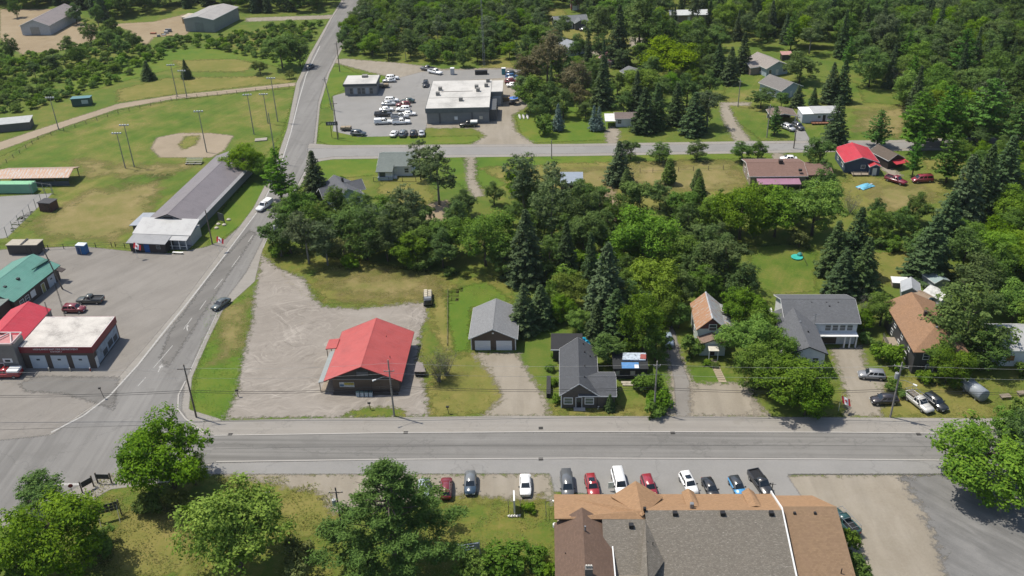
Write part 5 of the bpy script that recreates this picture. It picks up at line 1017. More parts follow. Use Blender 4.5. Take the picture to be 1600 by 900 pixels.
for i in range(3):
    p_ = thing('canoe', 'pale upturned boat lying on the grass beside the store yard', 'boat', L(812+i*6,183), 95, 'boats on the grass by the store'); mb = MB()
    for k in range(9): pass
    mb.tube([(-2.2,0,.1), (-1.4,0,.18), (0,0,.2), (1.4,0,.18), (2.2,0,.1)], [.04,.32,.42,.32,.04], 10); mb.build('hull', plain('pale_green_hull', (.45,.55,.48) if i else (.55,.55,.52), .4), p_, True); MB().tube([(-2.1,0,.42), (0,0,.63), (2.1,0,.42)], .03).build('keel', WOOD, p_)
u = thing('umbrella_cart', 'blue parasol over a dark stall cart beside the store', 'parasol', L(803,163), 0); MB().tube([(0,0,0), (0,0,2.5)], .04).build('pole', GREYM, u); mb = MB()
for k in range(8): a, b = k*math.pi/4, (k+1)*math.pi/4; mb.poly([(0,0,2.7), (1.5*math.cos(a),1.5*math.sin(a),2.2), (1.5*math.cos(b),1.5*math.sin(b),2.2)])
mb.build('canopy', plain('parasol_blue', (.04,.16,.55)), u); MB().box(-1.6, 0, -.9, .1, .2, 1.0).build('cart', DK, u)
for px_, lb, c in ((707,'white portable tank at the grass edge behind the store', (.55,.56,.56)), (787,'teal portable toilet at the corner behind the store', (.06,.26,.30))):
    o = thing('portable_toilet', lb, 'toilet', L(px_,117), 0); MB().box(-.7, .7, 0, 1.3, .05, 2.2).build('cabin', plain('cabin_%02d' % (c[0]*99), c, .5), o, bevel=.08); MB().box(-.74, .74, -.04, 1.34, 2.21, 2.36).build('roof', WT, o, bevel=.05)
o = thing('dumpster', 'long black dumpster on the verge behind the store', 'dumpster', L(752,117), 0); MB().box(-2.2, 2.2, 0, 1.6, .1, 1.3).build('bin_body', DK, o); MB().box(-2.25, 2.25, -.05, 1.65, 1.31, 1.38).build('lid', BLACK, o)
o = thing('dumpster', 'dark waste bin on posts beside the red roofed shop', 'dumpster', L(657,589), -4); MB().box(-1, 1, 0, 1.2, .25, 1.15).build('bin_body', BLACK, o); MB().slab([(-1.05,-.05,1.2), (1.05,-.05,1.2), (.3,2.0,1.9), (-.9,2.0,1.9)], .06).build('lid', plain('brown_grey_lid', (.22,.19,.18)), o)
for x in (-.8, .8): MB().box(x-.08, x+.08, .2, 1, 0, .25).build('skid', DK, o)
b = thing('tarp_boat', 'light blue tarp spread over a small boat on the lawn', 'tarpaulin', L(1352,292), 30)
mb = MB(); K = 7
for j in range(K):
    for i in range(K): mb.v.append(((i-3)*.75, (j-3)*.42, .04+.75*max(0, 1-((i-3)/3.2)**2)*max(0, 1-((j-3)/3.3)**2)+.1*random.random()))
for j in range(K-1):
    for i in range(K-1): mb.f.append((j*K+i, j*K+i+1, (j+1)*K+i+1, (j+1)*K+i)); mb.m.append(0)
mb.build('tarp', plain('light_blue_tarp', (.16,.46,.62), .4, .3, scale=2), b); MB().box(-2.7, 2.5, -.25, .25, 0, .35).build('hull_side', plain('grey_hull', (.4,.42,.42)), b)
b = thing('turtle_sandbox', 'turquoise paddling pool lying on the back lawn', 'pool', L(1245,403), 20); MB().tube([(0,0,0), (0,0,.3), (0,0,.32)], [1.2,1.3,1.1], 16).build('basin', plain('turquoise_plastic', (.05,.45,.38), .4), b); MB().tube([(.9,.3,.3), (.95,.3,.75), (.9,.3,1.0)], [.6,.55,.2], 10).build('slide_hump', plain('teal_plastic', (.03,.28,.26)), b)
b = thing('clothes_post', 'leaning timber clothes pole beside the turquoise pool', 'post', L(1262,415), 0); MB().tube([(0,0,0), (-1.6,.6,2.9)], .06).build('post', WOOD, b); MB().tube([(-2.0,.6,2.85), (-1.2,.6,2.85)], .04).build('cross_bar', WOOD, b)

# ================================================================== poles, wires, lamps
PW = plain('pole_wood', (.17,.14,.115), .9, .25, scale=3); PWG = plain('grey_pole_wood', (.30,.28,.25), .9, .2, scale=3); CER = plain('ceramic_grey', (.45,.46,.47), .4)
def pole(px, py, h, label, mat=PW, arm=2.4, arm_z=.8, transf=0, lamp=None, lean=(0,0), rz=0, loc=None, name='utility_pole', group=None):
    g = loc or G(px, py); o = thing(name, label, 'pole', (g[0], g[1], 0), rz, group)
    top = Vector((lean[0], lean[1], h)); MB().tube([(0,0,0), top], [.17,.11], 9).build('pole_shaft', mat, o)
    if arm:
        f = top*((h-arm_z)/h); MB().box(f.x-arm/2, f.x+arm/2, f.y-.22, f.y-.11, f.z-.06, f.z+.06).build('cross_arm', mat, o)
        for x in (-.45, 0, .45): MB().tube([(f.x+x*arm,f.y-.16,f.z+.05), (f.x+x*arm,f.y-.16,f.z+.25)], .05, 6).build('insulator', CER, o)
        MB().tube([(f.x-.6,f.y-.13,f.z-.05), (f.x,f.y-.13,f.z-.7)], .02, 4).build('arm_brace', GREYM, o); MB().tube([(f.x+.6,f.y-.13,f.z-.05), (f.x,f.y-.13,f.z-.7)], .02, 4).build('arm_brace', GREYM, o)
    for i in range(transf):
        f = top*((h-2.6)/h); t = MB().tube([(f.x-.45+.9*i,f.y-.2,f.z-.55), (f.x-.45+.9*i,f.y-.2,f.z+.5)], .30, 12).build('transformer', plain('transformer_grey', (.42,.43,.43), .5), o, False); MB().tube([(f.x-.45+.9*i,f.y-.2,f.z+.5), (f.x-.45+.9*i,f.y-.2,f.z+.8)], .05, 6).build('bushing', CER, t)
    if lamp:
        f = top*((h-3.6)/h); MB().tube([f, f+Vector((lamp*.8,-.5,.5)), f+Vector((lamp*1.8,-1.2,.55))], .035, 6).build('lamp_arm', GREYM, o); q = f+Vector((lamp*1.8,-1.2,.52)); MB().tube([q, q+Vector((lamp*.5,-.3,-.05))], [.10,.17], 8).build('lamp_head', WT, o)
    return o
PL = [G(307,652), G(616,650), G(1022,645), G(1391,652)]; PH = [11.2, 11.8, 10.8, 11.3]
pole(0,0, PH[0], 'dark utility pole with crossarm on the grass island at the corner', PW, loc=PL[0])
pole(0,0, PH[1], 'weathered utility pole with street lamp in front of the red roofed shop', PWG, loc=PL[1], lamp=-1.2, arm=1.8, arm_z=2.2)
o = pole(0,0, PH[2], 'pale utility pole rising from the street shrubs by the drive', PWG, loc=PL[2], arm=1.2)
o = pole(0,0, PH[3], 'utility pole with grey transformer drum beside the black sport utility', PWG, loc=PL[3], transf=1, lamp=1.2, rz=-20)
pole(536,838, 9.5, 'utility pole with transformer half hidden by the big white pine', PW, transf=1, arm=2.0)
pole(528,218, 12, 'dark utility pole by the store sign at the parking lot corner', PW, arm=2.2)
pole(531,112, 11, 'utility pole on the grassy bank above the kiosk', PW, arm=1.4); pole(519,172, 11, 'utility pole leaning on the grass bank left of the kiosk', PWG, arm=1.4, lean=(-1.2,0))
pole(862,248, 5.5, 'short timber pole on the lawn south of the back road', PWG, arm=0); pole(1153,167, 9, 'utility pole on the lawn by the garden lane', PWG, arm=1.2); pole(1198,215, 10, 'utility pole at the corner of lane and back road', PWG, arm=1.2); pole(1240,232, 10, 'dark utility pole beside the ranch house drive', PW, arm=1.2)
pole(432,255, 15, 'tall timber pole between ball field and side road', PWG, arm=0); pole(332,382, 9, 'flag and service pole beside the clubhouse porch', PW, arm=0); pole(440,400, 10, 'utility pole with twin lamps at the thicket edge', PWG, transf=2, arm=0)
pole(98,452, 10, 'thin dark pole behind the green roofed hall', PW, arm=0, lean=(-1.5,0))
WIRE = plain('wire_black', (.02,.02,.02), .6); WIRL = plain('wire_aluminium', (.42,.42,.40), .5)
def wire(a, b, label, group, sag=.7, r=.022, m=WIRE):
    pts = [Vector(a).lerp(Vector(b), i/14)-Vector((0,0,sag*4*(i/14)*(1-i/14))) for i in range(15)]
    tag(MB().tube(pts, r, 5).build('power_line', m), label, 'wire', group)
ends = [PL[0]+Vector((-52,2,0))] + PL + [PL[3]+Vector((48,-3,0))]; eh = [11] + PH + [11]
for i in range(5):
    a, b = ends[i], ends[i+1]
    for dz, r_, m_, lb, gp in ((-.55,.014,WIRL,'upper pale power line strung between the street poles','upper lines over the street'), (-.8,.014,WIRL,'upper pale power line strung between the street poles','upper lines over the street'), (-2.6,.015,WIRL,'middle line strung between the street poles','middle lines over the street'), (-5.2,.035,WIRE,'thick dark telephone cable strung low between the street poles','low cables over the street'), (-5.6,.03,WIRE,'thick dark telephone cable strung low between the street poles','low cables over the street')):
        off = Vector((0,-.18+(.36 if dz == -.8 else 0),0)); wire(a+off+Vector((0,0,eh[i]+dz)), b+off+Vector((0,0,eh[i+1]+dz)), lb, gp, .55 if dz > -3 else .7, r_, m_)
def lightpole(px, py, h, label, group='floodlights round the ball field'):
    g = G(px, py); o = thing('floodlight_pole', label, 'light pole', (g.x, g.y, 0), 0, group); MB().tube([(0,0,0), (0,0,h)], [.17,.10], 8).build('pole_shaft', PWG, o); MB().box(-1.3, 1.3, -.06, .06, h-.25, h-.13).build('lamp_bar', GREYM, o)
    for x in (-1.1, -.35, .35, 1.1): MB().box(x-.2, x+.2, -.3, .1, h-.12, h+.22).build('floodlight', plain('lamp_pale', (.55,.57,.58), .4), o)
for x, y, h_ in ((323,238,12.5), (397,210,12.5), (92,203,10.5), (196,263,10.5), (210,261,12.5), (277,151,11), (292,151,9), (419,193,9.5), (434,190,14)): lightpole(x, y, h_, 'tall wooden floodlight pole on the ball field')
tw = thing('radio_tower', 'slim lattice radio tower rising from the trees behind the store', 'tower', L(756,104), 0)
for q in range(3): MB().tube([(.5*math.cos(q*2.1), .5*math.sin(q*2.1), 0), (.18*math.cos(q*2.1), .18*math.sin(q*2.1), 30)], .06, 5).build('tower_leg', GREYM, tw)
for k in range(20):
    r_ = .5-.32*k/20; r2 = .5-.32*(k+1)/20; mb = MB()
    for q in range(3): mb.tube([(r_*math.cos(q*2.1), r_*math.sin(q*2.1), k*1.5), (r2*math.cos(q*2.1+2.1), r2*math.sin(q*2.1+2.1), k*1.5+1.5)], .03, 4)
    mb.build('lattice_brace', GREYM, tw)
lp = thing('street_light', 'small dark lamp post on the fire hall apron', 'street light', L(163,622), 0); MB().tube([(0,0,0), (-.3,0,2.2)], .05, 6).build('post', DK, lp); MB().box(-.55, -.15, -.15, .15, 2.1, 2.35).build('lamp_head', DK, lp)
# flags
def flag(px, py, h, label, rz=0, ang=70):
    o = thing('flag', label, 'flag', L(px, py), rz); MB().tube([(0,0,0), (.0,-.1,h)], .035, 6).build('flag_pole', WT, o); RF = plain('flag_red', (.45,.02,.03), .7, .1); WF = plain('flag_white', (.72,.72,.71), .7, .05)
    for k, (u0_, u1_, m_) in enumerate(((0,.25,RF), (.25,.75,WF), (.75,1,RF))):
        mb = MB(); n = 4
        for i in range(n):
            a, b = u0_+(u1_-u0_)*i/n, u0_+(u1_-u0_)*(i+1)/n; f = lambda u, v: (.05+u*1.5, -.12-.9*v+.10*math.sin(u*7+v*2), h-.1-v*.9-u*.8)
            mb.poly([f(a,0), f(b,0), f(b,1), f(a,1)])
        mb.build('flag_panel', m_, o)
    mb = MB(); cx, cz = .70, h-.1-.75-.45
    lf = [(0,.32), (.07,.18), (.16,.22), (.13,.06), (.28,.08), (.22,-.02), (.26,-.08), (.10,-.12), (.03,-.14), (.03,-.30), (-.03,-.30), (-.03,-.14), (-.10,-.12), (-.26,-.08), (-.22,-.02), (-.28,.08), (-.13,.06), (-.16,.22), (-.07,.18)]
    mb.poly([(cx+a, -.62+b*.7, h-.1-.42-.38+b*.7-.53*a) for a, b in lf]); mb.build('maple_leaf', RF, o).location = (0,-.08,.1)
flag(1310,642, 3.4, 'red and white maple leaf flag hanging by the gravel drive'); flag(343,392, 4.0, 'red and white flag on the grass beside the clubhouse porch'); flag(215,403, 4.2, 'red and white flag at the corner of the dark clubhouse wall', 0)
# signs and small street furniture
def board(px, py, rz, wd, h0, h1, label, rows=1, mat=DK, post=PW, name='sign_board'):
    o = thing(name, label, 'sign', L(px, py), rz)
    for x in (-wd/2, wd/2): MB().box(x-.09, x+.09, -.09, .09, 0, h1+.15).build('post', post, o)
    for i in range(rows):
        z0_, z1_ = h0+(h1-h0)*i/rows, h0+(h1-h0)*(i+1)/rows-.05; n = 5 if rows > 1 else 1
        for k in range(n): MB().box(-wd/2+.1+(wd-.2)*k/n+.02, -wd/2+.1+(wd-.2)*(k+1)/n-.02, -.14, -.095, z0_, z1_).build('panel', mat, o)
    return o
CHR = plain('charcoal_sign', (.045,.05,.052), .6, .15)
board(138,765, 48, 1.9, 1.0, 2.1, 'dark wooden sign board seen edge on at the street corner', mat=CHR); board(164,755, -4, 2.3, 1.0, 2.0, 'dark wooden sign board facing the junction at the grass corner', mat=CHR)
o = board(172,810, 22, 3.4, 1.4, 3.0, 'large charcoal panelled sign on braced legs in the weeds', 3, CHR)
for x in (-1.3, 1.4): MB().tube([(x,0,2.6), (x,-1.6,0)], .05).build('brace', plain('pale_brace', (.50,.47,.40)), o)
o = thing('stop_sign', 'stop sign seen from behind at the street corner', 'sign', L(116,777), 20); MB().tube([(0,0,0), (0,0,2.2)], .04, 6).build('post', PWG, o); MB().tube([(0,.05,2.3), (0,.08,2.3)], .38, 8).build('plate', plain('sign_red', (.35,.05,.03)), o)
o = thing('pylon_sign', 'dark roadside name board on two posts by the store lot', 'sign', L(524,215), 0)
for x in (-1.0, 1.0): MB().tube([(x,0,0), (x,0,5.2)], .08, 6).build('post', DK, o)
MB().box(-2.3, 1.2, -.12, .12, 3.9, 5.0).build('panel', CHR, o); [MB().box(-1.75+k*.62, -1.35+k*.62, -.15, -.122, 4.15, 4.75).build('sign_glyph', plain('dull_white', (.42,.42,.40)), o) for k in range(4)]
for a in (405,440): pass
o = thing('notice_board', 'dark angled notice board with pale stones on the clubhouse lawn', 'sign', L(347,348), -35); MB().box(-1.1, 1.1, -.06, .06, .5, 2.6).build('panel', plain('slate_board', (.10,.11,.11)), o)
for x in (-1, 1): MB().box(x-.08, x+.08, -.08, .08, 0, 2.6).build('post', DK, o)
for px_, py_ in ((341,351), (350,352), (357,344), (338,357)): st_ = thing('boulder', 'pale boulder at the foot of the angled notice board', 'boulder', L(px_, py_), 0, 'boulders by the notice board'); MB().tube([(0,0,-.05), (.05,0,.25), (0,.05,.5)], [.5,.55,.2], 7).build('stone', plain('pale_stone', (.50,.46,.38)), st_); MB().tube([(.4,.1,-.05), (.42,.1,.2)], [.25,.12], 6).build('chip', plain('pale_stone', (.5,.46,.38)), st_)
for px_, py_, lb in ((373,620,'dark slim mailbox post at the grass island edge'), (701,646,'black bent mailbox post on the grass by the street'), (579,640,'thin marker post on the grass strip by the shop')):
    o = thing('mailbox_post', lb, 'post', L(px_, py_), 0); MB().tube([(0,0,0), (-.15,0,1.5)], .06, 6).build('post', DK, o); MB().box(-.4, .15, -.14, .14, 1.3, 1.6).build('box', DK, o, bevel=.05)
o = thing('propane_sign', 'white and grey sign panel lying on legs in the dry grass', 'sign', L(415,783), 0); MB().slab([(-.9,-.3,1.35), (.9,-.3,1.45), (.9,.4,1.55), (-.9,.4,1.45)], .06).build('panel', plain('pale_panel', (.5,.52,.52)), o)
for x in (-.3, .25): MB().tube([(x*.6,0,0), (x,0,1.4)], .06).build('leg', PWG, o)
o = thing('roadside_sign', 'white edge-on hotel sign in a black frame on the grass', 'sign', L(804,803), 0); MB().box(-.12, .12, -.4, 1.9, .5, 3.0).build('panel', WT, o)
for x in (-.9, .9): MB().tube([(x,0,0), (x,1.5,0), (x,1.5,1.6), (x,0,1.6), (x,0,0)], .04, 5).build('frame_tube', DK, o)
for i in range(5): MB().tube([(-.9+i*.4,-.6-.1*(i % 2),.1), (-.7+i*.4,-.5,.35)], [.25,.1], 6).build('stone', plain('white_stone', (.60,.58,.53)), o)
o = thing('hotel_sign', 'white sign rack with pale boards among the hedge by the hotel lawn', 'sign', L(737,868), 10)
for x in (-1.8, 1.2): MB().tube([(x,0,0), (x,0,2.6)], .06).build('post', WT, o)
for i, z in enumerate((1.2, 1.7, 2.2)): MB().box(-1.8, 1.2, -.05, .05, z, z+.12).build('rail', WT, o)
MB().box(.4, 1.15, -.12, -.055, 1.3, 2.3).build('panel', plain('pale_panel', (.5,.52,.52)), o)
o = thing('railing', 'black pipe rail with a white lamp at the hotel corner', 'railing', L(858,803), 0); MB().tube([(-.5,-1.5,0), (-.5,-1.5,1.2), (-.5,1.4,1.2), (.7,1.6,1.2)], .04).build('rail', DK, o); MB().tube([(.6,1.6,1.2), (.9,1.2,1.35)], [.1,.2], 8).build('lamp', WT, o)
# fences
def fence(pix, label, gap=3.2, h=1.1, rails=(.5,1.0), mat=PW, name='fence', r=.06, mesh=None, loc=None):
    o = thing(name, label, 'fence'); P = [G(*p) for p in pix]; pts = []
    for a, b in zip(P, P[1:]):
        n = max(1, round((b-a).length/gap)); pts += [a.lerp(b, i/n) for i in range(n)]
    pts.append(P[-1]); pm = MB().box(-r, r, -r, r, 0, h).mesh('post', mat)
    for p in pts: q = bpy.data.objects.new('post', pm); col.objects.link(q); q.parent = o; q.location = (p.x, p.y, 0)
    for a, b in zip(pts, pts[1:]):
        for z in rails: MB().tube([a+Vector((0,0,z)), b+Vector((0,0,z))], r*.55, 4).build('rail', mat, o)
    return o
fence([(0,262),(60,218),(100,205),(185,178),(268,157)], 'dark post and rail fence curving along the cinder path', 3.6); fence([(276,155),(340,149),(400,143),(452,137)], 'continuation of the field fence below the cinder path to the road', 3.6)
fence([(52,392),(100,389),(175,386)], 'green wire fence with dark posts at the field edge', 3.4, 1.3, (.65,1.25), DK); fence([(181,386),(210,389)], 'short fence return beside the clubhouse annex', 3, 1.3, (.65,1.25), DK)
fence([(-20,390),(12,372),(82,303)], 'tall grey court fence along the tennis court side', 3.4, 3.0, (2.9,), GREYM, r=.05); fence([(84,304),(55,300),(50,303)], 'tall grey court fence at the end of the tennis court', 3.4, 3.0, (1.5,2.9), GREYM, r=.05)
fence([(1000,270),(1060,268),(1130,265)], 'row of thin fence posts across the dry lawn', 3.6, 1.3, (.5,), PW); fence([(584,284),(608,284),(650,284)], 'low wire fence behind the white bungalow', 4, 1.3, (.1,1.2), DK)
fence([(446,60),(440,150),(446,205)], 'guard rail along the curve of the side road', 3, .9, (.75,), WT) if False else None
o = fence([(700,455),(699,540)], 'dark low timber edging fence on the meadow', 2.5, .6, (.3,.55), PW)
hd = thing('hedge_screen', 'black lattice screen standing by the cottage drive', 'screen', L(857,622), AZ); MB().box(-.35, .35, 0, 5.4, .02, .9).build('screen_body', plain('screen_black', (.02,.022,.024), .8), hd); MB().box(-.38, .38, -.05, 5.45, .91, .98).build('screen_cap', DK, hd)
for x, y in ((934,640), (946,640), (953,640)): o = thing('garden_stake', 'white garden stake in front of the cottage wing', 'post', L(x, y), 0, 'white stakes by the cottage'); MB().tube([(0,0,0), (.1,0,.7)], .05, 5).build('stake', WT, o); MB().box(-.03, .25, -.05, .05, .65, .72).build('cap', WT, o)

# ================================================================== trees
BARK = plain('bark', (.13,.105,.085), .95, .25, scale=3); BARKG = plain('grey_bark', (.24,.225,.20), .95, .25, scale=3)
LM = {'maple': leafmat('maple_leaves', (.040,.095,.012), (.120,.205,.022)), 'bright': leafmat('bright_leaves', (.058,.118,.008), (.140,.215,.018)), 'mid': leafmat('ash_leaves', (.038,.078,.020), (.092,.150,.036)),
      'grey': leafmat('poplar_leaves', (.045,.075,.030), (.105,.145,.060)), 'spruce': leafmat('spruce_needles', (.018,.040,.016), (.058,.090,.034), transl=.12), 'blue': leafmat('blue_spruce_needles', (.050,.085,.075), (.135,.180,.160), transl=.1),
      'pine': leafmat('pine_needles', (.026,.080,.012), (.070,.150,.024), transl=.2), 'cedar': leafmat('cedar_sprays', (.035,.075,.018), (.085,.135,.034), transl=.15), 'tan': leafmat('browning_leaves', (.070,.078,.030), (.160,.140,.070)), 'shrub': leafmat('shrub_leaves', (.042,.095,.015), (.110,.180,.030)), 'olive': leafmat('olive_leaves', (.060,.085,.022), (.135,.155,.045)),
      'weed': leafmat('weed_blades', (.09,.125,.030), (.20,.185,.070), transl=.5), 'twig': plain('bare_twigs', (.22,.20,.165), .95)}
def leaves(name, C, Nn, S, tint, mat, asp=.6):
    """one small bent leaf (two triangles) for every centre; C, Nn (n,3), S (n,), tint (n,)"""
    n = len(C); Nn = Nn/np.maximum(np.linalg.norm(Nn, axis=1, keepdims=True), 1e-6); a = rng.normal(size=(n, 3)); a -= (a*Nn).sum(1, keepdims=True)*Nn; a /= np.linalg.norm(a, axis=1, keepdims=True); b = np.cross(Nn, a)
    s = S[:, None]; V = np.stack([C-a*s, C+b*s*asp+Nn*s*.12, C+a*s, C-b*s*asp+Nn*s*.12], 1).reshape(-1, 3)
    me = bpy.data.meshes.new(name); me.vertices.add(4*n); me.vertices.foreach_set('co', V.astype(np.float32).ravel())
    me.loops.add(4*n); me.loops.foreach_set('vertex_index', np.arange(4*n, dtype=np.int32)); me.polygons.add(n); me.polygons.foreach_set('loop_start', (np.arange(n)*4).astype(np.int32)); me.polygons.foreach_set('loop_total', np.full(n, 4, np.int32))
    me.update(calc_edges=True); at = me.attributes.new('tint', 'FLOAT', 'POINT'); at.data.foreach_set('value', np.repeat(np.clip(tint, 0, 1), 4).astype(np.float32)); me.materials.append(mat); return me
def sph(n):
    v = rng.normal(size=(n, 3)); return v/np.linalg.norm(v, axis=1, keepdims=True)
def limbs(name, h, r, fork, n, spread, up_, mat):
    """tapered trunk with bent limbs"""
    mb = MB(); p = [Vector((0,0,-.2))]
    for i in range(1, 6): p.append(Vector((random.uniform(-1,1)*.02*h*i/5, random.uniform(-1,1)*.02*h*i/5, h*i/5)))
    mb.tube(p, [r*1.25, r, r*.8, r*.6, r*.4, r*.15], 7)
    for k in range(n):
        f = fork+(1-fork)*.8*random.random(); b = p[min(4, int(f*5))].lerp(p[min(5, int(f*5)+1)], f*5 % 1); a = random.random()*6.28; l = spread*(1-.5*f)*random.uniform(.6,1.05); d = Vector((math.cos(a), math.sin(a), up_))
        e = b+d*l; m_ = b+d*l*.5+Vector((0,0,-.05*l)); mb.tube([b, m_, e], [r*.42, r*.25, r*.07], 5)
        q = m_+Vector((random.uniform(-1,1), random.uniform(-1,1), .6))*l*.35; mb.tube([m_, q], [r*.2, r*.05], 4)
    return mb.mesh(name, mat, True)
def broad(kind, Rr, H, base=.18, lobes=26, tufts=20, per=20, leaf=.20, shape=(1,1,1), open_=0):
    """broadleaf crown: lobes made of tufts made of leaves"""
    zc = H*(base+1)/2; hz = H*(1-base)/2; C = []; Nn = []; S = []; Tt = []
    for i in range(lobes):
        d = sph(1)[0]; d[2] = abs(d[2])*1.1-.35 if i % 3 else d[2]; d /= np.linalg.norm(d); f = rng.uniform(.42, 1.0); lr = Rr*rng.uniform(.19, .38)
        c = np.array([d[0]*(Rr-lr*.6)*f/.86, d[1]*(Rr-lr*.6)*f/.86, zc+d[2]*(hz-lr*.5)*f/.86]); lt = rng.normal(0, .10)
        tn = int(tufts*(lr/(Rr*.32))**2)
        for u in sph(tn):
            if u[2] < -.55 and rng.random() < .7: continue
            if rng.random() < open_: continue
            tc = c+u*lr*rng.uniform(.72, 1.04)*np.array([1, 1, .86]); q = rng.normal(size=(per, 3))*lr*np.array([.21,.21,.15]); C.append(tc+q)
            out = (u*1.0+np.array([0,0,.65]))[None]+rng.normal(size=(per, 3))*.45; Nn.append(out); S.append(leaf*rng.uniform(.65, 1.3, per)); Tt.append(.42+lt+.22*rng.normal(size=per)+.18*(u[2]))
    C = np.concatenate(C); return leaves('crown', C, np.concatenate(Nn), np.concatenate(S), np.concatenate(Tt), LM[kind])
def conifer(kind, Rr, H, dens=1.0, leaf=.26, droop=.25, base=.04, power=.85, ragged=.2, updir=0.0):
    """whorls of branches carrying needle sprays"""
    C = []; Nn = []; S = []; Tt = []; z = H*base; step = .48/dens**.5*(H/14)**.5
    while z < H*.985:
        f = (z/H-base)/(1-base); rad = Rr*((1-f)**power)*(1 if f > .08 else .75+3*f); nb = max(4, int((5+7*(1-f))*dens**.5)); a0 = rng.uniform(0, 6.28)
        for k in range(nb):
            a = a0+6.283*k/nb+rng.normal()*.16; l = rad*rng.uniform(1-ragged*2, 1+ragged*.6)+.12; ns = max(3, int(l/.34*dens*1.15)); t = np.sqrt(np.linspace(.06, 1, ns)); dirv = np.array([math.cos(a), math.sin(a)]); per = 4
            px_ = t*l; pz = z+updir*px_ - droop*px_*(.6+.6*t)+ (.10*l*t**3) + rng.normal()*.06
            side = np.array([-dirv[1], dirv[0]]); wsp = .30*l*(1-t*.72)+.10
            for j in range(per):
                o = rng.uniform(-1, 1, ns)*wsp; c = np.c_[dirv[0]*px_+side[0]*o, dirv[1]*px_+side[1]*o, pz-abs(o)*.18+rng.normal(size=ns)*.07]; C.append(c)
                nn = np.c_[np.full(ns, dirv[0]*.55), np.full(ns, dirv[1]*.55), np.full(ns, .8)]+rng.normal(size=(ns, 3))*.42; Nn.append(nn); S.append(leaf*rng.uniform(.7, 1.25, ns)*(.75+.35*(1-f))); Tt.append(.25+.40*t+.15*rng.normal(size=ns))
        z += step*rng.uniform(.8, 1.2)*(1 if f < .7 else .75)
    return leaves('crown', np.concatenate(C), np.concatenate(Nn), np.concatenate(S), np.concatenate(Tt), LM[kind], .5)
def pinecrown(Rr, H, n=46, leaf=.24):
    """white pine: long rising boughs ending in soft fans of needles"""
    C = []; Nn = []; S = []; Tt = []
    for k in range(n):
        f = .12+.86*(k+.5)/n; a = k*2.4+rng.normal()*.3; l = Rr*(1-f)**.86*rng.uniform(.60, 1.12)+.25; z = H*f; d = np.array([math.cos(a), math.sin(a), 0]); s_ = np.array([-d[1], d[0], 0])
        for j in range(max(4, int(l*3.4))):
            t = (.28+.72*math.sqrt(rng.random())); o = rng.uniform(-1, 1)*.34*l*(1.15-t)*1.2; c = d*l*t+s_*o+np.array([0, 0, z+.10*l*t+.24*l*t*t]); m = 36
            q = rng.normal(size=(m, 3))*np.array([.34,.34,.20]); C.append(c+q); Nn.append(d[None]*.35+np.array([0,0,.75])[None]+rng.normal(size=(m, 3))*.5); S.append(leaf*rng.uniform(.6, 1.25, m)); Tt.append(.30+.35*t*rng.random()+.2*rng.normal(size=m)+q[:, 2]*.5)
    for j in range(8): q = rng.normal(size=(30, 3))*np.array([.3,.3,.45]); C.append(q+np.array([0,0,H*(.93+.01*j)])); Nn.append(rng.normal(size=(30, 3))+np.array([0,0,.8])); S.append(leaf*rng.uniform(.6,1.2,30)); Tt.append(.5+.2*rng.normal(size=30))
    return leaves('crown', np.concatenate(C), np.concatenate(Nn), np.concatenate(S), np.concatenate(Tt), LM['pine'], .32)
# variants: crown mesh, trunk mesh, nominal radius, nominal height
TV = {}
def variant(k, crown, trunk, r, h): TV.setdefault(k, []).append((crown, trunk, r, h))
for i in range(3): variant('maple', broad('maple', 5, 10.5, .08, 38, 26, 22, .18), limbs('trunk', 8, .24, .3, 9, 3.2, .8, BARK), 5, 10.5)
for i in range(2): variant('bright', broad('bright', 5, 10, .04, 38, 26, 22, .18), limbs('trunk', 7.5, .24, .25, 9, 3.2, .8, BARK), 5, 10)
for i in range(3): variant('mid', broad('mid', 4, 10.5, .08, 32, 21, 20, .19, open_=.10), limbs('trunk', 8.5, .19, .3, 9, 2.6, .9, BARK), 4, 10.5)
for i in range(2): variant('poplar', broad('grey', 3.6, 12, .2, 24, 18, 18, .20, open_=.2), limbs('trunk', 10, .18, .3, 9, 2.2, 1.1, BARKG), 3.6, 12)
for i in range(2): variant('tan', broad('tan', 4.5, 10.5, .14, 26, 19, 19, .20, open_=.2), limbs('trunk', 8.5, .2, .3, 10, 2.8, .9, BARK), 4.5, 10.5)
for i in range(2): variant('olive', broad('olive', 2.4, 3.8, .02, 18, 18, 16, .15, open_=.15), limbs('trunk', 3, .10, .1, 8, 1.6, .8, BARK), 2.4, 3.8)
for i in range(2): variant('shrub', broad('shrub', 2.2, 3.0, -.05, 16, 20, 16, .15), limbs('trunk', 2.2, .10, .1, 8, 1.4, .8, BARK), 2.2, 3.0)
for i in range(3): variant('spruce', conifer('spruce', 3.1, 14, 1.15, .25, .28), limbs('trunk', 13.6, .22, .05, 10, 2.0, -.1, BARK), 3.1, 14)
variant('blue', conifer('blue', 2.4, 9.0, 1.2, .21, .15, .06, .9), limbs('trunk', 8.6, .16, .05, 8, 1.4, -.1, BARK), 2.4, 9.0)
for i in range(2): variant('pine', conifer('pine', 3.8, 15, .75, .34, -.02, .16, .55, .38, .10), limbs('trunk', 14.4, .26, .2, 12, 2.8, .3, BARK), 3.8, 15)
variant('cedar', conifer('cedar', 1.6, 6, 1.5, .17, -.35, .02, .6, .12), limbs('trunk', 5.5, .1, .05, 5, .8, .5, BARK), 1.6, 6)
variant('whitepine', pinecrown(9.2, 20, 70, .22), limbs('trunk', 19.4, .38, .12, 26, 6.0, .28, BARK), 8.2, 20)
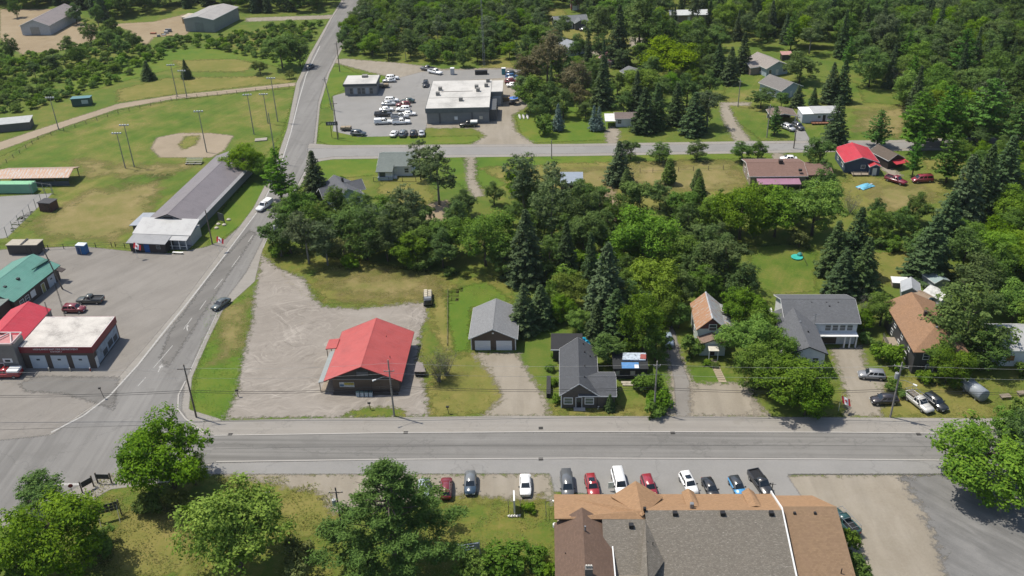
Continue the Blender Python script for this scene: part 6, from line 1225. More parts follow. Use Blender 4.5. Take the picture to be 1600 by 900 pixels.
NAMES = {'maple':'maple_tree', 'bright':'leafy_tree', 'mid':'ash_tree', 'poplar':'poplar_tree', 'tan':'browning_tree', 'olive':'scrub_bush', 'shrub':'shrub', 'spruce':'spruce_tree', 'blue':'blue_spruce', 'pine':'pine_tree', 'cedar':'cedar_tree', 'whitepine':'white_pine'}
TREES = []
def plant(kind, x, y, r, h, label, group=None):
    v = random.choice(TV[kind]); o = thing(NAMES[kind], label, 'shrub' if kind in ('shrub','olive') else 'tree', (x, y, 0), random.uniform(0, 360), group); o.scale = (r/v[2], r/v[2]*random.uniform(.93,1.07), h/v[3])
    for n, me in (('trunk', v[1]), ('crown', v[0])): c = bpy.data.objects.new(n, me); col.objects.link(c); c.parent = o
    TREES.append((x, y, r)); return o
RATIO = {'maple':2.0, 'bright':1.9, 'mid':2.5, 'poplar':3.0, 'tan':2.3, 'olive':1.5, 'shrub':1.35, 'spruce':4.2, 'blue':3.6, 'pine':3.6, 'cedar':3.5, 'whitepine':2.4}
CZ = {'spruce':.42, 'blue':.42, 'cedar':.45, 'pine':.5, 'whitepine':.42}
def tree(kind, px, py, rp, label, h=None, group=None):
    """tree whose crown centre shows at (px, py) with half-width rp in the photograph"""
    hh = h or 8; rp = rp*1.22 if kind == 'spruce' else rp
    for _ in range(4): g = G(px, py, hh*CZ.get(kind, .56)); r = rp/pxm(g); hh = h or RATIO[kind]*r
    return plant(kind, g.x, g.y, r, hh, label, group)
# ---- foreground
tree('maple', 258,706, 66, 'broad green maple overhanging the kerb at the street corner'); tree('shrub', 236,782, 26, 'dense shrub under the corner maple beside the panelled sign'); tree('olive', 275,785, 22, 'sparse olive bush between corner maple and bright tree'); tree('maple', 300,735, 26, 'smaller leafy tree crowding the corner maple')
tree('bright', 362,826, 82, 'large light green tree on the dry grass south of the street'); tree('maple', 70,835, 74, 'dark leafy tree at the junction beside the stop sign'); tree('mid', 62,772, 38, 'upright tree at the street corner behind the dark leafy one', h=7); tree('shrub', 150,850, 34, 'rounded shrub at the foot of the panelled sign'); tree('shrub', 20,870, 44, 'shrub below the dark junction tree'); tree('shrub', 112,800, 20, 'small shrub beside the stop sign post')
tree('whitepine', 612,818, 118, 'towering white pine with rising fans of needles in front of the street', h=19)
tree('maple', 1540,712, 84, 'big round green tree shading the graded gravel corner', h=10.5); tree('mid', 1602,690, 50, 'leafy tree behind the big round tree on the gravel corner')
tree('shrub', 790,876, 42, 'leafy hedge bush on the hotel lawn'); tree('shrub', 745,888, 34, 'leafy hedge bush beside the white sign rack'); tree('shrub', 838,872, 26, 'tall hedge bush beside the hotel wall'); tree('shrub', 855,890, 18, 'narrow bush with yellow flowers against the hotel wall'); tree('shrub', 827,792, 12, 'small bush beside the edge-on hotel sign')
tree('shrub', 1322,842, 22, 'climbing bush along the hotel side wall', h=4.5); tree('shrub', 1335,880, 26, 'dark bush behind the teal pickup'); tree('olive', 455,862, 30, 'low bush in the shade of the bright tree'); tree('olive', 462,898, 28, 'pale bush with brown flower heads at the dry grass'); tree('shrub', 560,880, 36, 'bush at the foot of the white pine')
# ---- central block between the roads
CB = 'trees in the block behind the red roofed shop'
tree('pine', 434,272, 26, 'tall open dark pine beside the side road', h=15); tree('spruce', 491,276, 21, 'dark spruce at the corner of the back road', h=13); tree('maple', 380,250, 32, 'dense maple at the end of the long clubhouse', h=9); tree('maple', 415,262, 18, 'smaller tree between clubhouse maple and side road')
for k, x, y, r_ in (('mid',470,325,28), ('mid',442,332,19), ('mid',520,322,23), ('mid',424,366,19), ('mid',450,364,23), ('poplar',476,368,26), ('poplar',507,376,23), ('olive',536,388,24), ('mid',560,334,25), ('mid',597,336,25), ('mid',570,366,28), ('mid',602,370,27), ('poplar',634,328,27), ('mid',632,358,25), ('mid',664,358,21), ('mid',712,334,17), ('mid',697,366,25), ('mid',690,388,22), ('mid',545,350,24), ('poplar',585,352,24), ('mid',490,350,24), ('mid',650,378,22), ('mid',727,316,15)):
    tree(k, x, y, r_*1.14, 'slender leafy tree in the thicket north of the red roofed shop' if k == 'mid' else ('pale poplar in the thicket north of the red roofed shop' if k == 'poplar' else 'olive bush at the thicket edge north of the shop'), group=CB if k != 'olive' else None)
tree('shrub', 526,282, 14, 'shrub between the corner spruce and the slate roofed house'); tree('poplar', 683,272, 38, 'tall twin stemmed poplar beside the white bungalow', h=15); tree('poplar', 655,248, 20, 'grey green tree behind the white bungalow', h=11)
tree('maple', 641,388, 33, 'round green tree at the edge of the shop meadow', h=7.5); tree('shrub', 668,404, 22, 'shrub beside the round meadow tree'); tree('maple', 757,370, 48, 'huge bright maple behind the garage', h=13); tree('shrub', 703,424, 11, 'sapling alone in the meadow grass'); tree('olive', 728,428, 8, 'small bush at the meadow edge'); tree('shrub', 437,388, 20, 'bush at the pole by the side road'); tree('shrub', 545,408, 16, 'dark bush in front of the thicket')
tree('spruce', 822,392, 34, 'large dark spruce rising behind the garage', h=17); tree('spruce', 845,480, 24, 'dark spruce beside the double garage', h=9); tree('spruce', 819,486, 24, 'dense spruce touching the garage roof', h=11); tree('poplar', 817,280, 32, 'grey green spreading tree south of the back road lawn'); tree('mid', 772,302, 15, 'small tree by the curving drive')
for k, x, y, r_ in (('mid',827,298,22), ('poplar',867,294,30), ('mid',912,303,22), ('poplar',862,332,36), ('mid',905,322,30), ('mid',926,338,22), ('mid',912,362,30), ('mid',882,366,26), ('spruce',885,398,20), ('mid',850,345,22), ('mid',790,400,24), ('mid',858,400,26)):
    tree(k, x, y, r_, {'mid':'mid green tree in the grove behind the spruces', 'poplar':'grey green poplar in the grove behind the spruces', 'spruce':'slim spruce inside the grove'}[k], group='grove behind the spruces' if k != 'spruce' else None)
tree('spruce', 967,258, 21, 'broad dark spruce alone on the dry lawn', h=12); tree('cedar', 979,284, 11, 'small cedar in front of the lawn spruce')
for x, y, r_ in ((986,232,16), (1031,237,17), (1090,234,16), (1160,236,18), (1185,234,15)): tree('mid', x, y, r_, 'round orchard tree along the back road lawn', h=5.5, group='orchard trees on the back lawn')
tree('cedar', 1046,270, 12, 'cone shaped cedar on the dry lawn'); tree('cedar', 1090,284, 11, 'tall cedar of the pair on the dry lawn'); tree('cedar', 1093,298, 12, 'lower cedar of the pair on the dry lawn')
for k, x, y, r_ in (('mid',1000,310,30), ('mid',1032,303,19), ('mid',1067,322,27), ('maple',1005,368,50), ('maple',1052,388,36), ('maple',1160,328,46), ('maple',1115,335,30), ('mid',1112,390,32), ('mid',1133,408,38), ('mid',1160,440,28), ('mid',965,330,22), ('maple',975,392,26), ('mid',1090,420,26), ('maple',1215,330,40), ('maple',1275,322,46)):
    tree(k, x, y, r_, 'dense maple in the gardens behind the rusty roofed house' if k == 'maple' else 'mid green tree in the gardens behind the rusty roofed house', group='garden maples' if k == 'maple' else 'garden trees')
tree('bright', 1020,444, 46, 'luminous yellow green tree among dark spruces', h=11); tree('spruce', 923,420, 19, 'narrow spruce between bright trees', h=15); tree('spruce', 948,450, 36, 'massive dark spruce above the cottage', h=18); tree('spruce', 962,500, 30, 'dark spruce close behind the black shed', h=12); tree('bright', 888,452, 30, 'yellow green tree between two dark spruces'); tree('shrub', 872,428, 18, 'grey green bush between spruces')
tree('maple', 880,480, 22, 'leafy tree behind the cottage annex'); tree('mid', 950,545, 27, 'leafy young tree beside the cottage roof', h=6); tree('maple', 1007,505, 38, 'tall maple shading the black shed', h=12); tree('mid', 1025,535, 25, 'tree at the edge of the shaded drive'); tree('bright', 1040,474, 32, 'light green tree over the shaded drive'); tree('shrub', 1078,538, 20, 'round clipped bush in front of the pale green house', h=4.5)
for x, y, r_ in ((1018,598,24), (1034,622,22), (1003,594,15), (1020,638,18)): tree('shrub', x, y, r_, 'street shrub clustered round the pale utility pole', group='shrubs round the pale pole')
for x, y, r_ in ((1163,482,36), (1168,528,40), (1188,572,38), (1240,592,60), (1215,548,36), (1262,618,34), (1190,500,30)): tree('maple', x, y, r_, 'thick green maple between the pale green and white houses', group='maples beside the white house', h=9 if r_ > 50 else None)
tree('spruce', 953,630, 9, 'tiny spruce against the cottage wing', h=3.4)
for x, y, r_ in ((862,574,9), (866,596,9), (870,622,10), (866,556,7)): tree('shrub', x, y, r_, 'low bush along the cottage side wall', group='bushes by the cottage wall')
for x, y, r_ in ((1106,566,8), (1118,569,8)): tree('shrub', x, y, r_, 'flower bed bush before the small porch', group='porch bushes', h=.9)
tree('maple', 905,500, 20, 'leafy tree between the cottage annex and the dark spruces'); tree('mid', 866,462, 20, 'tree behind the spruce beside the double garage'); tree('mid', 985,470, 28, 'tree between the massive spruce and the shading maple'); tree('spruce', 932,508, 20, 'spruce just behind the turquoise tarpaulin', h=9); tree('mid', 1066,450, 26, 'tree behind the pale green house on its drive side'); tree('shrub', 985,545, 15, 'bush at the back of the black shed'); tree('mid', 1062,492, 18, 'small tree shading the far end of the drive'); tree('maple', 1105,440, 28, 'maple directly behind the rusted tin roof')
# ---- right-hand side
for x, y, r_, h_ in ((1305,392,26,13), (1338,385,30,16), (1352,420,26,13), (1318,430,26,11)): tree('spruce', x, y, r_, 'thick spruce of the clump behind the white house', h_, 'spruce clump behind the white house')
for x, y, r_, h_ in ((1508,308,34,19), (1538,292,30,19), (1480,352,30,15), (1455,392,34,15), (1572,268,30,17)): tree('spruce', x, y, r_, 'tall spruce of the dark stand right of the worn lawn', h_, 'dark spruce stand')
for x, y, r_ in ((1380,482,28), (1352,500,18)): tree('maple', x, y, r_, 'leafy tree between the white and tan roofed houses', group='trees between two houses')
for k, x, y, r_ in (('shrub',1392,552,26), ('shrub',1352,528,13), ('shrub',1397,600,14), ('shrub',1413,616,10), ('shrub',1372,540,14)): tree(k, x, y, r_, 'overgrown bush beside the tan roofed house', group='bushes by the tan roofed house')
tree('mid', 1465,556, 24, 'leafy tree leaning over the tan hipped roof', h=7); tree('maple', 1486,568, 30, 'tree shading the front of the tan roofed house', h=7.5); tree('mid', 1515,500, 58, 'very large spreading tree between tan and grey roofs', h=14); tree('mid', 1540,545, 36, 'tree above the steel tank', h=8); tree('shrub', 1450,588, 16, 'dark shrub in front of the tan roofed house'); tree('shrub', 1598,575, 16, 'pale bush in front of the grey metal roofed house'); tree('shrub', 1575,655, 26, 'bright shrub at the street verge by the pallet table'); tree('shrub', 1598,640, 26, 'bright shrub at the verge edge')
for k, x, y, r_ in (('olive',1250,372,20), ('mid',1292,277,17), ('shrub',1288,256,10), ('mid',1283,238,23), ('shrub',1257,289,9), ('mid',1372,352,22), ('mid',1436,325,20), ('shrub',1396,382,15), ('bright',1583,322,32), ('maple',1562,390,36), ('mid',1525,440,40), ('maple',1592,410,34), ('mid',1510,392,30), ('maple',1590,470,34), ('mid',1560,445,28), ('mid',1412,345,18), ('shrub',1376,378,14)):
    tree(k, x, y, r_, {'olive':'silvery apple bush near the turquoise pool', 'mid':'mid green tree in the belt right of the gardens', 'shrub':'shrub in the belt right of the gardens', 'bright':'yellow green tree beside the dark spruce stand', 'maple':'full maple in the belt right of the gardens'}[k], group=None if k in ('olive','bright') else 'belt of '+k+' right of the gardens')
for x, y, r_, h_ in ((1432,240,13,13), (1488,240,26,16)): tree('pine', x, y, r_, 'open pine with bare trunk over the dry clearing', h_, 'pines over the dry clearing')
# ---- north of the back road
tree('blue', 872,186, 11.5, 'slender blue spruce on the store side lawn', h=8.5); tree('blue', 928,187, 10, 'blue spruce with twin stem left half by the cabin drive', h=8); tree('blue', 936,188, 10, 'blue spruce with twin stem right half by the cabin drive', h=7.6); tree('shrub', 850,194, 17, 'dark bush at the lawn edge by the store', h=6)
for x, y, r_, h_ in ((1007,176,20,14), (1027,170,18,14), (1057,166,17,13), (1085,181,22,13), (942,133,18,17), (967,62,20,22), (1142,106,15,13), (1122,100,14,13), (1162,86,14,14), (1300,133,16,13), (1317,131,16,14), (1308,192,20,15), (1247,152,11,7), (1272,152,8,6), (1010,70,14,12), (995,150,14,14)): tree('spruce', x, y, r_, 'dark spruce among the houses north of the back road', h_, 'spruces north of the back road')
tree('bright', 1000,124, 33, 'glowing yellow green round tree among spruces', h=9); tree('bright', 1048,90, 46, 'wide light green tree north of the spruce row', h=13); tree('poplar', 1107,168, 24, 'willowy green tree beside the garden lane', h=11); tree('mid', 1190,152, 20, 'big round bush tree on the sunny lawn', h=6.5); tree('mid', 1252,104, 29, 'dense round tree behind the taupe bungalow', h=10); tree('pine', 1212,188, 13, 'thin scraggly pine beside the carport', h=9); tree('mid', 1222,154, 12, 'small tree in front of the pale blue bungalow', h=5.5)
for x, y, r_ in ((895,122,28), (855,88,34), (825,108,24), (905,150,20)): tree('tan', x, y, r_, 'browning maple between store and houses', group='browning maples')
for k, x, y, r_ in (('mid',828,145,22), ('mid',845,165,18), ('mid',880,160,18), ('mid',1000,34,34), ('mid',1030,52,28), ('mid',935,40,24), ('mid',840,60,24), ('mid',1075,140,20), ('mid',975,160,16), ('mid',1035,140,18), ('mid',915,170,12), ('mid',860,150,18), ('mid',965,130,14), ('mid',1095,60,24), ('mid',1070,60,18), ('mid',880,98,20), ('mid',930,105,16), ('mid',1110,130,16)): tree(k, x, y, r_, 'leafy tree among the houses north of the back road', group='leafy trees north of the back road')
for k, x, y, r_, h_ in (('pine',1375,200,22,11), ('pine',1438,188,32,17), ('pine',1482,180,32,18), ('pine',1545,172,42,19), ('pine',1505,88,26,19), ('pine',1590,200,26,15)): tree(k, x, y, r_, 'big dark pine at the edge of the eastern wood', h_, 'pines at the wood edge')
tree('mid', 437,76, 26, 'tall roadside tree near the far dark car', h=13); tree('mid', 466,78, 16, 'slimmer roadside tree near the far dark car', h=11); tree('olive', 405,104, 15, 'pale bush below the roadside trees'); tree('spruce', 230,112, 11, 'young spruce in the marsh by the cinder path', h=7); tree('spruce', 290,110, 8.5, 'narrow young spruce in the dry marsh grass', h=7); tree('olive', 452,115, 9, 'round bush at the verge of the side road')
for x, y, r_, h_ in ((116,20,11,9), (150,22,10,10), (138,48,14,9), (166,58,13,8), (188,72,13,8), (120,84,14,8), (86,96,15,7), (52,108,12,7), (14,72,12,9), (172,40,10,8), (104,70,12,7), (205,62,10,7), (22,10,9,9)): tree('mid', x, y, r_, 'dark tree round the sand clearing beyond the marsh', h_, 'trees round the sand clearing')
# ---- bare and dead trees
def bare(px, py, h, label, n=14, spread=2.4, fine=700, leafy=0, lean=0):
    g = G(px, py); o = thing('bare_tree', label, 'tree', (g.x, g.y, 0), 0); mb = MB(); tips = []
    for k in range(n):
        a = random.random()*6.28; l = h*random.uniform(.55,1); d = Vector((math.cos(a)*spread/h*random.uniform(.3,1.1)+lean, math.sin(a)*spread/h*random.uniform(.3,1.1), 1)).normalized(); p = [Vector((random.uniform(-.3,.3), random.uniform(-.3,.3), -.1))]
        for i in range(5): p.append(p[-1]+(d+Vector((random.uniform(-.15,.15), random.uniform(-.15,.15), 0)))*l/5)
        mb.tube(p, [.09,.07,.055,.04,.025,.01], 5)
        for q in p[2:]: tips += [q+Vector((random.gauss(0,.5), random.gauss(0,.5), random.gauss(.2,.5))) for _ in range(6)]
    tw_ = MB(); base = [v for v in mb.v]
    for i in range(fine): q = random.choice(tips); e = q+Vector((random.gauss(0,.35), random.gauss(0,.35), random.gauss(.35,.3))); tw_.tube([q, e], [.012,.006], 3)
    mb.build('stem', BARKG, o); tag(tw_.build('twigs', LM['twig'], o), kind='stuff')
    if leafy:
        T_ = np.array([tuple(random.choice(tips)) for _ in range(leafy)])+rng.normal(size=(leafy, 3))*.3; me = leaves('crown', T_, rng.normal(size=(leafy, 3))+np.array([0,0,.6]), .09*rng.uniform(.6,1.3,leafy), rng.random(leafy), LM['olive']); c = bpy.data.objects.new('crown', me); col.objects.link(c); c.parent = o
bare(686,596, 6.5, 'wispy half bare willow beside the red roofed shop', 16, 2.8, 900, 2600); bare(697,585, 5.5, 'grey leafless bush behind the wispy willow', 14, 2.0, 900, 600)
bare(1328,334, 5.5, 'leafless grey tree on the worn lawn', 12, 3.2, 700, 300); bare(1345,512, 8, 'dead tree with pale bare limbs beside the white house', 7, 2.0, 250, 0); bare(1412,150, 9, 'silvery dead tree at the eastern wood edge', 10, 4.5, 900, 0, -.2); bare(1432,122, 8, 'pale dead tree leaning in the eastern wood', 10, 3.5, 900, 0, .1)
# ---- woods: single trees as far as they can be told apart, the far mass as one
AVOID = []
for o in list(sc.objects):
    if o.parent is None and o.get('category') in ('house','store','building','workshop','shop','hall','shed','hut','mobile home','carport','garage','cabin','tower'):
        cs = [c for c in o.children if c.type == 'MESH']; R_ = max((math.hypot(v.co.x, v.co.y) for c in cs for v in c.data.vertices), default=3); cx = np.mean([[v.co.x, v.co.y] for c in cs for v in c.data.vertices], axis=0); w_ = o.matrix_basis @ Vector((cx[0], cx[1], 0))
        rad = max(math.hypot(v.co.x-cx[0], v.co.y-cx[1]) for c in cs for v in c.data.vertices); AVOID.append((w_.x, w_.y, rad*.8+2.0))
CLEAR = [np.array([tuple(G(*p))[:2] for p in q]) for q in ([(543,-15),(484,85),(449,200),(492,247),(515,115),(535,75),(560,25),(580,-15)], [(862,45),(855,12),(880,15),(930,45),(985,55),(985,72),(905,76)], [(915,76),(945,75),(1008,58),(1008,76),(945,92),(915,92)], [(170,40),(240,34),(300,22),(330,14),(380,20),(380,50),(290,60),(225,75),(205,55)], [(-20,15),(100,15),(112,38),(105,62),(90,78),(30,90),(-20,65)], [(380,24),(530,20),(530,34),(380,38)])]
def scatter(pix, gap, world=False, tries=30000, margin=1.0, own=.8):
    poly = np.array([tuple(G(*p))[:2] for p in pix]) if not world else np.array(pix); lo, hi = poly.min(0), poly.max(0); area = np.prod(hi-lo); n = min(tries, int(area/gap**2*6)); Q = lo+rng.random((n, 2))*(hi-lo); Q = Q[sdist(Q, poly) > 0]; cell = {}; out = []
    for c in CLEAR: Q = Q[sdist(Q, c) < -margin]
    for x, y, r in AVOID: Q = Q[np.hypot(Q[:, 0]-x, Q[:, 1]-y) > r]
    for x, y, r in TREES: Q = Q[np.hypot(Q[:, 0]-x, Q[:, 1]-y) > r*own+gap*.25]
    for q in Q:
        k = (int(q[0]//gap), int(q[1]//gap))
        if any((q[0]-p[0])**2+(q[1]-p[1])**2 < gap*gap for i in (-1,0,1) for j in (-1,0,1) for p in cell.get((k[0]+i, k[1]+j), ())): continue
        cell.setdefault(k, []).append(q); out.append(q)
    return out
def wood(pts, kinds, rr, label, group):
    for x, y in pts:
        k = random.choices([q[0] for q in kinds], [q[1] for q in kinds])[0]; r = random.uniform(*rr)*(.6 if k in ('spruce','pine') else 1); h = r*RATIO[k]*random.uniform(.85,1.15)*(1.25 if k in ('spruce','pine') else 1)
        plant(k, x, y, r, h, {'mid':'mid green tree ', 'maple':'full green tree ', 'poplar':'grey green tree ', 'spruce':'dark spruce ', 'pine':'dark pine ', 'olive':'olive bush ', 'shrub':'bright green bush ', 'tan':'browning tree ', 'bright':'yellow green tree '}[k]+label, group+' ('+NAMES[k].replace('_', ' ')+')')
FAR = []
pA = scatter([(530,84),(575,90),(690,99),(715,106),(752,100),(800,92),(815,60),(850,30),(850,-30),(600,-30),(565,22)], 4.4)
wood([p for p in pA if p[1] < 375], (('mid',5),('maple',2),('poplar',2),('shrub',1)), (2.3,3.6), 'in the thicket behind the store', 'thicket behind the store'); FAR += [(p, 'a') for p in pA if p[1] >= 375]
pB = scatter([(1100,-40),(1085,40),(1130,58),(1170,72),(1245,88),(1290,98),(1350,118),(1355,138),(1405,150),(1425,222),(1480,210),(1600,208),(1660,208),(1720,-40)], 6.2, margin=2)
wood([p for p in pB if p[1] < 345 and p[0] < 190], (('mid',6),('maple',3),('poplar',2),('spruce',1),('pine',1),('bright',.7)), (3.6,5.6), 'in the eastern wood', 'eastern wood'); FAR += [(p, 'b') for p in pB if not (p[1] < 345 and p[0] < 190)]
pC = scatter([(820,165),(810,100),(835,60),(850,-30),(1100,-40),(1085,40),(1125,60),(1120,120),(1060,150),(960,120),(940,160),(900,150)], 7.2, own=.75)
wood([p for p in pC if p[1] < 420], (('mid',6),('maple',2),('spruce',2),('poplar',2)), (2.8,4.4), 'between the far houses', 'trees between the far houses'); FAR += [(p, 'b') for p in pC if p[1] >= 420]
pD = scatter([(-60,-40),(560,-40),(520,15),(505,18),(400,22),(370,18),(300,13),(270,15),(245,22),(165,35),(150,26),(110,14),(-60,14)], 5.6); FAR += [(p, 'b') for p in pD]
pG = scatter([(1400,440),(1420,400),(1600,340),(1690,340),(1690,560),(1590,520),(1560,470),(1500,432)], 6.0, own=.7); wood(pG, (('mid',4),('maple',4),('bright',1)), (3,4.4), 'in the wood right of the outbuildings', 'wood right of the outbuildings')
pH = scatter([(430,392),(560,400),(640,412),(700,405),(740,400),(745,340),(700,345),(600,345),(480,340),(440,360)], 5.0, own=.55); wood(pH, (('mid',4),('shrub',3),('poplar',1)), (2.1,3.2), 'filling the thicket north of the shop', 'undergrowth north of the shop')
pI = scatter([(800,300),(930,310),(950,345),(1060,340),(1140,420),(1060,450),(1000,470),(900,460),(860,450),(800,400)], 5.0, own=.55); wood(pI, (('mid',4),('shrub',3),('maple',2)), (2.2,3.4), 'filling the gardens behind the cottage', 'undergrowth behind the cottage')
pJ = scatter([(1100,330),(1290,320),(1300,345),(1160,360),(1130,420),(1100,400)], 5.0, own=.55); wood(pJ, (('mid',3),('maple',3),('shrub',2)), (1.8,3.0), 'filling the garden belt behind the ranch house', 'undergrowth behind the ranch house')
pK = scatter([(1360,340),(1420,330),(1440,380),(1420,398),(1370,392)], 4.5, own=.55); wood(pK, (('mid',2),('shrub',4)), (1.6,2.6), 'on the slope below the worn lawn', 'bushes below the worn lawn')
pM = scatter([(1480,225),(1700,222),(1700,330),(1600,330),(1560,300),(1500,270)], 5.5, own=.6); wood(pM, (('mid',3),('maple',2),('spruce',1)), (2.6,4.0), 'behind the dark spruce stand', 'trees behind the spruce stand')
# scrub in the marsh: leafy clumps nobody could count
pE = scatter([(-40,66),(20,60),(36,88),(120,80),(155,64),(160,42),(205,55),(225,76),(290,64),(385,52),(505,36),(495,50),(455,105),(400,90),(300,72),(215,110),(190,125),(150,140),(110,152),(60,172),(-40,185)], 3.5, own=.6)
def instancer(name, kinds, pts, smin, smax):
    """one mass of foliage: points carrying tree shapes"""
    me = bpy.data.meshes.new(name); me.from_pydata([(p[0], p[1], 0) for p in pts], [], []); n = len(pts)
    for an, typ, val in (('sz', 'FLOAT', rng.uniform(smin, smax, n)), ('rot', 'FLOAT', rng.uniform(0, 6.28, n)), ('idx', 'INT', rng.integers(0, len(kinds), n))): a = me.attributes.new(an, typ, 'POINT'); a.data.foreach_set('value', val.astype(np.float32 if typ == 'FLOAT' else np.int32))
    o = bpy.data.objects.new(name, me); col.objects.link(o); ng = bpy.data.node_groups.new(name, 'GeometryNodeTree'); ng.interface.new_socket('Geometry', in_out='INPUT', socket_type='NodeSocketGeometry'); ng.interface.new_socket('Geometry', in_out='OUTPUT', socket_type='NodeSocketGeometry')
    A = lambda t: ng.nodes.new(t); gi, go = A('NodeGroupInput'), A('NodeGroupOutput'); g2i = A('GeometryNodeGeometryToInstance')
    for me_ in reversed(kinds):
        src = bpy.data.objects.new('prototype', me_); oi = A('GeometryNodeObjectInfo'); oi.inputs['Object'].default_value = src; ng.links.new(oi.outputs['Geometry'], g2i.inputs[0])
    def attr(nm, dt): q = A('GeometryNodeInputNamedAttribute'); q.data_type = dt; q.inputs[0].default_value = nm; return q.outputs[0]
    ip = A('GeometryNodeInstanceOnPoints'); ng.links.new(gi.outputs[0], ip.inputs['Points']); ng.links.new(g2i.outputs[0], ip.inputs['Instance']); ip.inputs['Pick Instance'].default_value = True; ng.links.new(attr('idx', 'INT'), ip.inputs['Instance Index']); ng.links.new(attr('sz', 'FLOAT'), ip.inputs['Scale'])
    cx = A('ShaderNodeCombineXYZ'); ng.links.new(attr('rot', 'FLOAT'), cx.inputs[2]); e2r = A('FunctionNodeEulerToRotation'); ng.links.new(cx.outputs[0], e2r.inputs[0]); ng.links.new(e2r.outputs[0], ip.inputs['Rotation']); ng.links.new(ip.outputs[0], go.inputs[0])
    md = o.modifiers.new('grow', 'NODES'); md.node_group = ng; return o
fa = [p for p, k in FAR if k == 'a']; fb2 = [p for p, k in FAR if k == 'b']
mesh_of = lambda *ks: [v[0] for k in ks for v in TV[k]]
if fb2: tag(instancer('far_forest', mesh_of('mid','mid','maple','poplar','spruce'), fb2, .8, 1.3), 'far mixed forest of green crowns closing the view', 'forest', kind='stuff')
if fa: tag(instancer('far_thicket', mesh_of('mid','maple','poplar'), fa, .6, .9), 'far leafy thicket beyond the store', 'thicket', kind='stuff')
tag(instancer('scrub', mesh_of('shrub'), pE, .45, 1.25), 'low green scrub covering the marsh by the cinder path', 'scrub', kind='stuff')
# tall weeds along edges: blades too many to count
def weeds(name, pix, n, label, size=(.14,.34), hgt=.5, mat='weed'):
    poly = np.array([tuple(G(*p))[:2] for p in pix]); lo, hi = poly.min(0), poly.max(0); k = int(n*1.2/max(.05, abs(np.sum(poly[:, 0]*np.roll(poly[:, 1], -1)-np.roll(poly[:, 0], -1)*poly[:, 1]))/2/np.prod(hi-lo))); Q = lo+rng.random((k, 2))*(hi-lo); Q = Q[sdist(Q, poly) > 0]
    cl = np.sin(Q[:, 0]*.9+2*np.sin(Q[:, 1]*.7))+np.sin(Q[:, 1]*1.1+1.5*np.sin(Q[:, 0]*.6)); Q = Q[cl+rng.normal(size=len(Q))*.8 > .1][:n]; m = len(Q)*2//5; Q = Q[:m]; size = (size[0]*.6, size[1]*.62); C = np.c_[Q, rng.uniform(.05, hgt, m)*rng.uniform(.3, 1, m)]; nn = rng.normal(size=(m, 3))*.45; nn[:, 2] = np.abs(nn[:, 2])+1.0
    me = leaves(name, C, nn, rng.uniform(*size, m), rng.random(m), LM[mat], .35); o = bpy.data.objects.new(name, me); col.objects.link(o); tag(o, label, 'weeds', kind='stuff')
weeds('weeds', [(135,760),(190,735),(260,775),(320,800),(330,900),(130,900),(165,830),(120,790)], 16000, 'tall green and yellow weeds round the panelled sign'); weeds('weeds', [(330,745),(430,745),(520,760),(520,900),(430,900),(400,800)], 12000, 'dry tall grass between the bright tree and white pine')
weeds('weeds', [(412,395),(560,408),(770,432),(800,470),(690,470),(600,474),(500,474),(480,440),(430,418)], 16000, 'meadow grass north of the gravel yard', (.12,.28), .35); weeds('weeds', [(640,790),(860,785),(866,900),(640,900)], 12000, 'rough grass on the hotel lawn', (.1,.26), .35); weeds('weeds', [(325,465),(397,462),(372,610),(350,657),(318,660),(303,600)], 9000, 'long grass on the island beside the side road', (.1,.25), .3, 'shrub')
weeds('weeds', [(735,560),(665,560),(668,646),(780,646)], 5000, 'sparse weeds beside the garage drive', (.1,.22), .25); weeds('weeds', [(1480,610),(1600,600),(1600,655),(1480,650)], 3000, 'weeds on the verge below the tank', (.1,.24), .3)
weeds('weeds', [(1365,560),(1420,540),(1420,620),(1365,610)], 2500, 'weeds round the overgrown bushes', (.12,.26), .5, 'shrub')
weeds('weeds', [(440,425),(490,470),(560,477),(660,472),(660,480),(560,485),(485,478),(440,432)], 2500, 'weeds fringing the gravel yard edge', (.1,.22), .3)

# ---- tell alike trees apart by the building they stand closest to
SHORT = (('long brown shop','the red roofed shop'), ('detached brown','the double garage'), ('dark brown cottage','the dark cottage'), ('black walled','the black shed'), ('old pale green','the rusty roofed house'), ('large white two','the white L shaped house'), ('tall dark house','the tan hipped house'), ('white walled house','the grey metal roofed house'), ('large flat roofed','the white roofed store'), ('white bungalow','the sage roofed bungalow'), ('pale blue house with slate','the slate roofed house'), ('long ranch house','the rosy brown ranch house'), ('navy blue','the navy house'), ('dark cabin','the mossy cabin'), ('white mobile','the mobile home'), ('pale blue bungalow','the taupe roofed bungalow'), ('bungalow with pale','the pale taupe roofed bungalow'), ('little white cabin','the little white cabin'), ('small building with dull','the pink metal roof'), ('dark ranch','the far grey ranch house'), ('pale blue house with steel','the steel grey roofed house'), ('long low building','the off white metal roof'), ('grey roofed cottage','the hidden grey cottage'), ('brown roofed open','the carport'), ('pale walled depot','the sand clearing depot'), ('big tan roofed','the far workshop'), ('blue grey flat','the blue grey garden shed'), ('long low grey','the long clubhouse'), ('small galvanised','the galvanised shed'), ('white canvas','the white canvas shelter'), ('big two storey','the hotel'))
BL = []
for o in sc.objects:
    if o.parent is None and o.get('label'):
        for k, v in SHORT:
            if o['label'].startswith(k):
                vs_ = [o.matrix_basis @ q.co for c in o.children if c.type == 'MESH' for q in c.data.vertices]; BL.append((v, sum(q.x for q in vs_)/len(vs_), sum(q.y for q in vs_)/len(vs_)))
sets = {}
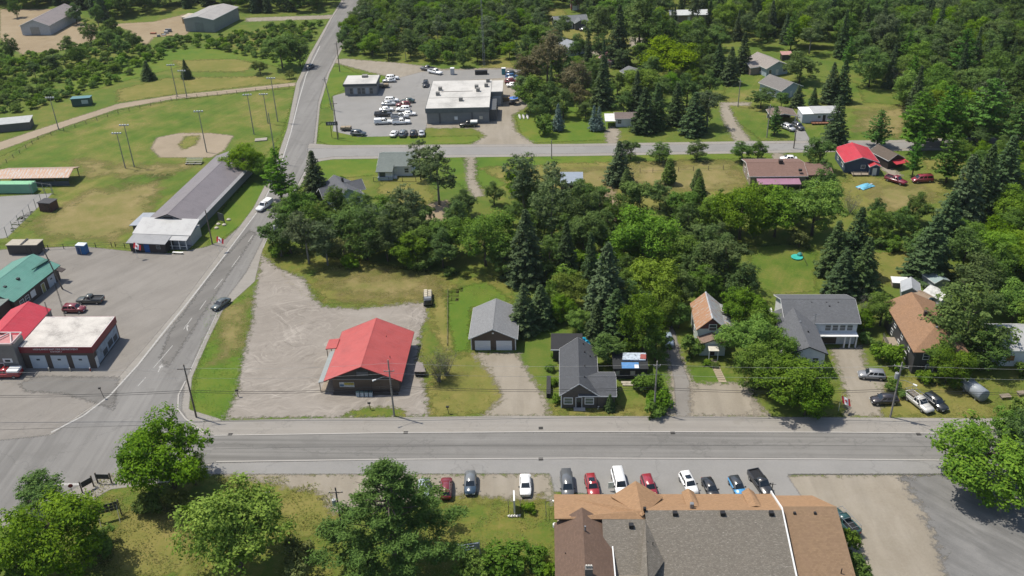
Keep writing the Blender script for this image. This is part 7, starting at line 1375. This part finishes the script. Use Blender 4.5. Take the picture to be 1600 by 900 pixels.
for o in sc.objects:
    if o.parent is None and o.get('category') in ('tree','shrub') and o.get('group'): sets.setdefault((o['group'], o['label']), []).append(o)
ORD = ['closest to', 'second closest to', 'third closest to', 'fourth closest to', 'fifth closest to', 'sixth closest to', 'seventh closest to', 'eighth closest to']+[q+' closest to' for q in ('ninth','tenth','eleventh','twelfth','thirteenth','fourteenth','fifteenth','sixteenth','seventeenth','eighteenth')]
BASE = {'trees in the block behind the red roofed shop':'slender thicket tree', 'garden maples':'dense garden maple', 'garden trees':'mid green garden tree', 'maples beside the white house':'thick street maple', 'dark spruce stand':'tall stand spruce', 'spruces north of the back road':'dark northern spruce', 'leafy trees north of the back road':'leafy northern tree', 'grove behind the spruces':'grove tree', 'browning maples':'browning maple', 'orchard trees on the back lawn':'round orchard tree', 'spruce clump behind the white house':'clump spruce', 'pines at the wood edge':'big wood edge pine', 'trees round the sand clearing':'clearing tree'}
for (g, l), os_ in sets.items():
    if g not in BASE or len(os_) < 2: continue
    near = {}
    for o in os_:
        d = min((math.hypot(o.location.x-b[1], o.location.y-b[2]), b[0]) for b in BL); near.setdefault(d[1], []).append((d[0], o.name, o))
    kind = 'poplar in the grove' if 'poplar' in l and 'grove' in g else ('pale thicket poplar' if 'poplar' in l else BASE[g])
    for b, q in near.items():
        for i, (_, _, o) in enumerate(sorted(q, key=lambda e: e[:2])): o['label'] = kind+', '+ORD[min(i, 17)]+' '+b
# ---- summer haze: one closed box of thin air round camera and place, sky outside
hm = bpy.data.materials.new('haze_air'); hm.use_nodes = True; ht_ = hm.node_tree; ht_.nodes.clear(); ho = ht_.nodes.new('ShaderNodeOutputMaterial'); pv = ht_.nodes.new('ShaderNodeVolumePrincipled')
pv.inputs['Color'].default_value = (.86,.93,1,1); pv.inputs['Density'].default_value = .00005; pv.inputs['Anisotropy'].default_value = .25; ht_.links.new(pv.outputs[0], ho.inputs['Volume'])
hz = MB().box(-1490, 1490, -190, 2190, -1, 112).build('haze', hm); tag(hz, 'thin pale summer haze filling the air over the village', 'haze', kind='stuff')
